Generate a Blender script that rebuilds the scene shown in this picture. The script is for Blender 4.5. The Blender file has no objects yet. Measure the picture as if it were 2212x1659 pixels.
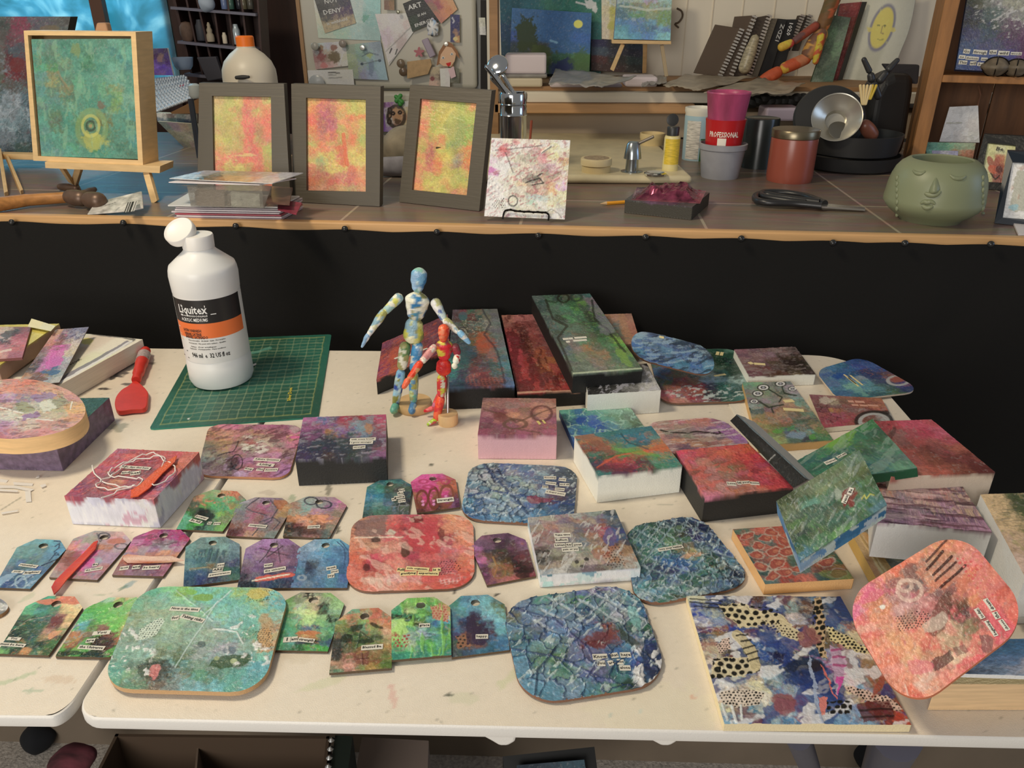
import bpy, bmesh, math, random
import numpy as np
from mathutils import Vector, Matrix

# ---------------------------------------------------------------- camera
FPX = 1661.0; PITCH = math.radians(26.0); YAW = math.radians(2.0)
CAM = np.array([0.0, 0.0, 1.25])
TZ = 0.74; CZ = 0.915
Fv = np.array([-math.sin(YAW)*math.cos(PITCH), math.cos(YAW)*math.cos(PITCH), -math.sin(PITCH)])
Rv = np.array([math.cos(YAW), math.sin(YAW), 0.0])
Uv = np.cross(Rv, Fv)
sc = bpy.context.scene
col = sc.collection
cd = bpy.data.cameras.new('camera'); cam = bpy.data.objects.new('camera', cd); col.objects.link(cam)
cd.sensor_width = 36.0; cd.lens = FPX/2212.0*36.0; cd.clip_start = 0.05
M3 = Matrix(((Rv[0], Uv[0], -Fv[0]), (Rv[1], Uv[1], -Fv[1]), (Rv[2], Uv[2], -Fv[2])))
cam.matrix_world = Matrix.Translation(Vector(CAM)) @ M3.to_4x4()
sc.camera = cam
sc.view_settings.view_transform = 'Standard'; sc.view_settings.look = 'None'
sc.view_settings.gamma = 1.0; sc.view_settings.exposure = 0.13
sc.view_settings.use_curve_mapping = False

# ---------------------------------------------------------------- light
w = bpy.data.worlds.new('world'); sc.world = w; w.use_nodes = True
w.node_tree.nodes['Background'].inputs[0].default_value = (0.95, 0.92, 0.88, 1)
w.node_tree.nodes['Background'].inputs[1].default_value = 0.20
def area(name, loc, tgt, sx, sy, power, color):
    l = bpy.data.lights.new(name, 'AREA'); l.shape = 'RECTANGLE'; l.size = sx; l.size_y = sy
    l.energy = power; l.color = color
    o = bpy.data.objects.new(name, l); col.objects.link(o); o.location = loc
    d = Vector(tgt)-Vector(loc); o.rotation_euler = d.to_track_quat('-Z', 'Y').to_euler()
    return o
area('ceiling_lamp_light', (-1.0, 0.70, 2.35), (0.10, 0.90, 0.74), 0.30, 0.30, 17.0, (1.0, 0.86, 0.64))
area('room_window_light', (-1.0, -1.5, 1.45), (0.1, 0.9, 0.8), 1.4, 1.1, 34.0, (0.98, 0.94, 0.88))
area('left_daylight', (-1.7, 3.3, 1.9), (-0.6, 1.6, 0.9), 1.3, 1.0, 20.0, (0.45, 0.80, 1.0))
area('right_daylight', (2.1, 1.0, 1.35), (1.0, 1.3, 0.95), 0.6, 0.6, 3.0, (0.45, 0.65, 1.0))

# ---------------------------------------------------------------- projection helpers
def ray(px, py):
    return Fv + Rv*((px-1106.0)/FPX) + Uv*((829.5-py)/FPX)
def P(px, py, z):                       # point on the horizontal plane z
    d = ray(px, py); return CAM + d*((z-CAM[2])/d[2])
def Q(px, py, Y):                       # point on the vertical plane y=Y
    d = ray(px, py); return CAM + d*((Y-CAM[1])/d[1])
def PP(px, py, p0, n):                  # point on a general plane
    d = ray(px, py); return CAM + d*(np.dot(p0-CAM, n)/np.dot(d, n))
def proj(W):
    v = W-CAM; f = v@Fv
    return 1106.0+FPX*(v@Rv)/f, 829.5-FPX*(v@Uv)/f
def zt(b, t, z0=TZ):                    # height of a corner seen at t above a base seen at b
    Wb = P(b[0], b[1], z0); return Q(t[0], t[1], Wb[1])[2]

# ---------------------------------------------------------------- colour
def s2l(c):
    c = np.asarray(c, float); return np.where(c <= 0.04045, c/12.92, ((c+0.055)/1.055)**2.4)
KC = np.array([1.13, 1.13, 1.10])
def hx(s, k=1.0):
    if len(s) == 3: v = [int(ch, 16)/15.0 for ch in s]
    else: v = [int(s[i:i+2], 16)/255.0 for i in (0, 2, 4)]
    return np.clip(s2l(v)*KC*k, 0.002, 0.88)

# ---------------------------------------------------------------- noise
def _h(xi, yi, seed):
    n = (xi*374761393 + yi*668265263 + seed*974634777) & 0xffffffff
    n = ((n ^ (n >> 13))*1274126177) & 0xffffffff
    return ((n ^ (n >> 16)) & 0xffff)/65535.0
def vn(x, y, seed=0):
    xi = np.floor(x).astype(np.int64); yi = np.floor(y).astype(np.int64)
    fx = x-xi; fy = y-yi; fx = fx*fx*(3-2*fx); fy = fy*fy*(3-2*fy)
    a = _h(xi, yi, seed); b = _h(xi+1, yi, seed); c = _h(xi, yi+1, seed); d = _h(xi+1, yi+1, seed)
    return (a*(1-fx)+b*fx)*(1-fy)+(c*(1-fx)+d*fx)*fy
def fbm(x, y, seed=0, o=4):
    r = 0; a = 0.5; t = 0
    for i in range(o):
        r = r+a*vn(x, y, seed+i*17); t += a; a *= 0.55; x = x*2.03+3.1; y = y*2.03+1.7
    return r/t
def vor(x, y, seed=0):                  # distance gap between the two nearest seeds, cell id
    xi = np.floor(x).astype(np.int64); yi = np.floor(y).astype(np.int64)
    f1 = np.full(x.shape, 9.0); f2 = np.full(x.shape, 9.0); cid = np.zeros(x.shape)
    for i in (-1, 0, 1):
        for j in (-1, 0, 1):
            cx = xi+i; cy = yi+j
            d = np.hypot(cx+_h(cx, cy, seed)*0.9-x, cy+_h(cx, cy, seed+5)*0.9-y)
            nw = d < f1
            f2 = np.where(nw, f1, np.minimum(f2, d)); cid = np.where(nw, _h(cx, cy, seed+9), cid); f1 = np.where(nw, d, f1)
    return f2-f1, cid
def sm(a, b, x):
    t = np.clip((x-a)/(b-a), 0, 1); return t*t*(3-2*t)

# ---------------------------------------------------------------- painting engine: colours for the vertices of a painted surface
def segd(X, Y, pts):
    d = np.full(X.shape, 1e9)
    for (x0, y0), (x1, y1) in zip(pts[:-1], pts[1:]):
        dx, dy = x1-x0, y1-y0; L = dx*dx+dy*dy+1e-9
        t = np.clip(((X-x0)*dx+(Y-y0)*dy)/L, 0, 1)
        d = np.minimum(d, np.hypot(X-x0-t*dx, Y-y0-t*dy))
    return d
def inpoly(X, Y, pts):
    c = np.zeros(X.shape, bool); n = len(pts)
    for i in range(n):
        x0, y0 = pts[i]; x1, y1 = pts[i-1]
        c ^= ((y0 > Y) != (y1 > Y)) & (X < (x1-x0)*(Y-y0)/(y1-y0+1e-9)+x0)
    return c
def paint(grid, U, V, S, T, X, Y, layers=(), seed=1, k=1.0, wa=0.06, busy=0.45, grain=0.26, hard=0.82, st=1.0, sa=0.0):
    g = [r.split() for r in grid.split('/')]
    nc = max(len(r) for r in g); g = [r+[r[-1]]*(nc-len(r)) for r in g]
    G = np.array([[hx(c, k) for c in r] for r in g]); nr = len(g)
    w1 = fbm(S*55, T*55, seed)-0.5; w2 = fbm(S*55+9, T*55+4, seed+3)-0.5
    w3 = fbm(S*160, T*160, seed+31, 3)-0.5; w4 = fbm(S*160+9, T*160+4, seed+37, 3)-0.5
    u = U+wa*2*(w1+0.55*w3); v = V+wa*2*(w2+0.55*w4)
    x = np.clip(u*nc-0.5, 0, nc-1); y = np.clip((1-v)*nr-0.5, 0, nr-1)
    x0 = np.floor(x).astype(int); y0 = np.floor(y).astype(int); x1 = np.minimum(x0+1, nc-1); y1 = np.minimum(y0+1, nr-1)
    fx = x-x0; fy = y-y0
    def sh(f): return f*(1-hard)+hard*sm(0.35, 0.65, f)
    fx = sh(fx)[:, None]; fy = sh(fy)[:, None]
    C = (G[y0, x0]*(1-fx)+G[y0, x1]*fx)*(1-fy)+(G[y1, x0]*(1-fx)+G[y1, x1]*fx)*fy
    ca, sa_ = math.cos(sa), math.sin(sa)
    A = (S*ca+T*sa_)*st; B = (-S*sa_+T*ca)/st
    if busy > 0:                        # brush strokes that borrow neighbouring colours
        pal = G.reshape(-1, 3)
        for q, f in ((0, 90), (1, 190), (2, 380)):
            m = fbm(A*f+q*7, B*f, seed+50+q, 3)
            off = (fbm(A*f*0.6+3, B*f*0.6, seed+60+q, 2)-0.5)*1.6
            ix = np.clip(((u+off*0.55)*nc).astype(int), 0, nc-1); iy = np.clip(((1-v+off*0.8)*nr).astype(int), 0, nr-1)
            al = (sm(0.48, 0.60, m)*busy*(0.9, 0.8, 0.5)[q])[:, None]
            C = C*(1-al)+G[iy, ix]*al
    gr = fbm(A*420, B*420, seed+80, 3)-0.5
    gr2 = fbm(A*120, B*120, seed+83, 3)-0.5
    C = C*(1+grain*2.2*gr+grain*1.6*gr2)[:, None]
    hl = sm(0.66, 0.80, fbm(A*300, B*300, seed+90, 3))*grain
    C = C+(np.array([0.75, 0.75, 0.72])*0.6-C)*np.clip(hl, 0, 0.5)[:, None]
    H = 0.0004*gr2+0.0004*gr
    for L in layers:
        kd = L[0]
        if kd == 'b':                   # blob: x y rx ry colour alpha angle
            _, bx, by, rx, ry, c = L[:6]; al = L[6] if len(L) > 6 else 0.8; an = math.radians(L[7]) if len(L) > 7 else 0
            dx = X-bx; dy = Y-by; a_ = dx*math.cos(an)-dy*math.sin(an); b_ = dx*math.sin(an)+dy*math.cos(an)
            r = np.hypot(a_/rx, b_/ry)+1.1*w1+0.9*w3
            m = 1-sm(0.85, 1.1, r)
        elif kd == 'e':                 # crisp ellipse
            _, bx, by, rx, ry, c = L[:6]; al = L[6] if len(L) > 6 else 1
            an = math.radians(L[7]) if len(L) > 7 else 0
            dx = X-bx; dy = Y-by; a_ = dx*math.cos(an)-dy*math.sin(an); b_ = dx*math.sin(an)+dy*math.cos(an)
            m = 1-sm(0.9, 1.05, np.hypot(a_/rx, b_/ry))
        elif kd == 'o':                 # ring
            _, bx, by, rx, ry, wd, c = L[:7]; al = L[7] if len(L) > 7 else 1
            r = np.hypot((X-bx)/rx, (Y-by)/ry); m = 1-sm(0.7, 1.2, np.abs(r-1)*min(rx, ry)/wd)
        elif kd == 'p':                 # torn paper polygon
            _, pts, c = L[:3]; al = L[3] if len(L) > 3 else 0.9
            m = inpoly(X+10*w3+6*w1, Y+10*w4+6*w2, pts).astype(float)
        elif kd == 'l':                 # line
            _, pts, wd, c = L[:4]; al = L[4] if len(L) > 4 else 0.9
            d = segd(X+4*w1, Y+4*w2, pts); m = 1-sm(wd*0.5, wd*0.5+1.0, d)
            H = H+0.0004*m
        elif kd == 'd':                 # dots inside a polygon: pts spacing radius colour background
            _, pts, sp, rr, c, bg = L[:6]; al = 1
            mm = inpoly(X+10*w3, Y+8*w4, pts)
            if bg: C = C*(1-0.9*mm[:, None])+hx(bg, k)*0.9*mm[:, None]
            yy = Y/(sp*0.75)+.25*np.sin(X/sp*.9); row = np.floor(yy).astype(np.int64); xx = X/sp+0.5*(row % 2); ci = np.floor(xx).astype(np.int64)
            d = np.hypot((xx-ci-0.5+.34*(_h(ci, row, seed)-.5))*sp, (yy-row-0.5+.3*(_h(ci, row, seed+3)-.5))*sp*0.95)
            q = rr*(.7+.45*_h(ci, row, seed+7)); m = (1-sm(q*0.75, q*1.1, d))*mm
        elif kd == 'v':                 # cell pattern lines: freq width colour alpha [cx cy rx ry]
            _, f, wd, c, al = L[:5]; g_, ci = vor(S*f+w1, T*f+w2, seed+3)
            m = 1-sm(wd*0.5, wd, g_); 
            C = C*(1+0.25*(ci-0.5))[:, None]
            if len(L) > 5: m = m*(1-sm(0.8, 1.1, np.hypot((X-L[5])/L[7], (Y-L[6])/L[8])+w1))
            H = H+0.0008*m
        elif kd == 'g':                 # scratched grid: angle pitch(m) width colour alpha [cx cy rx ry]
            _, an, f, wd, c, al = L[:6]; an = math.radians(an)
            a_ = (S*math.cos(an)+T*math.sin(an)+0.004*w1)/f; b_ = (-S*math.sin(an)+T*math.cos(an)+0.004*w2)/f
            q = np.minimum(np.abs(a_-np.round(a_)), np.abs(b_-np.round(b_)))
            m = (1-sm(wd*0.5, wd, q))*sm(0.38, 0.5, fbm(S*60, T*60, seed+5, 2)+0.06)
            if len(L) > 6: m = m*(1-sm(0.8, 1.1, np.hypot((X-L[6])/L[8], (Y-L[7])/L[9])+w1))
            H = H-0.0008*m
        elif kd == 's':                 # streak noise: angle freq stretch threshold colour alpha
            _, an, f, s_, th, c, al = L[:7]; an = math.radians(an)
            a_ = (S*math.cos(an)+T*math.sin(an))*f/s_; b_ = (-S*math.sin(an)+T*math.cos(an))*f
            m = sm(th, th+0.07, fbm(a_+w1, b_+w2, seed+len(str(L)), 3))
            if len(L) > 7: m = m*(1-sm(0.8, 1.1, np.hypot((X-L[7])/L[9], (Y-L[8])/L[10])+w1))
            H = H+0.0005*m
        m = (m*al)[:, None]
        C = C*(1-m)+hx(c, k)*m
    Lm = (C@np.array([0.25, 0.62, 0.13]))[:, None]
    C = (Lm+(C-Lm)*0.79)*0.97
    return np.clip(C, 0.002, 0.9), H

# ---------------------------------------------------------------- materials
MATS = {}
def nodes(name):
    m = bpy.data.materials.new(name); m.use_nodes = True
    nt = m.node_tree; return m, nt, nt.nodes['Principled BSDF']
def mat(name, color, rough=0.6, metal=0.0, bump=0.0, bscale=300.0, var=0.0, vscale=40.0, alpha=1.0, trans=0.0, spec=0.5, stretch=(1, 1, 1)):
    if name in MATS: return MATS[name]
    m, nt, b = nodes(name)
    c = hx(color) if isinstance(color, str) else np.array(color)
    b.inputs['Base Color'].default_value = (*c[:3], 1); b.inputs['Roughness'].default_value = rough
    b.inputs['Metallic'].default_value = metal; b.inputs['Alpha'].default_value = alpha
    b.inputs['Transmission Weight'].default_value = trans; b.inputs['Specular IOR Level'].default_value = spec
    if bump or var:
        tc = nt.nodes.new('ShaderNodeTexCoord'); mp = nt.nodes.new('ShaderNodeMapping'); mp.inputs['Scale'].default_value = stretch
        nt.links.new(tc.outputs['Object'], mp.inputs[0])
    if bump:
        n = nt.nodes.new('ShaderNodeTexNoise'); n.inputs['Scale'].default_value = bscale; n.inputs['Detail'].default_value = 3
        bp = nt.nodes.new('ShaderNodeBump'); bp.inputs['Strength'].default_value = bump; bp.inputs['Distance'].default_value = 0.002
        nt.links.new(mp.outputs[0], n.inputs['Vector']); nt.links.new(n.outputs[0], bp.inputs['Height']); nt.links.new(bp.outputs[0], b.inputs['Normal'])
    if var:
        n = nt.nodes.new('ShaderNodeTexNoise'); n.inputs['Scale'].default_value = vscale; n.inputs['Detail'].default_value = 5
        r = nt.nodes.new('ShaderNodeValToRGB'); r.color_ramp.elements[0].position = 0.3; r.color_ramp.elements[1].position = 0.7
        r.color_ramp.elements[0].color = (*np.clip(c*(1-var), 0, 1), 1); r.color_ramp.elements[1].color = (*np.clip(c*(1+var*0.7), 0, 1), 1)
        nt.links.new(mp.outputs[0], n.inputs['Vector']); nt.links.new(n.outputs[0], r.inputs[0]); nt.links.new(r.outputs[0], b.inputs['Base Color'])
    MATS[name] = m; return m
def pmat(name, rough, bump=0.25, bscale=500, spec=0.5):
    if name in MATS: return MATS[name]
    m, nt, b = nodes(name)
    a = nt.nodes.new('ShaderNodeVertexColor'); a.layer_name = 'Col'
    nt.links.new(a.outputs[0], b.inputs['Base Color']); b.inputs['Roughness'].default_value = rough
    b.inputs['Specular IOR Level'].default_value = spec
    n = nt.nodes.new('ShaderNodeTexNoise'); n.inputs['Scale'].default_value = bscale; n.inputs['Detail'].default_value = 3
    tc = nt.nodes.new('ShaderNodeTexCoord'); nt.links.new(tc.outputs['Object'], n.inputs['Vector'])
    bp = nt.nodes.new('ShaderNodeBump'); bp.inputs['Strength'].default_value = bump; bp.inputs['Distance'].default_value = 0.002
    nt.links.new(n.outputs[0], bp.inputs['Height']); nt.links.new(bp.outputs[0], b.inputs['Normal'])
    MATS[name] = m; return m
GLOSS = pmat('varnished_paint', 0.33, 0.5, 320)
MATTE = pmat('matte_paint', 0.6, 0.3, 600)
PAPER = mat('printed_paper', (0.72, 0.69, 0.60), 0.7)
INK = mat('black_ink', (0.03, 0.03, 0.03), 0.6)
WOODL = mat('light_pine', 'dcb684', 0.55, var=0.14, vscale=30, stretch=(1, 1, 6), bump=0.1)

# ---------------------------------------------------------------- object helpers
def tag(o, label=None, cat=None, group=None, kind=None):
    if label: o['label'] = label
    if cat: o['category'] = cat
    if group: o['group'] = group
    if kind: o['kind'] = kind
    return o
def empty(name, loc, label=None, cat=None, group=None):
    o = bpy.data.objects.new(name, None); o.empty_display_size = 0.02; col.objects.link(o); o.location = Vector(loc)
    return tag(o, label, cat, group)
def base_of(o):
    v = Vector((0, 0, 0))
    while o is not None: v += o.location; o = o.parent
    return v
class MB:
    def __init__(s): s.v = []; s.f = []; s.m = []
    def add(s, V, F, mi=0):
        n = len(s.v); s.v += [tuple(map(float, p)) for p in V]; s.f += [tuple(i+n for i in f) for f in F]; s.m += [mi]*len(F); return s
    def box(s, c, d, rot=None, mi=0):
        c = np.array(c, float); d = np.array(d, float)/2
        V = [np.array((x, y, z))*d for x in (-1, 1) for y in (-1, 1) for z in (-1, 1)]
        if rot is not None: V = [np.array(rot) @ p for p in V]
        return s.add([p+c for p in V], [(0, 1, 3, 2), (4, 6, 7, 5), (0, 4, 5, 1), (2, 3, 7, 6), (0, 2, 6, 4), (1, 5, 7, 3)], mi)
    def lathe(s, prof, c=(0, 0, 0), axis=(0, 0, 1), n=32, mi=0, cap=True):
        a = Vector(axis).normalized(); q = Vector((0, 0, 1)).rotation_difference(a); V = []
        for r, z in prof:
            for i in range(n):
                t = 2*math.pi*i/n; V.append(np.array(c)+np.array(q @ Vector((r*math.cos(t), r*math.sin(t), z))))
        F = [(j*n+i, j*n+(i+1) % n, (j+1)*n+(i+1) % n, (j+1)*n+i) for j in range(len(prof)-1) for i in range(n)]
        if cap: F += [tuple(range(n))[::-1], tuple((len(prof)-1)*n+i for i in range(n))]
        return s.add(V, F, mi)
    def limb(s, p0, p1, rs, n=16, mi=0):
        p0 = np.array(p0, float); p1 = np.array(p1, float); L = np.linalg.norm(p1-p0)
        prof = []; k = len(rs)
        for i in range(25):
            t = i/24; x = t*(k-1); j = min(int(x), k-2); f = x-j; f = f*f*(3-2*f)
            r = rs[j]*(1-f)+rs[j+1]*f
            e0 = min(1, (t*L)/max(rs[0], 1e-4)); e1 = min(1, ((1-t)*L)/max(rs[-1], 1e-4))
            r *= math.sqrt(max(0.0, 1-(1-e0)**2))*math.sqrt(max(0.0, 1-(1-e1)**2))
            prof.append((max(r, 0.0003), t*L))
        return s.lathe(prof, p0, p1-p0, n, mi)
    def tube(s, pts, r, n=8, mi=0):
        pts = [Vector(p) for p in pts]; V = []; up = Vector((0.13, 0.2, 1)).normalized()
        for i, p in enumerate(pts):
            d = (pts[min(i+1, len(pts)-1)]-pts[max(i-1, 0)]).normalized()
            a = d.cross(up); a = a.normalized() if a.length > 1e-3 else d.orthogonal().normalized(); b = d.cross(a)
            rr = r[i] if isinstance(r, (list, tuple)) else r
            V += [p+a*rr*math.cos(2*math.pi*k/n)+b*rr*math.sin(2*math.pi*k/n) for k in range(n)]
        F = [(j*n+i, j*n+(i+1) % n, (j+1)*n+(i+1) % n, (j+1)*n+i) for j in range(len(pts)-1) for i in range(n)]
        F += [tuple(range(n))[::-1], tuple((len(pts)-1)*n+i for i in range(n))]
        return s.add(V, F, mi)
    def prism(s, poly, off, mi=0):       # world polygon swept by off
        poly = [np.array(p, float) for p in poly]; off = np.array(off, float); n = len(poly)
        return s.add(poly+[p+off for p in poly], [tuple(range(n)), tuple(range(n, 2*n))[::-1]]+[(i, (i+1) % n, (i+1) % n+n, i+n)[::-1] for i in range(n)], mi)
    def build(s, name, mats, parent=None, smooth=False, bevel=0.0, segs=2, subsurf=0):
        loc = base_of(parent) if parent is not None else Vector((0, 0, 0))
        if parent is None:
            a = np.array(s.v); loc = Vector(((a[:, 0].min()+a[:, 0].max())/2, (a[:, 1].min()+a[:, 1].max())/2, a[:, 2].min()))
        me = bpy.data.meshes.new(name); me.from_pydata([tuple(Vector(p)-loc) for p in s.v], [], s.f)
        if not isinstance(mats, (list, tuple)): mats = [mats]
        for m in mats: me.materials.append(m)
        me.polygons.foreach_set('material_index', s.m)
        b = bmesh.new(); b.from_mesh(me); bmesh.ops.recalc_face_normals(b, faces=b.faces); b.to_mesh(me); b.free()
        if smooth: me.polygons.foreach_set('use_smooth', [True]*len(me.polygons))
        me.update()
        o = bpy.data.objects.new(name, me); col.objects.link(o)
        if parent is not None: o.parent = parent
        else: o.location = loc
        if smooth:
            try:
                me.shade_smooth()
            except Exception: pass
        if bevel:
            md = o.modifiers.new('bevel', 'BEVEL'); md.width = bevel; md.segments = segs; md.limit_method = 'ANGLE'; md.angle_limit = math.radians(35)
        if subsurf:
            md = o.modifiers.new('sub', 'SUBSURF'); md.levels = md.render_levels = subsurf
        if smooth and bevel == 0:
            md = o.modifiers.new('es', 'EDGE_SPLIT'); md.split_angle = math.radians(40)
        return o

# ---- lettering
_tc = {}
def textmesh(s, shear=0.0):
    if (s, shear) in _tc: return _tc[(s, shear)]
    cu = bpy.data.curves.new('lettering', 'FONT'); cu.body = s; cu.resolution_u = 1; cu.offset = 0.02; cu.shear = shear
    o = bpy.data.objects.new('lettering', cu); me = bpy.data.meshes.new_from_object(o)
    V = np.array([v.co[:] for v in me.vertices]) if len(me.vertices) else np.zeros((0, 3)); F = [tuple(p.vertices) for p in me.polygons]
    bpy.data.objects.remove(o); bpy.data.meshes.remove(me); bpy.data.curves.remove(cu)
    if len(V):
        w_ = V[:, 0].max(); h_ = 0.72
        V = np.stack([(V[:, 0]-w_/2), V[:, 1]-h_/2+0.02], 1)
    else: w_ = 1
    _tc[(s, shear)] = (V, F, w_, 0.72); return _tc[(s, shear)]
def strip_on(parent, p0, n, cx, cy, wp, hp, ang, text, mats=None, name='word_strip', lift=0.0009, label=None, fill=0.55):
    """a small paper strip with lettering glued on the plane (p0, n)"""
    a = math.radians(ang); n = n/np.linalg.norm(n)
    if n @ (CAM-p0) < 0: n = -n
    c = PP(cx, cy, p0, n)
    e0 = PP(cx-math.cos(a)*wp/2, cy+math.sin(a)*wp/2, p0, n); e1 = PP(cx+math.cos(a)*wp/2, cy-math.sin(a)*wp/2, p0, n)
    W = np.linalg.norm(e1-e0); e = (e1-e0)/W; up = np.cross(n, e)
    X, Y = proj(np.array([c, c+up*0.01])); pl = math.hypot(X[1]-X[0], Y[1]-Y[0])/0.01
    Hh = hp/max(pl, 1e-3); c = c+n*lift; mb = MB()
    if mats is None or mats[0] is not None:
        q = [c-e*W/2-up*Hh/2, c+e*W/2-up*Hh/2, c+e*W/2+up*Hh/2, c-e*W/2+up*Hh/2]
        mb.prism(q, -n*0.0006, 0)
    if text:
        V, F, tw, th = textmesh(text)
        if len(V):
            s = min(W*0.9/tw, Hh*fill/th*1.15); sx = min(W*0.9/tw, s*1.25)
            mb.add([c+e*p[0]*sx+up*p[1]*s+n*0.00025 for p in V], F, 1)
    o = mb.build(name, mats if mats and mats[0] is not None else ([PAPER, INK] if not mats else [mats[1], mats[1]]), parent)
    if label: o['label'] = label
    return o

# ---- painted slab: face with its own painted colours + wrapped sides
def grid_obj(name, parent, W, C, nr, nc, material, keep=None, loc=None, H=None):
    loc = np.array(base_of(parent)) if parent is not None else loc
    me = bpy.data.meshes.new(name)
    idx = np.arange(nr*nc).reshape(nr, nc)
    F = np.stack([idx[:-1, :-1], idx[:-1, 1:], idx[1:, 1:], idx[1:, :-1]], -1).reshape(-1, 4)
    if keep is not None: F = F[keep]
    V = W-loc; nf = len(F)
    me.vertices.add(len(V)); me.vertices.foreach_set('co', V.ravel().astype(np.float32))
    me.loops.add(nf*4); me.loops.foreach_set('vertex_index', F.ravel().astype(np.int32))
    me.polygons.add(nf); me.polygons.foreach_set('loop_start', np.arange(0, nf*4, 4, dtype=np.int32))
    me.polygons.foreach_set('loop_total', np.full(nf, 4, np.int32)); me.polygons.foreach_set('use_smooth', np.ones(nf, bool))
    me.update(calc_edges=True)
    a = me.color_attributes.new('Col', 'FLOAT_COLOR', 'POINT')
    a.data.foreach_set('color', np.concatenate([C, np.ones((len(C), 1))], 1).ravel().astype(np.float32))
    me.materials.append(material); me.validate()
    o = bpy.data.objects.new(name, me); col.objects.link(o)
    if parent is not None: o.parent = parent
    return o
def slab(root, corners, t, grid, side='eee', shape=None, rad=0.02, layers=(), seed=1, k=1.0, cell=1.55, drip=0.16, hole=None,
         mt=None, face='painted_face', edge='canvas_edge', sk=1.0, smat=None, bulge=0.0, down=None, relief=1.0, spal=None, **kw):
    """corners: world TL TR BR BL"""
    TL, TR, BR, BL = [np.array(c, float) for c in corners]
    n = np.cross(TR-BL, TL-BR); n /= np.linalg.norm(n)
    if n @ (CAM-(TL+BR)/2) < 0: n = -n
    Wd = (np.linalg.norm(TR-TL)+np.linalg.norm(BR-BL))/2; Hd = (np.linalg.norm(TL-BL)+np.linalg.norm(TR-BR))/2
    px = [proj(c) for c in (TL, TR, BR, BL)]
    pw = max(math.dist(px[0], px[1]), math.dist(px[3], px[2])); ph = max(math.dist(px[0], px[3]), math.dist(px[1], px[2]))
    nc = int(np.clip(pw/cell, 6, 330)); nr = int(np.clip(ph/cell, 6, 330))
    v = np.linspace(0, 1, nr); u = np.linspace(0, 1, nc)
    if shape == 'r':
        rc = rad if isinstance(rad, (tuple, list)) else (rad,)*4      # TL TR BR BL
        def ins(r, d): return np.minimum(np.where(d < r, r-np.sqrt(np.maximum(r**2-(r-d)**2, 0)), 0)/Wd, 0.46)
        i0 = ins(rc[0], (1-v)*Hd)+ins(rc[3], v*Hd); i1 = ins(rc[1], (1-v)*Hd)+ins(rc[2], v*Hd)
    elif shape == 't':
        cx_, cy_ = 0.27, 0.2; d = 1-v; i0 = i1 = np.where(d < cy_, cx_*(1-d/cy_), 0)
    elif shape == 'c':
        i0 = i1 = 0.5-np.sqrt(np.maximum(0.25-(v-0.5)**2, 0.0004))
    else: i0 = i1 = v*0
    UU = i0[:, None]+(1-i0-i1)[:, None]*u[None, :]; VV = np.repeat(v[:, None], nc, 1)
    keep = None
    if hole:
        hu, hv, hr = hole; dx = (UU-hu)*Wd; dy = (VV-hv)*Hd; r = np.hypot(dx, dy)
        csz = max(Wd/nc, Hd/nr)*0.8; near = (r < hr+csz) & (r > hr-csz)
        UU = np.where(near, hu+dx/np.maximum(r, 1e-6)*hr/Wd, UU); VV = np.where(near, hv+dy/np.maximum(r, 1e-6)*hr/Hd, VV)
    U = UU.ravel(); V = VV.ravel()
    Wp = (BL*((1-U)*(1-V))[:, None]+BR*(U*(1-V))[:, None]+TL*((1-U)*V)[:, None]+TR*(U*V)[:, None])
    if hole:
        c = Wp.reshape(nr, nc, 3); U4 = (UU[:-1, :-1]+UU[1:, :-1]+UU[:-1, 1:]+UU[1:, 1:])/4; V4 = (VV[:-1, :-1]+VV[1:, :-1]+VV[:-1, 1:]+VV[1:, 1:])/4
        keep = (np.hypot((U4-hu)*Wd, (V4-hv)*Hd) > hr*0.97).ravel()
    X, Y = proj(Wp)
    C, Hh = paint(grid, U, V, U*Wd+seed*0.37, V*Hd, X, Y, layers, seed, k, **kw)
    if bulge:
        Wp = Wp+n*(bulge*(16*U*(1-U)*V*(1-V)))[:, None]
    Wf = Wp+n*(Hh*relief)[:, None]
    fo = grid_obj(face, root, Wf, C, nr, nc, mt or GLOSS, keep)
    if t > 0:
        I = np.arange(nr*nc).reshape(nr, nc)
        loop = np.concatenate([I[0, :-1], I[:-1, -1], I[-1, ::-1][:-1], I[::-1, 0]])
        rows = 9; m = len(loop); kk = np.linspace(0, 1, rows)
        dn = -n if down is None else np.array(down, float)
        B = Wf[loop]; B2 = Wp[loop]
        SK = np.concatenate([B if q == 0 else B2+dn*t*q for q in kk])
        per = np.concatenate([[0], np.cumsum(np.linalg.norm(np.diff(B, axis=0), axis=1))])
        sc_ = hx(side, k*sk); CC = []
        for q in kk:
            nn = fbm(per*60, per*0+seed, seed+2); n2 = fbm(per*300, per*0+q*3, seed+4)
            al = np.clip((1-sm(0, 0.12, q*1.0-(nn-0.45)*drip*2.2)), 0, 1)[:, None] if drip > 0 else np.zeros((m, 1))
            if q == 0 and drip <= 0: al = al*0
            c = sc_[None, :]*(0.97+0.06*n2)[:, None]
            if spal:
                _, cc = vor(per*55+fbm(per*90, per*0+q*2, seed)*2, per*0+q*1.6+fbm(per*120, per*0+q*5, seed+6)*1.2, seed+8); pc = np.array([hx(z_, k) for z_ in spal])
                c = pc[np.clip((cc*len(spal)).astype(int), 0, len(spal)-1)]*(0.8+0.4*n2)[:, None]
            CC.append(np.clip(c*(1-al)+C[loop]*al, 0.002, 0.9))
        so = grid_obj(edge, root, SK, np.concatenate(CC), rows, m, smat or MATTE)
        # underside
        mb = MB(); last = SK[-m:-1]; st_ = max(1, m//60)
        mb.add(last[::st_], [tuple(range(len(last[::st_])))]); 
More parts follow.
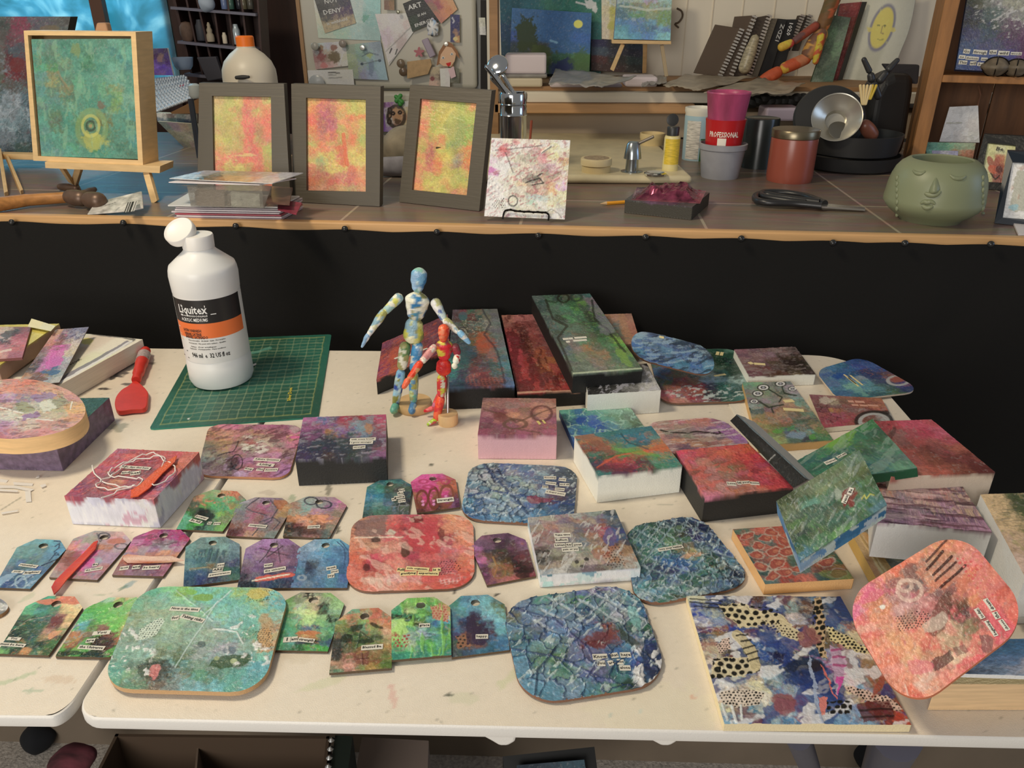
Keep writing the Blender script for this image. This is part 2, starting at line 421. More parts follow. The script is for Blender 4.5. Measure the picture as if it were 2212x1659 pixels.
        me = bpy.data.meshes.new('underside'); 
        n0 = len(so.data.vertices); bm = bmesh.new(); bm.from_mesh(so.data); bm.verts.ensure_lookup_table()
        try: hole or bm.faces.new([bm.verts[(rows-1)*m+i] for i in range(0, m-1, st_)][::-1])
        except Exception: pass
        bm.to_mesh(so.data); bm.free(); bpy.data.meshes.remove(me)
    return (TL+BR)/2, n, fo
def art(name, label, cat, c4, z, t, grid, words=(), group=None, z0=None, wm=None, **kw):
    """table-top artwork; c4 = four image corners (TL TR BR BL) of its face, z = height(s) of the face"""
    zz = z if isinstance(z, (list, tuple)) else [z]*4
    W = [P(c[0], c[1], q) for c, q in zip(c4, zz)]
    if len(set(zz)) > 1: W[2] = PP(c4[2][0], c4[2][1], W[0], np.cross(W[1]-W[0], W[3]-W[0]))     # keep a tilted board flat
    ctr = sum(W)/4; root = empty(name, (ctr[0], ctr[1], min(zz)-t), label, cat, group)
    p0, n, fo = slab(root, W, t, grid, **kw)
    for wd in words: strip_on(root, p0, n, *wd, mats=wm)
    return root, p0, n

# ================================================================ THE TABLES
TABLE = 'e0d4c2 e1d4c0 e0d3c0/e1d5c2 e1d4c0 e2d5c2/e2d6c4 e2d5c1 e2d5c3'
EDGEW = pmat('table_plastic', 0.45, 0.15, 900)
def table(name, label, out, grid, layers, seed, rad=(.02, .075, .03, .022)):
    """blow-moulded top: out = image corners TL TR BR BL at table height"""
    W = [P(x, y, TZ) for x, y in out]
    c = sum(W)/4; root = empty(name, (c[0], c[1], 0), label, 'table')
    TL, TR, BR, BL = W
    # lip: rounded skirt that falls away at the rim
    n = np.array((0, 0, 1.0)); Wd = np.linalg.norm(TR-TL); Hd = np.linalg.norm(TL-BL)
    slab(root, W, 0.0, grid, shape='r', rad=rad, layers=layers, seed=seed, cell=3, mt=EDGEW, face='tabletop', wa=0.03, busy=0.12, grain=0.035, relief=0.3)
    # outline for the rim
    pts = []
    ex = (TR-TL)/Wd; ey = (TL-BL)/Hd
    def bil(u, v): return BL*(1-u)*(1-v)+BR*u*(1-v)+TR*u*v+TL*(1-u)*v
    for su, sv, rr, a0 in ((0, 0, rad[3], math.pi), (1, 0, rad[2], 1.5*math.pi), (1, 1, rad[1], 0), (0, 1, rad[0], 0.5*math.pi)):
        for i in range(9):
            a = a0+i*math.pi/16; du = rr/Wd; dv = rr/Hd
            pts.append(bil(su+(du if su == 0 else -du)+math.cos(a)*du, sv+(dv if sv == 0 else -dv)+math.sin(a)*dv))
    N = len(pts); mb = MB(); cen = sum(pts)/N
    prof = [(-0.0003, 0.0), (0.0012, -0.0008), (0.002, -0.003), (0.002, -0.0095), (0.001, -0.012), (-0.004, -0.013), (-0.03, -0.012)]
    for o_, z_ in prof:
        mb.v += [tuple(p+(p-cen)*np.array((1, 1, 0))/np.linalg.norm((p-cen)[:2])*o_+np.array((0, 0, z_))) for p in pts]
    for j in range(len(prof)-1):
        for i in range(N): mb.f.append((j*N+i, j*N+(i+1) % N, (j+1)*N+(i+1) % N, (j+1)*N+i)); mb.m.append(0)
    mb.f.append(tuple((len(prof)-1)*N+i for i in range(N))); mb.m.append(0)
    mb.build('table_rim', mat('table_rim_plastic', (0.78, 0.75, 0.70), 0.45, bump=0.12, bscale=700), root, smooth=True)
    return root, W
tl = [('l', [(430, 1500), (470, 1482)], 2, '796', .4), ('b', 850, 1510, 8, 30, 'd77', .35, 10), ('b', 1000, 1510, 30, 12, 'cca', .5),
      ('b', 1120, 1450, 70, 12, 'bc8', .35, 40), ('b', 700, 1475, 60, 8, 'bc8', .3, 20), ('b', 1005, 1595, 20, 12, 'cc9', .3), ('b', 640, 1420, 40, 14, 'cb9', .3),
      ('e', 1495, 1507, 8, 4, 'e86', .7, -20), ('b', 1680, 1600, 12, 4, '8bc', .8), ('e', 1384, 1537, 6, 7, 'acc', .5), ('e', 1352, 1577, 4, 3, '7aa', .7), ('e', 1318, 1545, 3, 3, '9bb', .6),
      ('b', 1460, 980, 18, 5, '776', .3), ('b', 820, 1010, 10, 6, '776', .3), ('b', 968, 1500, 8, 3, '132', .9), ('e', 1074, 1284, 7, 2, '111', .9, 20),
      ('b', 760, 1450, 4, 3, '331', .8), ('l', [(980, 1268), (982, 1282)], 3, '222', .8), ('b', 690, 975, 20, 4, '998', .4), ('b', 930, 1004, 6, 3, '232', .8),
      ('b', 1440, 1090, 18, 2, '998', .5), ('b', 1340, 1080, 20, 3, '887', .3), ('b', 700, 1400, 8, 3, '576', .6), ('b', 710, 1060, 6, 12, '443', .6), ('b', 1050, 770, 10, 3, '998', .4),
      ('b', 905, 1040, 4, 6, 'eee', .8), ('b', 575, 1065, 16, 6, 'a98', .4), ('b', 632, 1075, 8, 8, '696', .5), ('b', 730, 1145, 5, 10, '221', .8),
      ('b', 1420, 1540, 140, 60, 'edb', .3), ('b', 1400, 1250, 50, 10, 'cd9', .3), ('b', 260, 820, 30, 10, 'aaa', .3),
      ('l', [(250, 1490), (430, 1535)], 1, 'aa9', .2), ('s', 0, 900, 1, .80, '776', .5)]
R_T, W_T = table('folding_table', 'white plastic folding table covered with small painted artworks', [(675, 757), (1846, 768), (2572, 1600), (157, 1548)], TABLE, tl, 3)
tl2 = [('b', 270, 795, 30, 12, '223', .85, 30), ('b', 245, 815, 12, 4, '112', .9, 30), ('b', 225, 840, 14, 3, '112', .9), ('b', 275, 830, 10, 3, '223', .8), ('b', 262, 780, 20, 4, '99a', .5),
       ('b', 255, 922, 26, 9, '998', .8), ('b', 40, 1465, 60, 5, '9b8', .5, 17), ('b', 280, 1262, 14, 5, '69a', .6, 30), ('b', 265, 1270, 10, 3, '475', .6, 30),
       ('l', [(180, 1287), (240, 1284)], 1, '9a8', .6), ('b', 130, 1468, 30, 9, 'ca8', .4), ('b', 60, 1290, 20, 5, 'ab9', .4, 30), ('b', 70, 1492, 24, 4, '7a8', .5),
       ('l', [(0, 1104), (45, 1075)], 1.5, '776', .6), ('b', 330, 785, 12, 4, '443', .6), ('b', 230, 1195, 4, 3, '221', .8), ('s', 0, 900, 1, .80, '776', .5)]
table('folding_table', 'second white plastic folding table, left of the seam, under the red spatula', [(-700, 740), (662, 757), (135, 1546), (-1300, 1530)], TABLE, tl2, 7, rad=(.02, .02, .022, .02))
# steel legs and hinge lugs of the right-hand table
LEGM = mat('grey_steel', '667', 0.35, metal=0.6)
for a, b, r in (((1722, 1600), (1752, 1659), 0.011), ((1935, 1600), (1905, 1659), 0.02)):
    p0 = P(a[0], a[1], TZ-0.05); d = P(b[0], b[1], 0.35)
    p0 = np.array([p0[0], p0[1], TZ-0.045])
    y1 = p0[1]+0.12; q = Q(b[0], b[1]+6, y1); e = p0+(q-p0)*((p0[2]-0.0)/(p0[2]-q[2]))
    MB().tube([p0, e], r, 14).build('leg', LEGM, R_T, smooth=True)
for sx, sy in ((0.45, 0.3), (-0.2, 0.3)):
    MB().tube([W_T[0]*0+np.array((sx*1.0, 1.10, TZ-0.04)), np.array((sx*1.0, 1.12, 0.0))], 0.014, 12).build('leg', LEGM, R_T, smooth=True)
for x0, x1, x2, y_ in ((1040, 1085, 1125, 1604), (1388, 1435, 1475, 1611)):   # moulded lugs below the rim
    yy = W_T[3][1]+0.010
    pts = [Q(x, yq, yy) for x, yq in ((x0-35, 1578), (x0, 1590), (x0+22, 1602), (x1-6, 1612), (x1+12, 1612), (x1+28, 1603), (x2-10, 1594), (x2+14, 1585), (x2+14, 1570), (x0-35, 1570))]
    MB().prism(pts, (0, 0.05, 0)).build('hinge_lug', mat('table_rim_plastic', (0.78, 0.75, 0.70)), R_T, bevel=0.004)

# ================================================================ ARTWORKS LYING ON THE TABLES
T0 = TZ+0.0005
def tagart(label, c4, grid, words=(), layers=(), seed=1, zz=0.0033, hole=(0.5, 0.86), hr=0.0042, k=1.0, **kw):
    return art('wooden_tag', label, 'tag', c4, TZ+zz, 0.0026, grid, words, group='painted wooden tags', shape='t', hole=(hole[0], hole[1], hr) if hole else None,
               side='543', drip=0.0, edge='board_edge', layers=layers, seed=seed, k=k, **kw)
LINE = '445'
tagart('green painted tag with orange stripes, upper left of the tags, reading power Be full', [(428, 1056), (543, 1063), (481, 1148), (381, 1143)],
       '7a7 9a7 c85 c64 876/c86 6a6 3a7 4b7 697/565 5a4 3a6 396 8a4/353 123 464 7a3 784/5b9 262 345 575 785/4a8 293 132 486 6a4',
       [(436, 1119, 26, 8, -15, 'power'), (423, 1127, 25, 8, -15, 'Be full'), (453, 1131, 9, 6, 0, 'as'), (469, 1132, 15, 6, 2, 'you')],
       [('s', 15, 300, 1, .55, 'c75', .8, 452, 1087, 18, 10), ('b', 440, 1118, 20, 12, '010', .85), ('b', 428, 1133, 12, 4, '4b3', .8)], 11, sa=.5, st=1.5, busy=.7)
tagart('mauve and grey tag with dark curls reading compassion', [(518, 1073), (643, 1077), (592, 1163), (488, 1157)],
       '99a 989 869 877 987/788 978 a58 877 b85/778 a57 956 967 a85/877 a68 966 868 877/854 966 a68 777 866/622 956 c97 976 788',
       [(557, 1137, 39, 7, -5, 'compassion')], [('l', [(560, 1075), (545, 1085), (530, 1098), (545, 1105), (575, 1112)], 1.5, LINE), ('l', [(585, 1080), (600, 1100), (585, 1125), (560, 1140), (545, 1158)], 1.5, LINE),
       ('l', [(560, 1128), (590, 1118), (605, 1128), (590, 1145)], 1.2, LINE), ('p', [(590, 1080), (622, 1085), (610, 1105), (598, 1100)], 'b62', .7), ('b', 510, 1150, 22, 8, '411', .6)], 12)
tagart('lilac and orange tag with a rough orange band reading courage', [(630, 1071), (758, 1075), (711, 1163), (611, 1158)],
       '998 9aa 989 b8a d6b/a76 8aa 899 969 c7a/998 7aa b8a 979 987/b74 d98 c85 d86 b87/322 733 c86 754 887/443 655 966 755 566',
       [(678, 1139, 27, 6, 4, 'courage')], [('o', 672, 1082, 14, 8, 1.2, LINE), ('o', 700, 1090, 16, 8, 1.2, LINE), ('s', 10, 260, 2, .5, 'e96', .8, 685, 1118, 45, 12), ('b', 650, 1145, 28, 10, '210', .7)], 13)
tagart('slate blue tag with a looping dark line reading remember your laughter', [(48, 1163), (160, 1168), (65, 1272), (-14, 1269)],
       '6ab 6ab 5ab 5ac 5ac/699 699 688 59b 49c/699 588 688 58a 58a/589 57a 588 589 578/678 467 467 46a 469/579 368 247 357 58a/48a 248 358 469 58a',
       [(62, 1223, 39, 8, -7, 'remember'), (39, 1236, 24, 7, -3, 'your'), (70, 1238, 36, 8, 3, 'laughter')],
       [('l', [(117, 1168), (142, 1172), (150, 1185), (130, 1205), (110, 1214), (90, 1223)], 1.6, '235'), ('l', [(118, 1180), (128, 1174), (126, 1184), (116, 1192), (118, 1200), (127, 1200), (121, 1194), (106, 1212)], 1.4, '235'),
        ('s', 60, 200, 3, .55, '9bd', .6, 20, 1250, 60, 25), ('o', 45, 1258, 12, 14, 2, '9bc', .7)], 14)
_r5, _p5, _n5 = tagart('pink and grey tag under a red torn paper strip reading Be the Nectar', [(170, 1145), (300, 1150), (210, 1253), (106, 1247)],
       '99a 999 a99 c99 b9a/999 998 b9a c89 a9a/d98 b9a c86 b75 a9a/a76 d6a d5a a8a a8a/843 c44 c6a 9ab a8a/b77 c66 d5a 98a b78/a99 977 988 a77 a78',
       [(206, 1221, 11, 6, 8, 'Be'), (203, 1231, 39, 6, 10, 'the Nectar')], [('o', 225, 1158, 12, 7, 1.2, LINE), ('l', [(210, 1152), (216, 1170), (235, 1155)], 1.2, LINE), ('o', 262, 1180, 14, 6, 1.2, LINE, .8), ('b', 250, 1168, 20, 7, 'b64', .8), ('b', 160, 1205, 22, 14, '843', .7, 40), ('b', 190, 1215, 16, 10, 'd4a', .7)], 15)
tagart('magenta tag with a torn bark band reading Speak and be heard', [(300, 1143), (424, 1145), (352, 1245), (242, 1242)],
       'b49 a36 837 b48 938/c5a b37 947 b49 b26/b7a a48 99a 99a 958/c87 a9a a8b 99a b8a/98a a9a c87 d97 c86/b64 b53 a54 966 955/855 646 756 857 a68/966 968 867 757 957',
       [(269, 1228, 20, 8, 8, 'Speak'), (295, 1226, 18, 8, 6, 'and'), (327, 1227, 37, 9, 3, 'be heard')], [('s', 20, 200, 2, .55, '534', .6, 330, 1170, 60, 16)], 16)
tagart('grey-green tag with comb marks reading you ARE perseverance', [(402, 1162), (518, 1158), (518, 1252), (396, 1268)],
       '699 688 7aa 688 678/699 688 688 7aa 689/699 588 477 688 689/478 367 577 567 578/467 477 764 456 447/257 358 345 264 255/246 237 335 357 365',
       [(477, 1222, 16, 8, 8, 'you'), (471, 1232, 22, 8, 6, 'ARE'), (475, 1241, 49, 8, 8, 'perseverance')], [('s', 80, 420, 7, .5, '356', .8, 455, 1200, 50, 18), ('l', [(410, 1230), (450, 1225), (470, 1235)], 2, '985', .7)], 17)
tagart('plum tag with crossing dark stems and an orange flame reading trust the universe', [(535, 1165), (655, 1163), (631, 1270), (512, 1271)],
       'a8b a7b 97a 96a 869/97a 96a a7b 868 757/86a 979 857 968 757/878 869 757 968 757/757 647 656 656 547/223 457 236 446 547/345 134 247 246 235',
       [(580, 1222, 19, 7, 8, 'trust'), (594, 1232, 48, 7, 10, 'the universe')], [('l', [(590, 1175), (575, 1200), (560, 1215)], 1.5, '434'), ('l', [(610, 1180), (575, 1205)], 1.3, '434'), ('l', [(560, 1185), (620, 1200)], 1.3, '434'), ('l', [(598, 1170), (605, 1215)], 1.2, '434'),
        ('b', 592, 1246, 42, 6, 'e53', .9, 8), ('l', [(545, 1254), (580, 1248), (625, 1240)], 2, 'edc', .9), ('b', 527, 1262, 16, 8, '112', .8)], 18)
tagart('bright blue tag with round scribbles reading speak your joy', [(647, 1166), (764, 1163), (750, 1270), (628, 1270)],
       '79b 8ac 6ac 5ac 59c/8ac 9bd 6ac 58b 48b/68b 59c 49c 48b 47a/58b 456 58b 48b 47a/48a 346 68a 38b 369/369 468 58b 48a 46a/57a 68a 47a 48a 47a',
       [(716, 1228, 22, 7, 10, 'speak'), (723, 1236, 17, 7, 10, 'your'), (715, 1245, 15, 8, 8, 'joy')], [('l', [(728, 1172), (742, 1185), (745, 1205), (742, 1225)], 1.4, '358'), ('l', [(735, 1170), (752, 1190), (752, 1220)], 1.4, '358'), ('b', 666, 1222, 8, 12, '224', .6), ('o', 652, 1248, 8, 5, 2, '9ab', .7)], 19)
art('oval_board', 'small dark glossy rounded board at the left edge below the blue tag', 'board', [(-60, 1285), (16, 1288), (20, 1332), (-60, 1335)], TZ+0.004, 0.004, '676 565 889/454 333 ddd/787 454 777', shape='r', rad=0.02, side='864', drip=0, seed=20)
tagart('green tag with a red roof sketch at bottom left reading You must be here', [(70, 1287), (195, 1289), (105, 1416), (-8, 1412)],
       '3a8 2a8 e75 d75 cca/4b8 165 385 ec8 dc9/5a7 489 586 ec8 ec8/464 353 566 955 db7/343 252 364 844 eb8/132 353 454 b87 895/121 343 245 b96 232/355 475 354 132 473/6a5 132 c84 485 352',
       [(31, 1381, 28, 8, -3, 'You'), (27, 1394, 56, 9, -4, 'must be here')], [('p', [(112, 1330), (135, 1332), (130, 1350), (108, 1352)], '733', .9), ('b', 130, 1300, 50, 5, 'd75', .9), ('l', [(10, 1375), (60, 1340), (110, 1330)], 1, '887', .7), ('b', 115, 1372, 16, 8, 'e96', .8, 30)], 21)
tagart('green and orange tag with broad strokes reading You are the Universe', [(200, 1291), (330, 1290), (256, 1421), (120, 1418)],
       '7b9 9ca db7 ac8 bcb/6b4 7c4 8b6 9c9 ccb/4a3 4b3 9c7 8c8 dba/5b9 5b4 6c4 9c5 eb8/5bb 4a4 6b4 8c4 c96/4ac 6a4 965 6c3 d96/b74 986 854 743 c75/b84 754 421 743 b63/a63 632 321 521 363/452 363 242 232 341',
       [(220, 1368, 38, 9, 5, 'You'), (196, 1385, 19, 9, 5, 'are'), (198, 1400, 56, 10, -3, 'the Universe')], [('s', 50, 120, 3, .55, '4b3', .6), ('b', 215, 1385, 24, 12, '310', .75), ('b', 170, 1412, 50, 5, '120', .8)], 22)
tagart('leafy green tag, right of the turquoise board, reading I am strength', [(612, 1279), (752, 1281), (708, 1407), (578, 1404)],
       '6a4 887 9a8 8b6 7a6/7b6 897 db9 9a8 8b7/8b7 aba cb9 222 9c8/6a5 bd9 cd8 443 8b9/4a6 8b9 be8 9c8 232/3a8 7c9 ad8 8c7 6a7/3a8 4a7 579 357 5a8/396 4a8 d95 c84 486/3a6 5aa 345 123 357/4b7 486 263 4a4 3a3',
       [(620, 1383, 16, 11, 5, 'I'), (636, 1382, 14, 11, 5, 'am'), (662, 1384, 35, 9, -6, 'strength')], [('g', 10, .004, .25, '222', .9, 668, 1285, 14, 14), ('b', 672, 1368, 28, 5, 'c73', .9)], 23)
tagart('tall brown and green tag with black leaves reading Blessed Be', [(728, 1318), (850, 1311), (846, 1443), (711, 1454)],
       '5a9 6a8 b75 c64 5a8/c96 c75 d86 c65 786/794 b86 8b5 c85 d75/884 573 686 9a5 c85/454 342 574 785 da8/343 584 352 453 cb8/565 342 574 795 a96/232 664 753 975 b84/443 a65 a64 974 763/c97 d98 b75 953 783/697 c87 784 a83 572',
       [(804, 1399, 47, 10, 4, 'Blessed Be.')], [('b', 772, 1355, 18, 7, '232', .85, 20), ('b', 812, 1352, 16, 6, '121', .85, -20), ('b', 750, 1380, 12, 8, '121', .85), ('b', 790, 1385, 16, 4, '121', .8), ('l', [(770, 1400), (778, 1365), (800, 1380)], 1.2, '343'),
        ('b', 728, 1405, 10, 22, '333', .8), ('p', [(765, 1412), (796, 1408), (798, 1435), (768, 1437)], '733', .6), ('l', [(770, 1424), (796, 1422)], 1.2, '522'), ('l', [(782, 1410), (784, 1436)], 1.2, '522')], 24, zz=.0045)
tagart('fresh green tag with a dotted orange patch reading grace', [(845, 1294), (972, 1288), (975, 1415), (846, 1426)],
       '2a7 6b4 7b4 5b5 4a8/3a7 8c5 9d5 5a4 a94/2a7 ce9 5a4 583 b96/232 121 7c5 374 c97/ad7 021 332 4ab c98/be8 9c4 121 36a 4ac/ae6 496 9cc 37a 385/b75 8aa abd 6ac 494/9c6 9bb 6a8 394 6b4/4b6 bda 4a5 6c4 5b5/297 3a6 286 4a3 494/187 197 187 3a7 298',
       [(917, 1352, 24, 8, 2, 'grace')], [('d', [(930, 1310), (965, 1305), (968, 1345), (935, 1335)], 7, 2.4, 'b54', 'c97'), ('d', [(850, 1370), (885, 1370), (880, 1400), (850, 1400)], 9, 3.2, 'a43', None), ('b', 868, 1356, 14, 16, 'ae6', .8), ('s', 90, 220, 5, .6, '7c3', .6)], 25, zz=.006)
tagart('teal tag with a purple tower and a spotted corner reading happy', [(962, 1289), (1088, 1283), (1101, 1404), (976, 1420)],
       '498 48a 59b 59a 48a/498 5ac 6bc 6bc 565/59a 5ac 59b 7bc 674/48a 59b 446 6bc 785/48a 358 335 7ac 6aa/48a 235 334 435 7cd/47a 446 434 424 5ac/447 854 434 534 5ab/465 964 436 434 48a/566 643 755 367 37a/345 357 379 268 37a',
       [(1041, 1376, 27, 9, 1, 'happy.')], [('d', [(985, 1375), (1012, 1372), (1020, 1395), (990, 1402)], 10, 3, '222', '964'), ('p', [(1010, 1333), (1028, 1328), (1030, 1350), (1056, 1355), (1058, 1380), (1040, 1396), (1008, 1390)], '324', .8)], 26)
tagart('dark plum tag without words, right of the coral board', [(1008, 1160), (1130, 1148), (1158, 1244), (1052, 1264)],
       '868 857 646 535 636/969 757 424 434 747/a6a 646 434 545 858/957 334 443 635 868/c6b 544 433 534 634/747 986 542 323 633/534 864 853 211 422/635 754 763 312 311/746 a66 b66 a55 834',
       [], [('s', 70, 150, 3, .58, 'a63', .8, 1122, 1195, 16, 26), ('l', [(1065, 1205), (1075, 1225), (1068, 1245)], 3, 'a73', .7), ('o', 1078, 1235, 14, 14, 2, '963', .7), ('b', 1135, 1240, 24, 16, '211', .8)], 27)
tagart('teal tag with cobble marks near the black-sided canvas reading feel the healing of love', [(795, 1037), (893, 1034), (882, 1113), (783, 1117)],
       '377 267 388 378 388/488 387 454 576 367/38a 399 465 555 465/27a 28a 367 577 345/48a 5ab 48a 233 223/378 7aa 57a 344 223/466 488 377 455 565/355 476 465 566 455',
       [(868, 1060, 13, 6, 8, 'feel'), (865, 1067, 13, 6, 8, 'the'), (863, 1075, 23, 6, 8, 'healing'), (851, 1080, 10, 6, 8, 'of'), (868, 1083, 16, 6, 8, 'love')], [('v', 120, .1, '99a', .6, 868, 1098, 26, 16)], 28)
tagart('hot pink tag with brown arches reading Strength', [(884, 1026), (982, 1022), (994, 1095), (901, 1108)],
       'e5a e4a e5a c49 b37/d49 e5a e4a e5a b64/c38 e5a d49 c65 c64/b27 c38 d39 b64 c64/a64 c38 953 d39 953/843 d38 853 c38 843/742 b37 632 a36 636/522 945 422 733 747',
       [(962, 1081, 37, 9, 6, 'Strength')], [('o', 912, 1078, 12, 18, 2.2, '732', .95), ('o', 937, 1076, 11, 22, 2.2, '732', .95), ('o', 965, 1070, 14, 22, 2.5, '843', .95), ('e', 913, 1083, 3.4, 3, 'e8c'), ('e', 914, 1090, 3.4, 3, 'e8c'), ('e', 937, 1082, 3, 3, 'e8c'), ('e', 937, 1089, 3.4, 3, 'e8c'), ('e', 963, 1072, 3.4, 3, 'e8c'),
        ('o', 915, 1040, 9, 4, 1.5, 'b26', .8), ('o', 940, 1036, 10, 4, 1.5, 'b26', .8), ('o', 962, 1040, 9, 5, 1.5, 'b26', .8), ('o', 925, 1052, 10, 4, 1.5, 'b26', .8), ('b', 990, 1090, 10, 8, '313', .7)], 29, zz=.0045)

def board(label, c4, grid, z=0.0035, t=0.0026, rad=0.028, words=(), layers=(), seed=1, side='754', **kw):
    return art('painted_board', label, 'board', c4, (TZ+z) if not isinstance(z, (list, tuple)) else [TZ+q for q in z], t, grid, words, group='round cornered painted boards', shape='r', rad=rad, side=side, drip=0.0, edge='board_edge', layers=layers, seed=seed, **kw)
board('turquoise round-cornered board in front reading Now is the time for Taking risks', [(303, 1266), (628, 1270), (566, 1497), (214, 1487)],
      '5b9 7c8 8b3 6cb 7ca 9b5 cb6 6cc/6a8 7ba 8c9 6cb 6bb 6ba 9b6 5bc/7a8 8b9 8ba 7ba 7ba 7bb 6bb 6bb/785 9a8 9b9 8b9 8bb 7bb 7cb 8ba/9a8 9ba 9b9 8a9 8aa 7bb 6ba b97/8a9 8a8 8a9 898 9a9 8a9 6a8 ba7/8a9 8aa 8a8 798 9aa aab 8a9 c96/7a9 8ba 786 675 9aa 9ab 799 6ba/6a9 687 453 575 798 687 465 5ab/5a9 7a7 543 665 597 575 5a9 5ab/5a8 586 765 788 7bc 6bc 5a9 5aa',
      words=[(400, 1317, 64, 10, -3, 'Now is the time'), (379, 1336, 16, 9, 8, 'for'), (416, 1337, 51, 11, -13, 'Taking risks')], z=.0085,
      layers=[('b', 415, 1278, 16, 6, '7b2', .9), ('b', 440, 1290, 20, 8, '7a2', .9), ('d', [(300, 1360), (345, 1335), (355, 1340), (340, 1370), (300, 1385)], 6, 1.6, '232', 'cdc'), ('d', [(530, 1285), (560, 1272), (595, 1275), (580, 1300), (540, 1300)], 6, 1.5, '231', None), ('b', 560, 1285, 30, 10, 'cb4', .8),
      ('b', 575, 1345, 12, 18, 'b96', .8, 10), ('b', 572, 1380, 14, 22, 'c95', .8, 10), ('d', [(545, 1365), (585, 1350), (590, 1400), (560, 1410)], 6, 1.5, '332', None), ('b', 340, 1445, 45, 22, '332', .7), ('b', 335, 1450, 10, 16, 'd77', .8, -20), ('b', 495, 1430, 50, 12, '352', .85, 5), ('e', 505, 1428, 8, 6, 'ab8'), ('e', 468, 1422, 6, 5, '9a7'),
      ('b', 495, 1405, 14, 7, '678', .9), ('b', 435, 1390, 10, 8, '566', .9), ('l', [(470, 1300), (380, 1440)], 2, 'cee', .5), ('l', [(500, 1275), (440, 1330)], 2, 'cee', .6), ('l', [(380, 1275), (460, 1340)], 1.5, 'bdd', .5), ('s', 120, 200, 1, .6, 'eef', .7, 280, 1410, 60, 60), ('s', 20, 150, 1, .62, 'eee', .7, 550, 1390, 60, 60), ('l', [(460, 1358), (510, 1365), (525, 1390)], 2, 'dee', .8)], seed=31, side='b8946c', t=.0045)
board('coral red round-cornered board reading full solo organism is a gratifying experience', [(762, 1113), (1022, 1110), (1026, 1270), (744, 1280)],
      'c86 977 d66 b46 d65 e96 d75/644 b75 e55 c34 c45 e97 e86/d86 987 c55 834 b34 d86 e97/e97 c87 d56 b34 d34 a34 e86/e86 da8 d87 c34 c44 b56 e86/e75 c76 e98 945 d44 c78 e77/e64 d46 d66 b35 d66 c77 e86/d65 b34 e87 a55 b44 c67 e75/e76 c65 d76 d66 c55 b56 e64/e64 eba eaa e99 d55 d66 d54/e75 e87 e98 e86 e65 d54 d43',
      words=[(866, 1232, 16, 8, -3, 'full'), (902, 1230, 50, 8, -4, 'solo organism,'), (943, 1232, 18, 8, 3, 'is a'), (882, 1240, 36, 8, 3, 'gratifying'), (925, 1240, 46, 8, -1, 'experience')],
      wm=[mat('tan_paper', 'dc9', 0.7), INK],
      layers=[('p', [(770, 1125), (830, 1118), (838, 1158), (768, 1160)], '866', .75), ('l', [(768, 1162), (870, 1160)], 2, 'ecb', .9), ('b', 810, 1168, 18, 8, '222', .8), ('p', [(885, 1120), (945, 1115), (952, 1195), (880, 1190)], 'c34', .6), ('b', 900, 1122, 14, 6, '622', .8), ('b', 875, 1190, 9, 14, '532', .9), ('b', 955, 1155, 8, 14, '622', .7, 20), ('b', 845, 1150, 12, 6, 'ccb', .8), ('b', 800, 1222, 18, 14, 'a23', .6), ('b', 792, 1225, 8, 8, '211', .7),
      ('d', [(945, 1215), (985, 1205), (995, 1230), (950, 1245)], 6, 1.5, '311', None), ('e', 822, 1264, 6, 8, 'fcb', .6), ('e', 805, 1256, 6, 8, 'fcb', .6), ('e', 840, 1258, 5, 9, 'fcb', .6), ('g', 10, .004, .25, 'fbb', .7, 970, 1250, 26, 14), ('s', 130, 120, 2, .6, 'fba', .5)], seed=32)
board('navy board with a street-map pattern and a column of words at its right', [(1016, 998), (1249, 1008), (1238, 1136), (992, 1122)],
      '8ab 788 46a 57a 479 89a 568 456/788 99a 358 889 57a 8ab 456 345/9ab aab 57a 8aa 79b 579 347 456/58a 9aa 89a 57a aba 458 335 446/aab 58a aba 9aa 69c 8ac 757 345/357 9ab 8aa 57a 8ab 358 534 247/59b 469 8ac 9ab 46a 357 36a 246/37a 57a 9bc 57a 8ac 48b 37a 358/259 47a 48b 7ac 37a 48b 7ac 469', z=.004,
      words=[(1188, 1033, 27, 6, -1, 'Knowing'), (1215, 1037, 16, 6, -6, 'your'), (1190, 1045, 23, 6, -6, 'freedom'), (1219, 1048, 21, 6, -2, 'and all'), (1178, 1053, 13, 5, 0, 'with'), (1209, 1058, 21, 6, -4, 'comes'), (1200, 1066, 43, 8, -9, 'a deeper peace')],
      layers=[('v', 75, .10, '246', .85, 1060, 1080, 110, 70), ('g', 20, .012, .14, '235', .9, 1040, 1020, 60, 28), ('l', [(1045, 1005), (1110, 1075), (1140, 1110)], 5, '247', .8), ('l', [(1005, 1075), (1060, 1060), (1120, 1070), (1240, 1090)], 3, '248', .8), ('s', 50, 300, 2, .64, 'cde', .5), ('b', 1165, 1080, 26, 6, '934', .7)], seed=33, relief=1.6)
